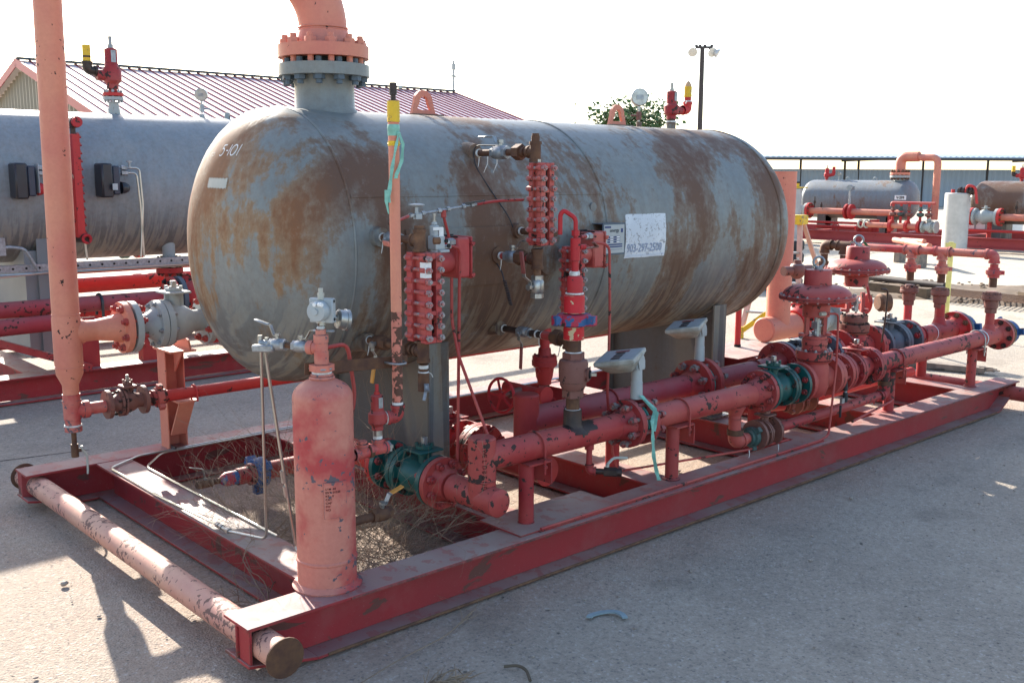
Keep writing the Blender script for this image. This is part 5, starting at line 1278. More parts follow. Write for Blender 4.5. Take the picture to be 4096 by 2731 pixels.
# small drain under run A
dr = thing('drain_branch', 'small red drain elbow hanging under the near pipe run with a dark valve', 'pipe fitting', (1.762, AY, .33))
m = MB(); m.cyl((1.762, AY, .485), (1.762, AY, .445), .021, 14); m.cyl((1.762, AY, .46), (1.762, AY, .37), .0135, 14); elbow_fit(m, (1.765, AY, .345), (0, 0, 1), (.55, -.7, 0), .018, .030); part(dr, 'elbow', m, 'run2')
p0 = V((1.765, AY, .345)); dd = V((.55, -.7, 0)).normalized()
m = MB(); m.cyl(p0 + dd*.03, p0 + dd*.065, .0135, 12); m.hexa(p0 + dd*.065, p0 + dd*.125, .022); m.cyl(p0 + dd*.12, p0 + dd*.145, .019, 14); part(dr, 'valve', m, 'darkiron')
m = MB(); m.cyl(p0 + dd*.1449, p0 + dd*.1455, .012, 12); part(dr, 'bore', m, 'dark')
m = MB(); q = p0 + dd*.08 + V((0, 0, .022)); m.hexa(q, q + V((0, 0, .012)), .009); m.tube([q + V((0, 0, .012)), q + V((.04, -.0, .035)), q + V((.11, -.02, .025))], .0065, 6, bend=.02); part(dr, 'lever', m, 'tan')

# lower bypass loop A
lp = thing('bypass_pipe', 'chipped red bypass pipe looping low under the near pipe run past the green valve', 'pipe', (3.4, AY, .25))
m = MB(); m.cyl((2.862, AY, AZ-.02), (2.862, AY, .33), .033, 22); m.lathe((2.862, AY, AZ-.045), -Z, [(0, .055), (.03, .040), (.05, .033)], 22); m.torus((2.862, AY, .41), Z, .033, .0025, 20, 6); elbow_fit(m, (2.868, AY, .285), (0, 0, 1), (1, 0, 0), .037, .062); m.cyl((2.9, AY, .285), (2.985, AY, .285), .030, 18); part(lp, 'drop_pipe', m, 'run')
m = MB(); m.cyl((2.868, AY, .322), (2.868, AY, .352), .043, 20); part(lp, 'bare_band', m, 'rust')
m = hammer_union(lp, (3.015, AY, .285), (1, 0, 0), .036, 'dgreen', ph=.8); part(lp, 'union_end', m, 'dgreen')
m = MB(); m.cyl((3.20, AY, .292), (4.40, AY, .312), .029, 22); part(lp, 'pipe', m, 'run2')
m = MB(); m.tube([(4.36, AY, .311), (4.432, AY, .312), (4.432, AY, .40)], .037, 18, bend=.04); m.cyl((4.432, AY, .33), (4.432, AY, AZ-.02), .031, 20); part(lp, 'elbow', m, 'run2')
m = MB(); m.cyl((4.432, AY, .375), (4.432, AY, .400), .041, 20); part(lp, 'bare_band', m, 'rust')
m = MB(); m.ubolt((4.385, AY, .312), (1, 0, 0), .036, .005, .06); part(lp, 'u_bolt', m, 'run2')
bb_ = ball_valve('dusty brown ball valve on the low bypass pipe below the green valve', (3.125, AY, .290), (1, 0, 0), .16, .080, 'brownred', rp=.032, t=.02, bb='brownred', nb=6, stem_h=.01, name='small_ball_valve')
for i, (x, y) in enumerate(((3.155, .072), (2.935, .105))):
    m = MB(); m.tube([(x, y, .235), (x+.001, y-.002, .215), (x-.002, y-.002, .195)], (.0035, .0015), 5); solo('tape_strand', m, 'tape', ['white tape strand under the dusty brown valve', 'white tape strand under the green-lugged union'][i], 'tape')

# ================================================================== METER RUN B (rear) y=.52
BY, BZ, BR = .52, .518, .061
rb_ = thing('rear_meter_run', 'thicker dusty red pipe run parallel behind the near one, starting at an upright capped stub', 'pipe run', (1.72, BY, .2))
m = MB(); m.cyl((1.72, BY, .28), (1.72, BY, .637), BR, 36); m.lathe((1.72, BY, .637), Z, [(0, BR), (.008, BR-.008), (.01, .03)], 36); m.lathe((1.72, .37, .30), (0, 1, 0), [(0, .03), (.004, .07), (.014, BR), (.45, BR)], 36); m.torus((1.72, BY, .40), Z, BR, .003, 32, 6); part(rb_, 'capped_stub', m, 'deep')
m = MB(); m.cyl((1.73, BY, BZ), (2.93, BY, BZ), BR, 36); m.cyl((3.13, BY, BZ), (3.78, BY, BZ), BR, 36); part(rb_, 'pipe', m, 'dustred')
m = MB(); m.cyl((5.46, BY, BZ-.0), (5.85, BY, BZ-.0), .062, 32); part(rb_, 'pipe', m, 'run')
m = MB(); m.torus((5.80, BY, BZ-.0), (1, 0, 0), .0625, .0035, 28, 6); part(rb_, 'white_weld_ring', m, 'white')
m = MB(); m.lathe((5.85, BY, BZ), (1, 0, 0), [(0, .062), (.05, .07), (.29, .07), (.31, .066)], 32); m.cyl((5.935, BY, BZ), (5.935, BY, .72), .033, 20); m.lathe((5.935, BY, BZ+.05), Z, [(0, .055), (.03, .045), (.06, .034)], 20); part(rb_, 'tee', m, 'run')
weld = MB(); weldneck(weld, (6.205, BY, BZ-.01), (1, 0, 0), .135, .030, .074, .05, 40); part(rb_, 'flange', weld, 'red')
m = MB(); m.lathe((6.209, BY, BZ-.01), (1, 0, 0), [(0, .135), (.03, .135), (.031, .09), (.05, .07), (.085, .065)], 40); part(rb_, 'mating_flange', m, 'bluegray')
bolts(rb_, (6.207, BY, BZ-.01), (1, 0, 0), .110, 8, .012, .12, 'rustlt', ph=.2)
blue_union('blue hammer union closing the end of the rear pipe run', 6.315, BY, BZ-.01, .095)
orifice(rb_, 3.03, BY, BZ, .135, BR, 'run', nb=8, br=.012)
m = MB(); weldneck(m, (3.83, BY, BZ), (1, 0, 0), .145, .03, BR, .09, 40); part(rb_, 'flange', m, 'run2')
gr1 = ball_valve('blue-grey ball valve on the rear pipe run between the two domed valves', (4.09, BY, BZ), (1, 0, 0), .50, .145, 'bluegray', rp=BR, t=.03, bb='bluegray', stem_h=-.03)
bolts(gr1, (3.832, BY, BZ), (1, 0, 0), .116, 8, .012, .12, 'run2'); m = MB(); weldneck(m, (4.345, BY, BZ), (-1, 0, 0), .145, .03, BR, .08, 40); part(rb_, 'flange', m, 'run2')
bolts(gr1, (4.34, BY, BZ), (1, 0, 0), .116, 8, .012, .12, 'run2')
m = MB(); m.lathe((4.885, BY, BZ), (1, 0, 0), [(0, .14), (.028, .14), (.03, .09), (.10, .09)], 40); part(rb_, 'flange', m, 'run2')
gr2 = ball_valve('blue-grey ball valve with round top plate on the rear pipe run beyond the domed valves', (5.20, BY, BZ-.005), (-1, 0, 0), .44, .138, 'bluegray', rp=BR, t=.03, bb='bluegray')
m = MB(); weldneck(m, (5.422, BY, BZ-.005), (-1, 0, 0), .138, .03, .074, .06, 40); part(rb_, 'flange', m, 'run')
bolts(gr2, (4.98, BY, BZ-.005), (1, 0, 0), .112, 8, .012, .12, 'run2'); bolts(gr2, (5.42, BY, BZ-.005), (1, 0, 0), .112, 8, .012, .12, 'run2')
m = MB(); m.ubolt((2.30, BY, BZ), (1, 0, 0), BR+.005, .006, BR+.05); m.ubolt((3.56, BY, BZ), (1, 0, 0), BR+.005, .006, BR+.05); m.ubolt((5.62, BY, BZ), (1, 0, 0), .067, .006, .10); part(rb_, 'u_bolt', m, 'run2')
def plain_post(label, x, y, top, r=.036):
    o = thing('pipe_support', label, 'support post', (x, y, H)); m = MB(); m.cyl((x, y, H+.002), (x, y, top), r, 22); part(o, 'post', m, 'deep'); m = MB(); m.box((x, y, top+.004), (.13, .16, .008)); part(o, 'top_plate', m, 'deep')
plain_post('deep red post under the rear pipe run close to the small drain lever', 2.30, .495, BZ-BR-.008)
plain_post('deep red post under the rear pipe run behind the green valve', 3.55, .50, BZ-BR-.008)
plain_post('red speckled post under the rear pipe run near its blue end', 5.78, .56, BZ-.092)
# red valve at the start of run B
rvb = ball_valve('deep red flanged ball valve under the vessel behind the capped stub', (1.72, 1.07, .30), (0, 1, 0), .42, .135, 'deep', rp=BR, t=.03, bb='deep', stem_h=-.02)
m = MB(); weldneck(m, (1.72, .855, .30), (0, 1, 0), .135, .03, BR, .04, 40); part(rb_, 'flange', m, 'deep')
bolts(rvb, (1.72, .858, .30), (0, 1, 0), .116, 8, .012, .125, 'deep')
ib = thing('inlet_spool', 'deep red spool under the vessel beyond the deep red valve', 'pipe', (1.72, 1.3, .2)); m = MB(); weldneck(m, (1.72, 1.285, .30), (0, -1, 0), .145, .03, BR, .05, 40); part(ib, 'flange', m, 'deep'); m = MB(); m.cyl((1.72, 1.33, .30), (1.72, 1.75, .30), BR, 30); part(ib, 'pipe', m, 'deep')
# handwheel valve and red check valve beyond
hw = thing('gate_valve', 'small valve with bright red spoked handwheel behind the capped stub', 'valve', (1.9, .75, .55))
wc = V((1.765, .75, .592)); ax_ = V((-1, -.12, .04)).normalized(); x_, y_, z_ = frame(ax_)
m = MB(); m.torus(wc, ax_, .083, .0075, 40, 8); part(hw, 'handwheel_rim', m, 'bright')
m = MB(); m.cyl(wc - ax_*.015, wc + ax_*.008, .017, 14)
for k in range(5): a = .3 + 2*pi*k/5; d = x_*cos(a) + y_*sin(a); m.bar(wc + d*.012, wc + d*.080, .012, .006, ax_)
part(hw, 'spoke', m, 'bright')
m = MB(); m.cyl(wc, wc - ax_*.07, .010, 12); m.hexa(wc - ax_*.06, wc - ax_*.09, .022); m.lathe(wc - ax_*.07, -ax_, [(0, .015), (.03, .024), (.09, .026), (.14, .030)], 16); part(hw, 'bonnet', m, 'brownred')
m = MB(); m.cyl((1.93, .64, .59), (1.93, .9, .59), .030, 18); m.cyl((1.93, .60, .59), (1.93, .64, .59), .045, 18); part(hw, 'valve_body', m, 'red')
cvk = thing('check_valve', 'deep red bolted check valve on a riser under the belly of the vessel', 'valve', (2.155, .85, .45))
cx_, cy_ = 2.155, .85
m = MB(); m.lathe((cx_, cy_, .58), Z, [(0, .036), (.02, .037), (.04, .044), (.09, .050), (.10, .066), (.125, .067), (.127, .064), (.150, .064), (.153, .035), (.19, .032)], 30); m.torus((cx_-.066, cy_-.02, .66), V((1, 0, 0)), .014, .003, 10, 5); part(cvk, 'valve_body', m, 'deep')
bolts(cvk, (cx_, cy_, .705), Z, .055, 8, .006, .065, 'deep')
m = MB(); m.cyl((cx_, cy_, .77), (cx_, cy_, .86), .026, 18); m.cyl((cx_, cy_, .84), (cx_, cy_, .885), .034, 18); part(cvk, 'upper_pipe', m, 'bright')
m = MB(); m.cyl((cx_, cy_, .50), (cx_, cy_, .585), .028, 18); part(cvk, 'nipple', m, 'rustlt')
m = MB(); tee_fit(m, (cx_, cy_, .48), (.3, 1, 0), (0, 0, 1), .040, .06); part(cvk, 'tee', m, 'deep')
# brown and red fittings under run B
uf = ball_valve('brown flanged valve half hidden low behind the dark green valve', (4.05, .50, .27), (1, 0, 0), .18, .075, 'brownred', rp=.03, t=.02, bb='brownred', nb=6, name='small_ball_valve')
u2 = thing('low_union', 'brown wing union low behind the green valve', 'union', (3.9, .5, .2)); m = hammer_union(u2, (3.905, .50, .27), (1, 0, 0), .034, 'brownred'); part(u2, 'union_end', m, 'brownred')
m = MB(); m.cyl((4.15, .5, .27), (5.5, .5, .27), .033, 18); solo('low_red_pipe', m, 'red', 'red pipe running low beneath the rear pipe run', 'pipe')
m = MB(); m.cyl((3.55, .62, .27), (3.86, .5, .27), .032, 18); solo('low_red_pipe', m, 'deep', 'short deep red pipe low behind the bypass elbow', 'pipe')

# ================================================================== VENT HEADER AT THE FAR END
HX, HZ_ = 5.925, 1.112
vh = thing('vent_header', 'chipped salmon header pipe bridging the three risers at the far end of the skid', 'pipe', (HX, .15, .9))
m = MB(); m.cyl((HX, .20, HZ_), (HX, .48, HZ_), .0285, 20); m.cyl((HX, .58, HZ_), (HX, .715, HZ_), .0285, 20); m.cyl((HX, .81, HZ_), (HX, 1.27, HZ_), .0285, 20); part(vh, 'pipe', m, 'pink')
m = MB(); elbow_fit(m, (HX, .152, HZ_), (0, 1, 0), (0, 0, -1), .034, .062); part(vh, 'elbow', m, 'pink')
for y in (.53, .765): m = MB(); tee_fit(m, (HX, y, HZ_), (0, 1, 0), (0, 0, -1), .034, .062); part(vh, 'tee', m, 'pink')
m = MB(); tee_fit(m, (HX, 1.325, HZ_), (0, 1, 0), (0, 0, -1), .037, .066); m.cyl((HX, 1.325, HZ_-.05), (HX, 1.325, .93), .030, 16); part(vh, 'brown_tee', m, 'rust')
m = MB(); elbow_fit(m, (HX, 1.50, HZ_), (0, -1, 0), (0, 0, -1), .037, .066); m.cyl((HX, 1.44, HZ_), (HX, 1.38, HZ_), .029, 16); m.cyl((HX, 1.50, HZ_-.05), (HX, 1.50, .98), .030, 16); part(vh, 'brown_elbow', m, 'rust')
m = MB()
for q, a in (((HX, 1.445, HZ_), (0, 1, 0)), ((HX, 1.262, HZ_), (0, 1, 0)), ((HX, 1.50, 1.045), Z), ((HX, 1.325, 1.043), Z)): m.torus(q, a, .033, .004, 18, 6)
part(vh, 'thread_tape', m, 'tape')
def riser(label, x, y, zb):
    o = thing('riser_assembly', label, 'riser', (x, y, zb))
    m = MB(); m.cyl((x, y, 1.045), (x, y, .955), .028, 18); part(o, 'nipple', m, 'pink')
    m = MB(); m.cyl((x, y, .945), (x, y, .88), .0275, 18); part(o, 'bare_nipple', m, 'rust')
    m = hammer_union(o, (x, y, .985), Z, .034, 'pink', ph=-.5); part(o, 'union_end', m, 'pink')
    m = MB(); m.lathe((x, y, .70), Z, [(0, .036), (.028, .038), (.032, .046), (.085, .050), (.092, .066), (.108, .067), (.110, .065), (.128, .065), (.130, .036), (.150, .034)], 28); part(o, 'check_valve', m, 'brownred')
    bolts(o, (x, y, .812), Z, .054, 8, .006, .062, 'brownred')
    m = MB(); m.hexa((x, y, .695), (x, y, .728), .043); part(o, 'hex_end', m, 'brownred')
    m = MB(); m.cyl((x, y, .70), (x, y, zb), .030, 20); part(o, 'pipe', m, 'pink'); return o
riser('riser with brown bolted valve standing on the near pipe run by the blue union', 5.925, .150, .58)
riser('middle riser with brown bolted valve standing on the rear pipe run', 5.935, .53, .60)
r3 = riser('riser with brown bolted valve passing behind the rear pipe run', 5.925, .765, .26)
m = MB(); elbow_fit(m, (5.925, .765, .235), (0, 0, 1), (-1, 0, 0), .036, .06); m.cyl((5.87, .765, .235), (5.4, .765, .235), .032, 16); part(r3, 'elbow', m, 'run2')
m = MB(); m.cyl((5.925, .765, .30), (5.925, .765, .325), .042, 18); part(r3, 'bare_band', m, 'rust')
# brown valve cluster left of the domes
bc = thing('brown_regulator', 'round brown regulator body between the standpipe and the nearer domed valve', 'regulator', (5.25, 1.32, .93))
m = MB(); m.ball((5.25, 1.32, .955), .062, 18, (1, 1, 1.05)); m.cyl((5.25, 1.32, .955), (5.38, 1.28, .955), .040, 18); m.cyl((5.25, 1.32, 1.0), (5.25, 1.32, 1.035), .028, 16); m.cyl((5.13, 1.36, .955), (5.2, 1.34, .955), .036, 16); part(bc, 'body', m, 'brownred')
m = MB(); m.torus((5.25, 1.32, 1.0), Z, .045, .003, 20, 6); m.hexa((5.25, 1.32, 1.03), (5.25, 1.32, 1.05), .012); part(bc, 'wire_seal', m, 'steel')
bd = thing('brown_ball_valve', 'brown ball valve under the far elbow of the salmon header', 'valve', (HX, 1.50, .90)); m = MB(); m.hexa((HX, 1.5, .98), (HX, 1.5, .945), .045); m.lathe((HX, 1.5, .86), Z, [(0, .035), (.02, .05), (.07, .05), (.09, .035)], 20); m.cyl((HX, 1.5, .9), (HX+.03, 1.42, .9), .02, 12); m.hexa((HX+.02, 1.44, .9), (HX+.03, 1.41, .9), .03); m.cyl((HX, 1.5, .87), (HX, 1.5, .5), .03, 14); part(bd, 'valve_body', m, 'rustlt')
re_ = thing('red_spool', 'dark red flanged body and rusty coupling behind the farther domed valve', 'pipe', (5.35, .95, .6))
m = MB(); m.cyl((5.28, .78, .755), (5.28, 1.15, .755), .05, 20); m.lathe((5.28, .80, .755), (0, -1, 0), [(0, .052), (.02, .07), (.05, .072), (.055, .05)], 24); part(re_, 'body', m, 'red')
m = MB(); m.lathe((5.36, .72, .76), (.8, -.5, 0), [(0, .05), (.02, .065), (.045, .060), (.06, .068), (.085, .068), (.09, .05)], 24); part(re_, 'grooved_coupling', m, 'rustlt')
m = MB(); m.tube([(5.18, .75, .95), (5.20, .72, .90), (5.22, .70, .78)], .010, 8); part(re_, 'tube', m, 'run2')


# blue-winged drain inside the bay
bw = thing('blowdown_union', 'blue wing union with red swage and small lever valve inside the near bay', 'union', (.93, 1.66, .08))
wx, wy, wz = .925, 1.655, .165
m = MB(); m.lathe((wx, wy, wz), (1, 0, 0), [(-.03, .055), (-.03, .072), (.03, .078), (.035, .05)], 24)
for k in range(3): a = .5 + 2*pi*k/3; d = V((0, cos(a), sin(a))); m.box(V((wx, wy, wz)) + d*.085, (.045, .045, .055), d, (1, 0, 0))
part(bw, 'wing_nut', m, 'blue', bevel=.003)
m = MB(); m.cyl((wx+.03, wy, wz), (wx+.9, wy, wz), .045, 18); part(bw, 'pipe', m, 'deep')
m = MB(); m.cyl((wx-.03, wy, wz), (wx-.055, wy, wz), .055, 20); m.cyl((wx-.055, wy, wz), (wx-.12, wy, wz), .042, 20); part(bw, 'collar', m, 'run2')
m = MB(); m.lathe((wx-.11, wy, wz), (-1, 0, 0), [(0, .036), (.07, .035), (.09, .024), (.10, .015)], 20); part(bw, 'swage', m, 'bluered')
m = MB(); m.cyl((wx-.20, wy, wz), (wx-.27, wy, wz), .014, 12); m.cyl((wx-.25, wy, wz), (wx-.33, wy, wz), .021, 14); part(bw, 'drain_valve', m, 'rustlt')
m = MB(); q = V((wx-.285, wy, wz+.02)); m.bar(q, q + V((-.01, 0, .055)), .018, .004, (1, 0, 0)); m.bar(q + V((-.01, 0, .055)), q + V((-.075, 0, .075)), .018, .004); m.hexa(q, q + V((0, 0, .008)), .010); part(bw, 'lever', m, 'steel')

# things on top of the vessel
pg = pressure_gauge('round pressure gauge standing on top of the vessel near its far end', (3.282, YC, 2.118), (.6, .78, 0), .052, (3.282, YC, 1.97))
m = MB(); m.box((3.282, YC, 2.01), (.022, .022, .05)); m.cyl((3.26, YC-.0, 2.01), (3.215, YC, 2.01), .006, 8); m.bar((3.213, YC, 1.985), (3.213, YC, 2.035), .004, .012); part(pg, 'shutoff_valve', m, 'brownred')
pv = relief_valve('red relief valve on top of the vessel at its far end, with side outlet', (3.587, YC, 1.972), .25, (1, -.02, 0), 'run2', r=.034)
m = MB(); m.cyl((3.587, YC, 1.97), (3.587, YC, 2.005), .026, 16); part(pv, 'nipple', m, 'rust')
m = MB(); m.cyl((3.587, YC, 1.982), (3.587, YC, 1.992), .033, 16); part(pv, 'thread_tape', m, 'tape')
pvv = thing('vent_elbow', 'red vent elbow with yellow taped top beside the far relief valve', 'pipe', (3.75, YC, 2.04))
m = MB(); m.cyl((3.64, YC, 2.057), (3.70, YC, 2.057), .022, 16); elbow_fit(m, (3.745, YC, 2.062), (-1, 0, 0), (0, 0, 1), .027, .052); m.cyl((3.745, YC, 2.10), (3.745, YC, 2.15), .022, 16); part(pvv, 'elbow', m, 'red')
m = MB(); m.lathe((3.745, YC, 2.143), Z, [(0, .024), (.008, .025), (.018, .0245), (.019, .0235), (.064, .025), (.066, .022)], 18); part(pvv, 'yellow_sleeve', m, 'yellow')
m = MB(); m.lathe((3.745, YC, 2.205), Z, [(0, .023), (.012, .022), (.03, .012), (.038, .004)], 14); part(pvv, 'rag_cap', m, 'peach')
m = MB(); m.torus((3.745, YC, 2.118), Z, .024, .004, 14, 5); m.tube([(3.73, YC-.02, 2.12), (3.70, YC-.03, 2.115), (3.685, YC-.03, 2.10)], .003, 5); part(pvv, 'thread_tape', m, 'tape')

# ================================================================== NEIGHBOUR SKID (behind left)
NY, NZC = 6.07, 1.553
nsk = thing('neighbour_skid_frame', 'red steel skid frame of the long smooth grey vessel behind', 'skid', (2, 4.86, 0))
m = MB(); y = 4.95
m.box((1.9, y, H-.006), (5.4, .19, .012)); m.box((1.9, y, .1), (5.4, .010, .17)); m.box((1.9, y, .006), (5.4, .19, .012)); part(nsk, 'front_beam', m, 'beam')
m = MB(); m.box((1.9, 7.3, H-.006), (5.4, .19, .012)); m.box((1.9, 7.3, .1), (5.4, .010, .17)); part(nsk, 'rear_beam', m, 'beam')
for x in (.9, 3.2): m = MB(); m.box((x, 6.12, H-.009), (.17, 2.14, .012)); m.box((x, 6.12, .1), (.01, 2.14, .16)); part(nsk, 'cross_beam', m, 'beam')
M['nves'] = m_vessel('smooth_grey_vessel_paint', NY, NZC, -1.6, 8.6, 9.0, -.14, (.185, .22, .245), stk=.22)
nv = thing('neighbour_vessel', 'long smooth blue-grey vessel behind the left side, with black boxes mounted on its flank', 'pressure vessel', (0, NY, NZC))
m = MB(); m.lathe((0, NY, NZC), (1, 0, 0), shell_prof(-1.3, 3.35, .615, .305), 96); part(nv, 'shell', m, 'nves')
m = MB(); m.torus((3.33, NY, NZC), (1, 0, 0), .6145, .004, 80, 6); part(nv, 'weld_seam', m, 'nves')
for x in (1.22,):
    m = MB(); m.box((x-.02, NY, .62), (.30, .86, .86)); s_ = part(nv, 'saddle', m, 'nsad'); m = MB(); m.box((x, 5.615, .72), (.16, .01, 1.06)); m.box((x, 5.60, 1.20), (.20, .04, .012)); part(s_, 'saddle_flange', m, 'nsad')
m = MB(); m.cyl((1.995, NY, 2.15), (1.995, NY, 2.215), .050, 20); m.cyl((1.995, NY, 2.215), (1.995, NY, 2.27), .042, 20); n_ = part(nv, 'nozzle', m, 'gray')
m = MB(); m.cyl((1.995, NY, 2.285), (1.995, NY, 2.31), .085, 28); part(nv, 'nozzle_flange', m, 'gray'); bolts(nv, (1.995, NY, 2.318), Z, .066, 8, .007, .11, 'zinc')
npv = relief_valve('dark red relief valve on the smooth grey vessel, seen right of the salmon riser', (1.995, NY, 2.318), .50, (-1, -.0, 0), 'run2', r=.058, top='gray')
m = MB(); m.cyl((1.995, NY, 2.318), (1.995, NY, 2.345), .085, 28); m.cyl((1.995, NY, 2.345), (1.995, NY, 2.40), .036, 18); part(npv, 'flange', m, 'red')
m = MB(); m.cyl((1.995, NY, 2.39), (1.995, NY, 2.48), .040, 18); part(npv, 'nipple', m, 'darkiron')
m = MB(); elbow_fit(m, (1.79, NY, 2.52), (1, 0, 0), (0, 0, 1), .040, .075); part(npv, 'elbow', m, 'darkiron')
m = MB(); m.cyl((1.79, NY, 2.59), (1.79, NY, 2.73), .034, 18); part(npv, 'yellow_sleeve', m, 'yellow'); m = MB(); m.cyl((1.79, NY, 2.625), (1.79, NY, 2.64), .0355, 18); part(npv, 'sleeve_band', m, 'darkiron')
pressure_gauge('round gauge on top of the smooth grey vessel left of the rusty head', (2.80, NY, 2.375), (.55, .8, .1), .058, (2.80, NY, 2.17))
m = MB(); m.cyl((2.80, NY, 2.16), (2.80, NY, 2.20), .025, 14); m.box((2.80, NY, 2.255), (.035, .03, .07)); m.cyl((2.80, NY, 2.25), (2.88, NY, 2.25), .009, 8); m.bar((2.885, NY, 2.22), (2.885, NY, 2.28), .01, .02); solo('gauge_valve', m, 'zinc', 'steel shut-off valve under the gauge on the smooth grey vessel', 'valve')
m = MB(); m.cyl((3.05, NY, 2.15), (3.05, NY, 2.2), .028, 14); m.hexa((3.05, NY, 2.2), (3.05, NY, 2.225), .024); part(nv, 'plugged_coupling', m, 'gray')
# level transmitters (black)
def ysn(z): return NY - sqrt(.615**2 - (z-NZC)**2)
def black_box(label, x, z, knob):
    o = thing('level_switch', label, 'level switch', (x, 5.46, z))
    m = MB(); m.box((x-.01, 5.36, z), (.09, .17, .27)); part(o, 'housing', m, 'black', bevel=.012)
    m = MB(); m.box((x+.066, 5.36, z), (.06, .13, .23)); part(o, 'cover', m, 'navyblk', bevel=.01)
    m = MB(); m.box((x+.116, 5.33, z+.02), (.003, .09, .22)) if knob == 'red' else m.box((x+.03, 5.238, z-.05), (.04, .003, .05)); part(o, 'label_plate', m, 'lgray')
    m = MB(); m.lathe((x+.115, 5.34, z-.06), (1, 0, 0), [(0, .05), (.03, .045), (.06, .03), (.07, .012)], 16); part(o, 'knob', m, 'bright' if knob == 'red' else 'black')
    m = MB(); m.cyl((x+.115, 5.36, z+.10), (x+.23, 5.36, z+.10), .008, 8); m.cyl((x+.115, 5.36, z+.06), (x+.22, 5.36, z+.06), .008, 8); m.hexa((x+.13, 5.36, z+.10), (x+.17, 5.36, z+.10), .02); m.hexa((x+.13, 5.36, z+.06), (x+.18, 5.36, z+.06), .024); m.cyl((x+.20, 5.36, z+.10), (x+.20, 5.36, z+.16), .01, 8); m.cyl((x+.20, 5.36, z+.145), (x+.20, 5.36, z+.155), .025, 10); part(o, 'fitting', m, 'zinc')
    return o
black_box('black level switch with red knob at the far left of the smooth grey vessel', .98, 1.60, 'red')
black_box('black level switch without red knob on the flank of the smooth grey vessel', 1.62, 1.605, 'k')
for lb, pts in (('steel tube pair dropping from the black switch at the far left', [(1.21, 5.36, 1.66), (1.37, 5.36, 1.66), (1.405, 5.36, 1.5), (1.44, 5.36, .98)]),
                ('outer steel tube dropping from the black switch without red knob', [(1.82, 5.36, 1.705), (1.90, 5.36, 1.705), (1.915, 5.36, 1.4), (1.875, 5.36, .98)]),
                ('inner steel tube dropping from the black switch without red knob', [(1.80, 5.36, 1.665), (1.875, 5.36, 1.665), (1.895, 5.36, 1.4), (1.90, 5.36, .98)])):
    redtube(lb, pts, .0085, 'tubing', .04, 'steel_tube')
sgn = thing('tall_sight_glass', 'tall narrow red sight glass partly hidden behind the salmon riser', 'sight glass', (1.43, 5.36, 1.2))
m = MB(); m.box((1.40, 5.36, 1.56), (.055, .07, .80)); part(sgn, 'body', m, 'red')
m = MB()
for k in range(13): z = 1.19 + k*.062; m.bar((1.433, 5.33, z), (1.433, 5.39, z+.035), .02, .012)
part(sgn, 'bolted_rib', m, 'deep')
m = MB(); m.cyl((1.40, 5.46, 2.05), (1.40, 5.30, 2.05), .045, 16); m.cyl((1.40, 5.38, 2.05), (1.40, 5.38, 1.95), .02, 10); m.cyl((1.42, 5.6, 1.15), (1.42, 5.30, 1.15), .04, 16); part(sgn, 'end_fitting', m, 'darkiron')
m = MB(); m.cyl((1.40, 5.30, 2.05), (1.40, 5.27, 2.05), .04, 16); m.torus((1.42, 5.28, 1.15), (0, 1, 0), .03, .012, 16, 6); part(sgn, 'red_cap', m, 'bright')
# strut channel with holes
stc = thing('perforated_strut', 'grey perforated steel strut running along the foot of the smooth grey vessel', 'strut', (2, 5.35, .93))
m = MB(); m.box((3.0, 5.30, .945), (6.0, .045, .055)); part(stc, 'channel', m, 'zinc')
m = MB()
for k in range(60): m.cyl((.1+k*.095, 5.2772, .945), (.1+k*.095, 5.2768, .945), .010, 8)
part(stc, 'slot_hole', m, 'dark')
m = MB(); m.tube([(-.5, 5.26, .90), (2, 5.26, .905), (6, 5.26, .91)], .012, 8); m.tube([(-.5, 5.24, .78), (.6, 5.25, .88), (1.4, 5.25, .92), (3, 5.25, .90)], .006, 6); part(stc, 'cable', m, 'tubing')
m = MB(); m.tube([(.7, 5.25, .92), (.72, 5.22, 1.08), (.80, 5.2, 1.12), (.93, 5.2, 1.10), (1.02, 5.22, .93)], .013, 8, bend=.04); m.box((.75, 5.22, 1.12), (.09, .07, .13)); solo('junction_box', m, 'zinc', 'small grey junction box with white looped conduit at the left edge', 'junction box')
# front header of the neighbour with flanges
nh = thing('neighbour_front_header', 'dusky red header pipe in front of the smooth grey vessel at the far left', 'pipe', (.5, 5.0, .6))
m = MB(); m.cyl((-1.0, 5.10, .66), (2.0, 5.10, .66), .062, 22); part(nh, 'pipe', m, 'dustred')
m = MB(); m.cyl((1.05, 4.95, .56), (-.6, 4.95, .53), .062, 22); part(nh, 'capped_pipe', m, 'dustred')
m = MB(); m.ubolt((1.42, 5.10, .66), (1, 0, 0), .068, .012, .1); part(nh, 'u_bolt', m, 'black')
flanged_joint(nh, (2.03, 5.10, .66), (1, 0, 0), .17, .035, .03, .075, 'red', 'bluegray', 8, .014, 'dark'); flanged_joint(nh, (3.0, 5.15, .66), (1, 0, 0), .16, .035, .02, .075, 'bluegray', 'red', 8, .013, 'dark')
m = MB(); m.lathe((2.08, 5.10, .66), (1, 0, 0), [(0, .09), (.2, .16), (.5, .16), (.75, .09), (.9, .09)], 26); part(nh, 'valve_body', m, 'red')
for x in (1.28, 1.75): m = MB(); m.box((x, 5.0, .38), (.13, .10, .38)); part(nh, 'stand', m, 'deep')
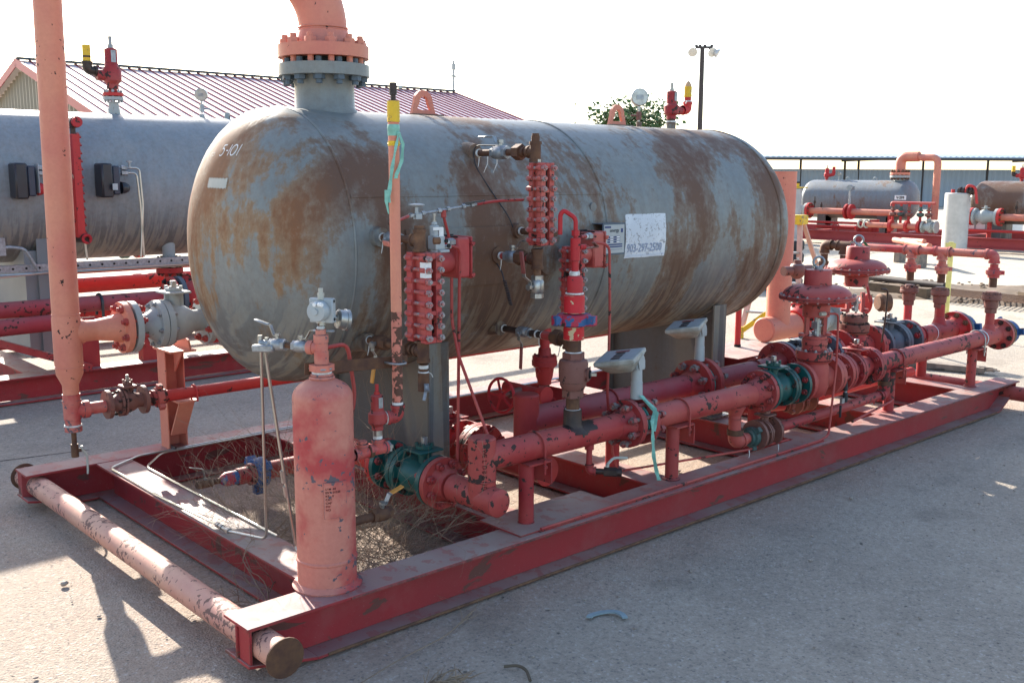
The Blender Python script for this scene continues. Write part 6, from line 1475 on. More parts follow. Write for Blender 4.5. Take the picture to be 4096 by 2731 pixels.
# clutter behind under the neighbour vessel
def run_x(label, x0, x1, y, z, r, mat, fl=()):
    o = thing('distant_pipe', label, 'pipe', ((x0+x1)/2, y, z)); m = MB(); m.cyl((x0, y, z), (x1, y, z), r, 16); part(o, 'pipe', m, mat)
    for x, R, mt in fl: m = MB(); m.cyl((x-.03, y, z), (x+.03, y, z), R, 20); part(o, 'flange', m, mt); bolts(o, (x, y, z), (1, 0, 0), R*.78, 8, .012, .11, 'darkiron')
    return o
run_x('red pipe with green flanges glimpsed under the smooth grey vessel, upper row', .6, 5.0, 7.6, .92, .06, 'red', ((2.6, .13, 'green'), (2.75, .13, 'red'), (3.6, .12, 'red'), (4.0, .12, 'green')))
run_x('long plain red pipe glimpsed under the smooth grey vessel', .8, 5.4, 6.9, .62, .075, 'red')
run_x('dark red pipe low under the smooth grey vessel', 1.2, 5.4, 6.4, .42, .075, 'red', ((3.1, .15, 'red'), (3.3, .15, 'green')))
run_x('thin red pipe highest of the rows under the smooth grey vessel', 2.4, 5.5, 8.6, 1.05, .035, 'red', ((4.0, .09, 'red'), (4.5, .09, 'red')))
run_x('red pipe just above the front header under the smooth grey vessel', 1.3, 4.4, 6.6, .80, .045, 'red', ((3.6, .11, 'red'),))
ngv = ball_valve('dark green ball valve glimpsed under the smooth grey vessel next to the rusty head', (3.25, 5.75, .70), (1, 0, 0), .42, .12, 'green', rp=.06, t=.03, bb='green')
run_x('short red spool feeding the dark green valve under the smooth grey vessel', 2.3, 3.05, 5.75, .70, .06, 'red', ((2.98, .12, 'red'), (2.4, .08, 'red')))
dn = thing('down_nozzle', 'grey flanged nozzle with bolts dropping from the belly of the smooth grey vessel', 'nozzle', (2.28, 5.75, .8))
m = MB(); m.cyl((2.28, 5.75, 1.1), (2.28, 5.75, .90), .055, 18); m.cyl((2.28, 5.75, .90), (2.28, 5.75, .86), .115, 24); part(dn, 'nozzle', m, 'gray'); bolts(dn, (2.28, 5.75, .86), Z, .09, 8, .011, .17, 'darkiron')
m = MB(); m.cyl((2.28, 5.75, .845), (2.28, 5.75, .80), .115, 24); m.cyl((2.28, 5.75, .80), (2.28, 5.75, .6), .05, 16); part(dn, 'lower_flange', m, 'red')
for k, (x, y, z, s, mt) in enumerate(((1.35, 6.9, .86, 1.0, 'dgreen'), (3.5, 6.9, .85, .9, 'red'), (3.9, 7.2, .85, 1.0, 'red'), (4.3, 7.0, .82, .8, 'red'))):
    o = thing('distant_valve', ['dark green valve left of the salmon riser under the smooth grey vessel', 'red angled valve nearest the green valve under the smooth grey vessel', 'brighter red valve between two others under the smooth grey vessel', 'red valve closest to the rusty head under the smooth grey vessel'][k], 'valve', (x, y, z-.2))
    m = MB(); m.lathe((x, y, z-.2), Z, [(0, .05*s), (.06, .10*s), (.12, .10*s), (.16, .05*s), (.24, .05*s), (.25, .11*s), (.29, .11*s), (.30, .04*s), (.38, .04*s)], 18); part(o, 'body', m, mt)
    m = MB(); m.cyl((x-.16*s, y, z-.1), (x+.16*s, y, z-.1), .06*s, 14); m.cyl((x-.17*s, y, z-.1), (x-.14*s, y, z-.1), .11*s, 18); m.cyl((x+.14*s, y, z-.1), (x+.17*s, y, z-.1), .11*s, 18); part(o, 'flanged_body', m, mt)
m = MB(); m.bar((.45, 4.95, .52), (1.25, 4.9, .20), .10, .05); solo('brace', m, 'run', 'slanting red brace at the far left on the frame behind', 'brace')
# neighbour overhead piping (casts the curved shadow at the left)
na = thing('neighbour_arch_pipe', 'salmon arch pipe of the neighbouring vessel', 'pipe', (-.9, NY, 2.1))
m = MB(); m.tube([(-.9, NY, 2.1), (-.9, NY, 2.9), (-.2, 4.7, 2.9), (-.2, 4.7, .5)], .075, 18, bend=.3); part(na, 'pipe', m, 'salmon'); m = MB(); m.cyl((-.9, NY, 2.25), (-.9, NY, 2.36), .2, 28); part(na, 'flange', m, 'salmon')

# ================================================================== RED-ROOFED BUILDING
bd_ = thing('metal_building', 'metal building with red standing-seam roof and beige corrugated gable', 'building', (18, 32, 0))
bx0, bx1, yr, zr, sl = 10.35, 29.4, 35.4, 5.55, .30
ye = 24.5; ze = zr - (yr-ye)*sl; yb = 2*yr-ye
def roofp(x, y, o=0): return V((x, y, zr - abs(yr-y)*sl + o))
m = MB(); 
m.add([roofp(bx0-.4, yr), roofp(bx1, yr), roofp(bx1, ye), roofp(bx0-.4, ye), roofp(bx0-.4, yr, -.08), roofp(bx1, yr, -.08), roofp(bx1, ye, -.08), roofp(bx0-.4, ye, -.08)], [(0, 1, 2, 3), (7, 6, 5, 4), (0, 3, 7, 4), (1, 5, 6, 2), (3, 2, 6, 7)], False)
m.add([roofp(bx0-.4, yr), roofp(bx1, yr), roofp(bx1, yb), roofp(bx0-.4, yb), roofp(bx0-.4, yr, -.08), roofp(bx1, yr, -.08), roofp(bx1, yb, -.08), roofp(bx0-.4, yb, -.08)], [(3, 2, 1, 0), (4, 5, 6, 7), (3, 0, 4, 7), (2, 6, 5, 1)], False)
rf = part(bd_, 'roof', m, 'roofglare')
nr = 50; rbm = MB(); rbm.bar(V((0, ye, ze+.018)), V((0, yr-.02, zr+.018)), .065, .04); rme = mesh_of(rbm, 'roof_rib', 'roofrib')
for k in range(nr+1):
    o = bpy.data.objects.new('roof_rib', rme); COL.objects.link(o); o.parent = rf; o.location = V((bx0-.35 + (bx1-bx0+.3)*k/nr, 0, 0)) - ROOT[rf]
m = MB(); m.box(((bx0+bx1)/2-.2, yr, zr+.07), (bx1-bx0+.4, .35, .07)); part(rf, 'ridge_cap', m, 'roofdk')
m = MB(); m.bar(roofp(bx0-.42, ye, -.08), roofp(bx0-.42, yr, -.08), .03, .28); m.bar(roofp(bx0-.42, yb, -.08), roofp(bx0-.42, yr, -.08), .03, .28); m.bar(roofp(bx1, ye, -.05), roofp(bx1, yr, -.05), .04, .2); part(bd_, 'rake_trim', m, 'trim')
m = MB(); vv = []; ff = []; ny_ = 240
for j in range(ny_+1):
    y = ye+.3 + (yb-ye-.6)*j/ny_; xo = bx0 - .10*(1 if (j % 4) in (1, 2) else 0); vv += [(xo, y, 0), (xo, y, zr-.1 - abs(yr-y)*sl)]
for j in range(ny_): ff.append((2*j, 2*j+2, 2*j+3, 2*j+1))
m.add(vv, ff, False); m.box(((bx0+bx1)/2, ye+.4, ze/2-.1), (bx1-bx0-.2, .1, ze-.1)); m.box((bx1-.2, yr, ze/2), (.1, yb-ye-1, ze)); part(bd_, 'corrugated_wall', m, 'wallbeige')

# ================================================================== TREE, LAMP POLE
def tree(name, label, x, y, h, cw, seed, zc=None, leaves=2600, ls=.10):
    R_ = random.Random(seed); o = thing(name, label, 'tree', (x, y, 0))
    m = MB(); m.tube([(x, y, 0), (x+.1, y, h*.3), (x, y+.1, h*.6)], (.16, .09), 10)
    tips = []
    for k in range(34):
        a = R_.random()*6.28; rr = cw*(.25+.75*R_.random()); zz = h*(.62+.36*R_.random()) * (1 - .10*(rr/cw)**2); e = V((x + rr*cos(a), y + rr*sin(a)*.6, zz)); b = V((x, y, h*(.25+.25*R_.random())))
        mid = b.lerp(e, .5) + V((R_.uniform(-.2, .2), R_.uniform(-.2, .2), R_.uniform(0, .3))); m.tube([b, mid, e], (.045, .010), 5); tips += [e, mid.lerp(e, .6)]
    part(o, 'trunk', m, 'bark')
    m = MB()
    for k in range(leaves):
        t = R_.choice(tips); p = t + V((R_.gauss(0, .30), R_.gauss(0, .30), R_.gauss(0, .19))); s = ls*(.6+R_.random()); d = V((R_.uniform(-1, 1), R_.uniform(-1, 1), R_.uniform(-1, 1))).normalized(); u = d.orthogonal().normalized()*s*.4
        m.add([p, p + d*s*.5 + u, p + d*s, p + d*s*.5 - u], [(0, 1, 2, 3)], False)
    part(o, 'crown', m, 'leaf', ang=180); return o
tree('leafy_tree', 'loose green tree whose top shows above the rusty vessel behind the gauge', 20.1, 16.3, 3.95, 1.35, 3, leaves=5200, ls=.12)
lp_ = thing('floodlight_pole', 'tall dark pole with three pale bowl floodlights above the far end of the vessel', 'floodlight pole', (33.5, 23.6, 0))
px_, py_ = 33.4, 23.9; hh = 6.95
m = MB(); m.cyl((px_, py_, 0), (px_, py_, hh), .13, 14, r2=.095); part(lp_, 'pole', m, 'steeldk')
rt = V((.68, -.73, 0)); m = MB(); m.bar(V((px_, py_, hh)) - rt*.28, V((px_, py_, hh)) + rt*.42, .12, .08)
for u in (-.25, -.1, .1, .38): m.box(V((px_, py_, hh+.06)) + rt*u, (.09, .09, .09))
part(lp_, 'crossarm', m, 'steeldk')
M['lampbowl'] = plain('lamp_bowl', (.62, .60, .55), .35, .2, var=.15, bump=0)
for u, dz, ax in ((-.40, -.18, (-.5, -.45, -.45)), (.40, -.20, (-.35, -.7, -.35)), (.62, -.24, (.35, -.6, -.4))):
    c = V((px_, py_, hh+dz)) + rt*u; m = MB(); m.lathe(c - V(ax).normalized()*.16, ax, [(0, .05), (.03, .09), (.09, .15), (.19, .20), (.20, .20), (.205, .18)], 24); l_ = part(lp_, 'floodlight', m, 'lampbowl'); m = MB(); m.bar(c, V((px_, py_, hh)) + rt*(u*.6), .05, .05); part(l_, 'arm', m, 'steeldk')
wm = thing('antenna_mast', 'tiny instrument mast at the right end of the red roof', 'antenna', (33, 31, 0)); m = MB(); m.cyl((30.7, 37.0, 0), (30.7, 37.0, 7.25), .055, 8); m.box((30.7, 37.0, 6.95), (.14, .14, .30)); m.box((30.7, 37.0, 6.5), (.30, .10, .08)); part(wm, 'mast', m, 'gray')

# ================================================================== OPEN SHED FAR RIGHT
# wall line runs square to the camera heading, about 60 m out
cam0 = V((-1.43, -2.857, 0)); fw = V((.670, .742, 0)).normalized(); rt = V((.742, -.670, 0)).normalized()
def SP(a, d, z): return cam0 + fw*d + rt*a + V((0, 0, z))
sh = thing('long_open_shed', 'long grey metal shed with open strip under its blue-grey roof, far right', 'shed', tuple(SP(25, 60, 0)))
A0, A1 = 12.5, 48.0
m = MB(); vv = []; ff = []; n_ = 230
for k in range(n_+1):
    a = A0 + (A1-A0)*k/n_; off = .06 if k % 2 else 0; vv += [SP(a, 60-off, -.1), SP(a, 60-off, 2.12)]
for k in range(n_): ff.append((2*k, 2*k+2, 2*k+3, 2*k+1))
m.add(vv, ff, False); part(sh, 'corrugated_wall', m, 'shedwall')
m = MB(); vv = []; ff = []
for k in range(n_+1):
    a = A0-2 + (A1-A0+2)*k/n_; off = .045 if k % 2 else 0; vv += [SP(a, 58.2, 2.80+off), SP(a, 66, 3.12+off), SP(a, 58.2, 2.75)]
for k in range(n_): ff += [(3*k, 3*k+3, 3*k+4, 3*k+1), (3*k+2, 3*k+5, 3*k+3, 3*k)]
m.add(vv, ff, False); part(sh, 'roof', m, 'shedroof')
m = MB(); m.bar(SP(A0-2, 58.3, 2.68), SP(A1, 58.3, 2.68), .12, .13); m.bar(SP(A0-2, 60.1, 2.78), SP(A1, 60.1, 2.78), .12, .06); part(sh, 'eave_beam', m, 'steeldk')
for a in (13.0, 17.0, 19.6, 20.4, 24.2, 28.0, 30.8, 34.6, 38.6, 42.5, 46.5): m = MB(); m.cyl(SP(a, 60.0, 0), SP(a, 60.0, 2.76), .07, 8); part(sh, 'post', m, 'steeldk')
for a in (19.5, 29.6, 41.0): m = MB(); m.prism([SP(a, 60.3, 2.78), SP(a+3.0, 60.3, 2.78), SP(a+3.0, 60.3, 2.68), SP(a, 60.3, 2.56)], fw*.1); part(sh, 'roof_girder', m, 'steeldk')

# ================================================================== FAR RIGHT SKIDS
FX = 23.2
M['ftank1'] = m_vessel('far_tank_paint', 0, 0, -1.57, 1.57, 5.0, -.035, (.145, .175, .20))
M['ftank2'] = m_vessel('far_rusty_tank_paint', 0, 0, -1.57, 1.57, 14.0, .11, (.17, .16, .15), main=False)
def far_vessel(label, yc, mat, tag=None, arch=True, flip=1):
    o = thing('pressure_vessel', label, 'pressure vessel', (FX, yc, 1.08))
    m = MB(); m.lathe((FX, yc, 1.08), (0, -1, 0), shell_prof(-1.31, 1.31, .50, .26), 56); s = part(o, 'shell', m, mat)
    for y in (yc-.85, yc+.85): m = MB(); m.box((FX-.05, y, .42), (.62, .24, .46)); m.prism([(FX-.40, y-.12, .20), (FX-.40, y+.12, .20), (FX-.36, y+.12, .75), (FX-.36, y-.12, .75)], (.3, 0, 0)); part(o, 'saddle', m, 'saddle')
    for y in (yc+.35, yc-.42): m = MB(); m.torus((FX, y, 1.60), (1, 0, 0), .05, .014, 14, 6); part(o, 'lifting_lug', m, 'gray')
    return o
fv1 = far_vessel('distant blue-grey vessel marked V-299 with arched salmon pipe', 10.81, 'ftank1')
# orient object space: vessels run along world Y, so roll the coordinate frame for the material
fv2 = far_vessel('distant mostly rusty vessel cut by the right edge of the picture', 6.24, 'ftank2')
m = MB(); m.box((FX-.497, 9.42, 1.16), (.006, .30, .11)); tg_ = part(fv1, 'number_plate', m, 'white')
M['maroon'] = plain('maroon_print', (.25, .03, .04), .5, bump=0)
text_mesh('V-299', .085, lambda x, y, z: (FX-.502, 9.42-x, 1.13+y), 'maroon', tg_, 'lettering', .001, 1.0, .004, 'CENTER')
m = MB(); m.lathe((FX, 9.72, 1.52), Z, [(0, .17), (.03, .15), (.12, .145), (.13, .24), (.18, .24), (.19, .2)], 26); part(fv1, 'nozzle', m, 'gray')
m = MB(); m.cyl((FX, 9.72, 1.72), (FX, 9.72, 1.78), .24, 26); m.cyl((FX, 9.72, 1.78), (FX, 9.72, 1.86), .13, 20); part(fv1, 'nozzle_flange', m, 'salmon'); bolts(fv1, (FX, 9.72, 1.72), Z, .2, 12, .02, .26, 'rust')
far = thing('distant_arch_pipe', 'distant salmon pipe arching off the vessel marked V-299', 'pipe', (FX, 8.75, .6))
m = MB(); m.tube([(FX, 9.72, 1.80), (FX, 9.72, 2.17), (FX, 9.25, 2.17)], .125, 20, bend=.36, seg=10); part(far, 'elbow', m, 'salmon')
m = MB(); m.tube([(FX, 9.27, 2.17), (FX, 9.17, 2.14), (FX, 8.76, 2.14), (FX-.0, 8.76, .62)], (.085, .085), 16, bend=.17); part(far, 'riser', m, 'salmon')
def far_prv(label, y, s, yel):
    o = relief_valve(label, (FX, y, 1.57), .40, (0, s, 0), 'bright', r=.055, tagp=False); m = MB(); elbow_fit(m, (FX, y+s*.20, 1.72), (0, -s, 0), (0, 0, 1), .042, .075); part(o, 'elbow', m, 'darkiron' if yel else 'bright'); m = MB(); m.cyl((FX, y+s*.20, 1.79), (FX, y+s*.20, 1.93), .040, 14); part(o, 'vent_top', m, 'yellow' if yel else 'bright')
far_prv('distant red relief valve on the vessel marked V-299', 11.78, -1, False); far_prv('distant red relief valve with yellow vent on the rusty vessel', 6.75, 1, True)
pressure_gauge('distant pressure gauge on the vessel marked V-299', (FX, 11.42, 1.75), (-1, .2, 0), .062, (FX, 11.42, 1.57)); pressure_gauge('distant pressure gauge on the rusty vessel', (FX, 6.38, 1.78), (-1, .2, 0), .062, (FX, 6.38, 1.57))
fsk = thing('far_skid_frame', 'long red skid frame under the two distant vessels at the right', 'skid', (21.8, 9, 0))
m = MB(); m.box((21.75, 8.0, .31), (.2, 13.4, .02)); m.box((21.75, 8.0, .2), (.02, 13.4, .22)); m.box((21.75, 8.0, .09), (.2, 13.4, .02)); part(fsk, 'long_beam', m, 'beamfar')
m = MB(); m.box((24.6, 8.0, .2), (.2, 13.4, .24)); part(fsk, 'rear_beam', m, 'beamfar')
for y in (13.6, 11.2, 9.2, 7.6, 5.4, 2.5): m = MB(); m.box((23.1, y, .22), (2.7, .2, .2)); part(fsk, 'cross_beam', m, 'beamfar')
def far_run(label, y0, y1, x, z, mat='salmon'):
    o = thing('distant_meter_run', label, 'pipe run', (x, (y0+y1)/2, z)); m = MB(); m.cyl((x, y0, z), (x, y1, z), .078, 18); part(o, 'pipe', m, mat)
    for y in (y1-.15, y1-.78): m = MB(); m.cyl((x, y-.03, z), (x, y+.03, z), .20, 20); part(o, 'flange', m, 'red'); bolts(o, (x, y, z), (0, 1, 0), .155, 8, .016, .13, 'rustlt')
    m = MB(); m.lathe((x, y1-.19, z), (0, -1, 0), [(0, .19), (.05, .19), (.06, .12), (.15, .14), (.2, .17), (.26, .17), (.34, .13), (.48, .12), (.49, .19), (.55, .19)], 24); m.cyl((x, y1-.44, z+.12), (x, y1-.44, z+.25), .03, 10); m.box((x, y1-.44, z+.2), (.14, .14, .015)); part(o, 'ball_valve', m, 'gray')
    yy = y0 + (y1-y0)*.42
    for d in (-.06, .06): m = MB(); m.cyl((x, yy+d-.025, z), (x, yy+d+.025, z), .19, 20); part(o, 'orifice_flange', m, 'red')
    m = MB(); m.cyl((x, yy, z+.15), (x, yy, z+.52), .03, 10); m.box((x, yy, z+.58), (.12, .16, .10)); m.lathe((x-.06, yy-.02, z+.60), (-1, 0, 0), [(0, .075), (.03, .07)], 16); part(o, 'transmitter', m, 'zinc')
    for u, hh_ in ((.72, .36), (.78, .18), (.66, .22)): m = MB(); y = y0+(y1-y0)*u; m.cyl((x, y, z+.07), (x, y, z+hh_), .015, 8); m.box((x, y, z+hh_*.6), (.04, .04, .07)); part(o, 'tap_valve', m, 'darkiron')
    for y in (y1-.05-.5, y0+.3): m = MB(); m.cyl((x, y, .3), (x, y, z), .05, 12); part(o, 'leg', m, 'red')
    return o
far_run('distant salmon meter run in front of the vessel marked V-299', 9.0, 12.3, 22.0, .80); far_run('distant salmon meter run in front of the rusty vessel', 3.5, 7.45, 22.0, .78)
def fp(label, pts, r, mat, b=.05, nm='distant_pipe'): 
    o = thing(nm, label, 'pipe', tuple(pts[0])); m = MB(); m.tube(pts, r, 12, bend=b); part(o, 'pipe', m, mat); return o
fp('thin red rail pipe low in front of the vessel marked V-299', [(21.9, 12.2, .52), (21.9, 9.6, .52)], .032, 'red')
fp('thin red rail pipe low in front of the rusty vessel', [(21.9, 7.4, .47), (21.9, 3.5, .47)], .032, 'red')
fp('red standpipe at the near left of the vessel marked V-299', [(21.9, 12.15, .82), (21.9, 12.15, .32)], .055, 'red')
fp('red standpipe at the left of the rusty vessel meter run', [(21.9, 7.38, .80), (21.9, 7.38, .32)], .055, 'red')
for k in range(5):
    y = 9.02 - .20*k + (.0 if k < 3 else -.08); lab = ['leftmost', 'second from the left', 'middle', 'second from the right', 'rightmost'][k]
    o = thing('distant_riser', 'distant red regulator riser, %s of five beside the concrete cylinder' % lab, 'riser', (21.6, y, .4), 'distant risers beside the concrete cylinder')
    m = MB(); m.cyl((21.6, y, 1.05), (21.6, y, .45), .032, 10); part(o, 'pipe', m, 'red')
    m = MB(); m.cyl((21.6, y, .98), (21.6, y, .90), .034, 10); m.lathe((21.6, y, .74), Z, [(0, .04), (.03, .085), (.08, .085), (.10, .04)], 14); m.lathe((21.6, y, .87), Z, [(0, .04), (.01, .06), (.03, .06), (.04, .04)], 12); part(o, 'union', m, 'dgreen' if k % 2 else 'brownred')
fp('distant pale pink header bar over the five small risers', [(21.6, 9.06, .98), (21.6, 9.06, 1.06), (21.6, 8.0, 1.06)], .034, 'gauge')
fv_ = ball_valve('distant grey ball valve right of the five small risers', (21.5, 8.05, .52), (0, 1, 0), .34, .14, 'gray', rp=.07, t=.03, bb='gray')
run2 = fp('distant salmon pipe at the foot of the five small risers', [(21.5, 9.6, .52), (21.5, 8.2, .52)], .065, 'salmon')
for y in (9.0, 8.6, 8.3): m = MB(); m.cyl((21.5, y-.03, .52), (21.5, y+.03, .52), .14, 18); part(run2, 'flange', m, 'red')
for y in (9.75, 9.6): m = MB(); m.torus((21.45, y, .54), (.3, 1, 0), .085, .022, 18, 6); solo('ring_coupling', m, 'tan', 'pale open ring coupling at the left end of the distant salmon pipe, %s' % ('outer one' if y > 9.7 else 'inner one'), 'coupling')
o = thing('distant_handwheel_valve', 'distant red handwheel valve under the vessel marked V-299', 'valve', (22.0, 10.6, .35)); m = MB(); m.torus((21.8, 10.62, .40), (1, 0, 0), .10, .013, 22, 6)
for k in range(5): a = 2*pi*k/5; m.bar((21.8, 10.62, .40), (21.8, 10.62 + .1*cos(a), .40 + .1*sin(a)), .014, .01)
part(o, 'handwheel', m, 'bright'); m = MB(); m.cyl((21.8, 10.62, .40), (22.0, 10.62, .40), .04, 10); m.cyl((22.0, 10.2, .4), (22.0, 11.3, .4), .045, 12); part(o, 'body', m, 'red')
o = thing('distant_spool', 'distant red capped spool under the right part of the vessel marked V-299', 'pipe', (22.1, 9.9, .35)); m = MB(); m.cyl((22.0, 10.05, .42), (22.0, 9.7, .42), .13, 18); m.cyl((22.0, 10.08, .42), (22.0, 10.02, .42), .17, 20); m.cyl((22.05, 9.72, .32), (22.05, 9.72, .62), .12, 16); part(o, 'spool', m, 'deep')
# white tote behind
tt = thing('caged_tank', 'white plastic tote in a metal cage behind the small risers', 'tote', (24.8, 8.4, 0))
m = MB(); m.box((25.2, 8.1, .72), (1.0, 1.05, 1.0)); part(tt, 'bottle', m, 'white', bevel=.05)
m = MB()
for y in (7.56, 7.83, 8.1, 8.37, 8.64): m.bar((24.66, y, .15), (24.66, y, 1.24), .025, .025, (1, 0, 0))
for z in (.3, .55, .8, 1.05, 1.24): m.bar((24.65, 7.56, z), (24.65, 8.64, z), .025, .025)
part(tt, 'cage', m, 'zinc')

# ================================================================== CONCRETE CYLINDERS ETC
def conc(label, x, y, r, h, extra=None):
    o = thing('concrete_cylinder', label, 'concrete cylinder', (x, y, 0)); m = MB(); m.lathe((x, y, 0), Z, [(0, r*1.01), (h-.02, r), (h, r-.02)], 40); part(o, 'body', m, 'conc'); return o
k1 = conc('tall concrete cylinder in front of the distant skids at the right, dark fitting on top', 20.75, 7.11, .262, 1.325)
m = MB(); m.cyl((20.75, 6.72, 1.37), (20.75, 7.1, 1.37), .07, 14); 
for k in range(4): m.cyl((20.75, 6.78+.085*k, 1.37), (20.75, 6.81+.085*k, 1.37), .09, 14)
part(k1, 'dark_coupling', m, 'darkiron'); m = MB(); m.cyl((20.75, 7.22, 1.325), (20.75, 7.22, 1.40), .04, 12); m.tube([(20.7, 6.92, 1.33), (20.7, 6.9, 1.5), (20.7, 6.72, 1.46), (20.7, 6.66, 1.1)], .03, 8, bend=.08); part(k1, 'red_fitting', m, 'red')
k2 = conc('concrete cylinder topped with a yellow plate, right behind the far head of the rusty vessel', 21.0, 11.50, .31, 1.38)
m = MB(); m.box((21.0, 11.5, 1.395), (.6, .66, .03)); 
for y in (11.28, 11.42, 11.62): m.cyl((21.0, y, 1.40), (21.0, y, 1.50), .05, 12)
part(k2, 'yellow_plate', m, 'yellow'); m = MB()
for y in (11.28, 11.42): m.cyl((21.0, y, 1.50), (21.0, y, 1.54), .055, 12)
part(k2, 'black_cap', m, 'dark')
k3 = thing('concrete_block', 'wide pale concrete ring standing low behind the stepladder', 'concrete ring', (10.9, 6.4, 0)); m = MB(); m.lathe((11.4, 6.75, 0), Z, [(0, .62), (.62, .60), (.64, .57)], 40); part(k3, 'ring', m, 'conc')
tr_ = []
for k in range(4):
    m = MB(); m.lathe((11.6, 5.55, .01+.185*k), Z, [(0, .20), (.02, .29), (.05, .31), (.14, .31), (.17, .29), (.18, .20)], 28); solo('tyre', m, 'rubber', 'black tyre, %s of the stack behind the salmon standpipe' % ['bottom one', 'second from the bottom', 'third from the bottom', 'top one'][k], 'tyre', group='stacked tyres behind the standpipe')
# stepladder
ld = thing('stepladder', 'stepladder with yellow cap and foot brace beside the far head of the vessel', 'ladder', (7.4, 2.9, 0))
tp = V((7.9, 3.12, 1.18)); f1 = V((7.30, 3.25, 0)); f2 = V((7.55, 2.72, 0)); f3 = V((8.45, 3.45, 0)); f4 = V((8.55, 2.85, 0))
M['orrail'] = plain('faded_orange_fibreglass', (.60, .33, .24), .5, 0, bump=0)
t1_, t2_ = tp + V((-.06, .16, 0)), tp + V((.02, -.14, 0))
for a, b in ((f1, t1_), (f2, t2_)): m = MB(); m.bar(a, b, .055, .022, (1, 0, 0)); part(ld, 'front_rail', m, 'orrail')
for a, b in ((f3, t1_ + V((.06, 0, 0))), (f4, t2_ + V((.06, 0, 0)))): m = MB(); m.bar(a, b, .045, .02, (1, 0, 0)); part(ld, 'rear_rail', m, 'orrail')
for t in (.22, .48, .74): m = MB(); m.bar(f1.lerp(t1_, t), f2.lerp(t2_, t), .07, .02); part(ld, 'step', m, 'steel')
m = MB(); m.box(tp + V((.03, 0, .03)), (.16, .36, .10), (.9, .1, 0)); part(ld, 'top_cap', m, 'yellow', bevel=.01)
m = MB(); m.bar(f1 + V((0, 0, .05)), f1.lerp(f2, .5) + V((.05, 0, .30)), .03, .05); m.box(f1 + V((0, 0, .05)), (.06, .07, .12)); m.box(f2 + V((0, 0, .05)), (.06, .07, .12)); part(ld, 'yellow_foot_brace', m, 'yellow')
# mud strip, gutter, planks
m = MB(); R_ = random.Random(5)
gxs, gys = 60, 26; vv = []; ff = []
for i in range(gxs+1):
    for j in range(gys+1):
        u = i/gxs; v = j/gys; x = 14.2 - 2.9*v + 1.4*u; y = 5.6 - 4.6*u - .5*v
        nn = mnoise.noise(V((x*1.7, y*1.7, 1))) + .5*mnoise.noise(V((x*5, y*5, 2))); ed = min(u, 1-u, v, 1-v)*9
        vv.append((x, y, -.022 + max(0, (.75+nn))*min(1, ed)*.05))
for i in range(gxs):
    for j in range(gys): a = i*(gys+1)+j; ff.append((a, a+1, a+gys+2, a+gys+1))
m.add(vv, ff); solo('mud_strip', m, 'mud', None, None, (0, 0, 0), kind='structure')
m = MB(); 
for k in range(260):
    u = R_.random(); v = R_.random(); x = 14.2 - 2.9*v + 1.4*u; y = 5.6 - 4.6*u - .5*v; s = R_.uniform(.012, .04)
    m.ball((x, y, .02), s, 6, (1, 1, .5))
solo('mud_clods', m, 'mud', 'loose lumps of dried mud scattered along the dirt strip', 'mud', (0, 0, 0), kind='stuff')
m = MB(); m.bar((12.35, 4.55, .07), (12.15, 3.55, .07), .10, .13); solo('wooden_gutter', m, 'woodlt', 'dark timber edge piece lying along the dirt strip behind the domed valves', 'timber')
m = MB(); m.bar((12.9, 2.6, .06), (12.3, 1.4, .06), .14, .13); solo('timber', m, 'woodlt', 'brown timber lying beside the dirt strip at the right edge', 'timber')
nt_ = thing('metal_grating', 'expanded metal grating lying in the dirt strip at the right', 'grating', (12.2, 2.7, .08)); m = MB()
for k in range(34):
    t = k/33; a = V((12.65-.25*t, 3.5-2.3*t, .10)); b = V((11.85-.25*t, 3.35-2.3*t, .10)); m.bar(a, b, .012, .006)
for k in range(12):
    t = k/11; a = V((12.65-.8*t, 3.5-.15*t, .106)); b = a + V((-.25, -2.3, 0)); m.bar(a, b, .012, .006)
part(nt_, 'bars', m, 'rustlt', kind='stuff')
m = MB(); m.bar((7.05, 1.45, .03), (7.25, .70, .03), .11, .045); pk = solo('weathered_plank', m, 'wood', 'split grey plank lying on the pavement beyond the right end of the skid', 'plank')
m = MB()
for k in range(8): m.bar((7.22+R_.uniform(-.03, .03), .74, .02+.005*k), (7.26+R_.uniform(-.05, .05), .62+R_.uniform(-.03, .03), .02+.005*k), .012, .008)
solo('plank_splinters', m, 'wood', 'splintered end of the grey plank beyond the skid', 'splinters')
m = MB(); m.tube([(7.0, 1.5, .008), (7.1, 1.25, .012), (7.02, 1.1, .008), (7.15, .95, .01)], .004, 5); solo('loose_wire', m, 'darkiron', 'thin dark wire lying beside the split grey plank', 'wire')
for k, (p, q, lb) in enumerate((((13.8, 5.5, .06), (13.4, 3.9, .06), 'dark pipe lying along the far side of the dirt strip'), ((16.5, 9.4, .05), (13.2, 8.2, .05), 'long dark pipe lying on the yard behind the stepladder'))):
    m = MB(); m.cyl(p, q, .05, 12); solo('ground_pipe', m, 'steeldk', lb, 'pipe')
m = MB(); m.cyl((18.0, 7.09, .41), (16.5, 5.65, .42), .055, 14); m.cyl((18.05, 6.95, .42), (16.6, 5.8, .50), .04, 12); tb = solo('salmon_pipe_bundle', m, 'salmon', 'pale salmon pipes lying raised in the yard before the distant skids', 'pipe')
for t in (.2, .8):
    p = V((18.0, 7.09, 0)).lerp(V((16.5, 5.65, 0)), t); m = MB(); m.box(p + V((0, 0, .17)), (.3, .1, .345)); solo('wood_block', m, 'wood', 'wood block under the %s end of the pale salmon pipes' % ('farther' if t < .5 else 'nearer'), 'block')
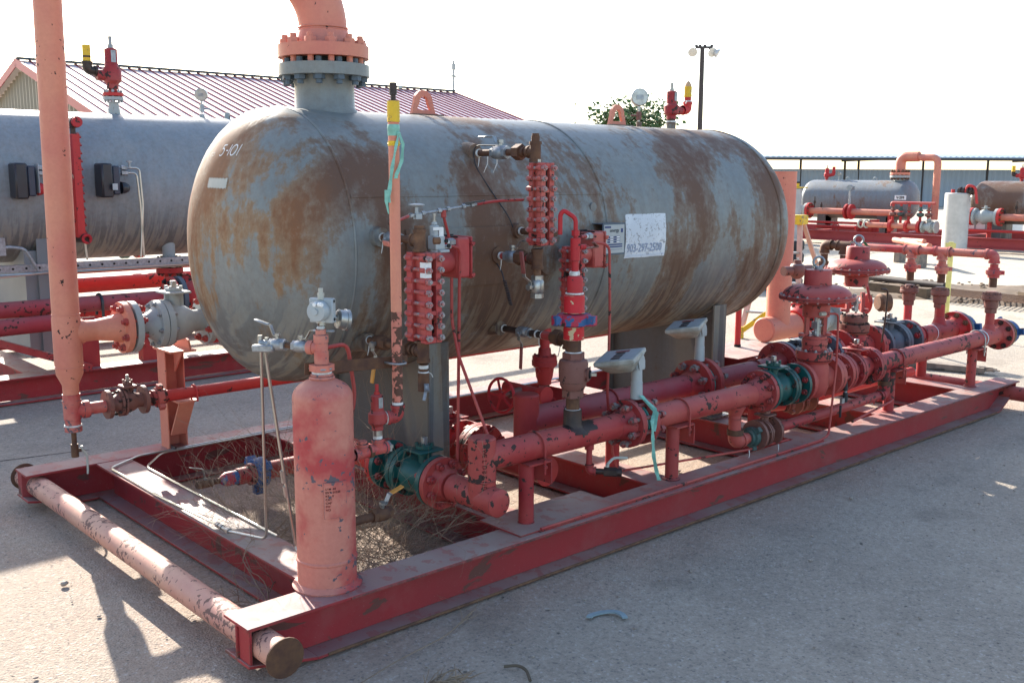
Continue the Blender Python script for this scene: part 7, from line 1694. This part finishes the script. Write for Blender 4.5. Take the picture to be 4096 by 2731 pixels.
m = MB(); m.bar((9.2, 1.95, .0), (9.2, 1.95, .98), .05, .02, (1, 0, 0)); m.box((9.186, 1.95, .92), (.008, .11, .10)); solo('yellow_stake', m, 'paleyellow', 'pale yellow stake standing behind the leftmost riser', 'stake')

# ================================================================== GROUND DEBRIS
R_ = random.Random(11)
m = MB()
for k in range(620):
    while True:
        x = R_.uniform(-.8, 6.5); y = R_.uniform(-2.4, 2.3)
        if not (-.02 < y < .19 and x > 0): break
    s = R_.choice((.003, .004, .005, .007)) if k > 14 else R_.uniform(.010, .018)
    m.ball((x, y, s*.3-.004), s, 6, (R_.uniform(.8, 1.5), R_.uniform(.8, 1.3), .7))
solo('loose_gravel', m, 'pebble', 'small loose pebbles scattered over the pavement', 'gravel', (0, 0, 0), kind='stuff')
def pebble(label, x, y, s):
    m = MB(); m.ball((x, y, s*.4), s, 10, (1.2, .9, .75)); m.v = [p + V((mnoise.noise(p*60)*s*.35,)*3) for p in m.v]; solo('stone', m, 'pebble', label, 'stone')
pebble('small pale stone on the pavement in front of the round rusty end cap', .315, -.33, .016)
pebble('pale stone lowest in the picture below the round rusty end cap', .255, -.375, .015)
pebble('whitish stone on the lit pavement at the lower left', -.17, 1.25, .014)
m = MB(); vv = []
for lay in (0, 1):
    for k in range(15):
        a = radians(10 + 160*k/14) ; 
        for r_ in (.058, .080): vv.append((1.235 + r_*cos(a-.72)*1.0, -.455 + r_*sin(a-.72), .004 + .006*lay + .004*sin(k*.5)))
ff = []
for k in range(14): a = 2*k; ff += [(a, a+1, a+3, a+2), (30+a, 30+a+2, 30+a+3, 30+a+1), (a, a+2, 30+a+2, 30+a), (a+1, 30+a+1, 30+a+3, a+3)]
ff += [(0, 30, 31, 1), (28, 29, 59, 58)]; m.add(vv, ff); solo('broken_ring', m, 'brokenring', 'half of a pale blue broken ring lying on the pavement', 'ring')
def twig(mb, p, d, L, r, depth, R_, droop=.15):
    p = V(p); d = V(d).normalized(); P = [p]; n = 5
    for k in range(n):
        d = (d + V((R_.uniform(-1, 1), R_.uniform(-1, 1), R_.uniform(-1, 1)-droop))*.22).normalized(); p = p + d*L/n
        if p.z < .004: p.z = .004
        P.append(p.copy())
        if depth and R_.random() < .75: twig(mb, p, (d + V((R_.uniform(-1, 1), R_.uniform(-1, 1), R_.uniform(-.6, 1)))*.9), L*R_.uniform(.4, .65), r*.65, depth-1, R_, droop)
    mb.tube(P, (r, r*.45), 3 if r < .0012 else 4, caps=False)
m = MB()
for k in range(150):
    a = R_.random()*6.28; b = V((.78 + .34*R_.random(), .42 + .62*R_.random(), .02)); d = V((cos(a), sin(a), R_.uniform(.15, 1.3))); twig(m, b, d, R_.uniform(.26, .60), .0014, 2, R_)
solo('tumbleweed', m, 'twig', 'dry tangled tumbleweed caught in the near bay behind the salmon cylinder', 'weed', (.93, .74, 0))
m = MB()
for k in range(60):
    a = R_.random()*6.28; twig(m, (.62, .95+.2*R_.random(), .02), (cos(a), sin(a), R_.uniform(.3, 1.6)), R_.uniform(.2, .42), .0014, 2, R_)
solo('dry_weed', m, 'twig', 'smaller dry weed tangled below the blue wing union', 'weed', (.62, 1.0, 0))
m = MB()
for k in range(5):
    twig(m, (.26+.03*k, .36+.05*k, .03), (-.5+.3*k, .7, .5), .22, .0030, 2, R_)
solo('dry_branch', m, 'twig', 'pale forked dry twig caught between the end pipe and the cross beam', 'twig', (.3, .4, 0))
m = MB(); m.tube([(.9, -.06, .006), (.70, -.16, .008), (.45, -.20, .010), (.2, -.26, .006), (.05, -.27, .005)], .0022, 5, bend=.06); twig(m, (.75, -.13, .006), (1, .2, .25), .16, .002, 1, R_); solo('straw', m, 'twig', 'long curved straw on the pavement along the foot of the near beam', 'straw')
m = MB()
for k in range(16): twig(m, (.40+R_.uniform(-.04, .04), -.42+R_.uniform(-.02, .02), .01), (1, -.25+R_.uniform(-.4, .4), .2), R_.uniform(.06, .13), .0035, 1, R_)
solo('wood_chip', m, 'twig', 'splintered dry stick at the bottom edge of the picture', 'stick')
m = MB(); m.tube([(.70, -.47, .006), (.735, -.505, .012), (.735, -.545, .010), (.70, -.60, .006)], .0055, 8, bend=.02); solo('curved_twig', m, 'twigd', 'short curved brown twig at the bottom edge right of the splintered stick', 'twig')

m = MB(); pts = [V((-1.6 + .45*k, 3.55 - .05*k + .03*sin(k*2.3), -.001)) for k in range(6)]
m.tube(pts, (.0035, .0015), 4); solo('pavement_crack', m, 'steeldk', None, None, (0, 0, 0), kind='structure')
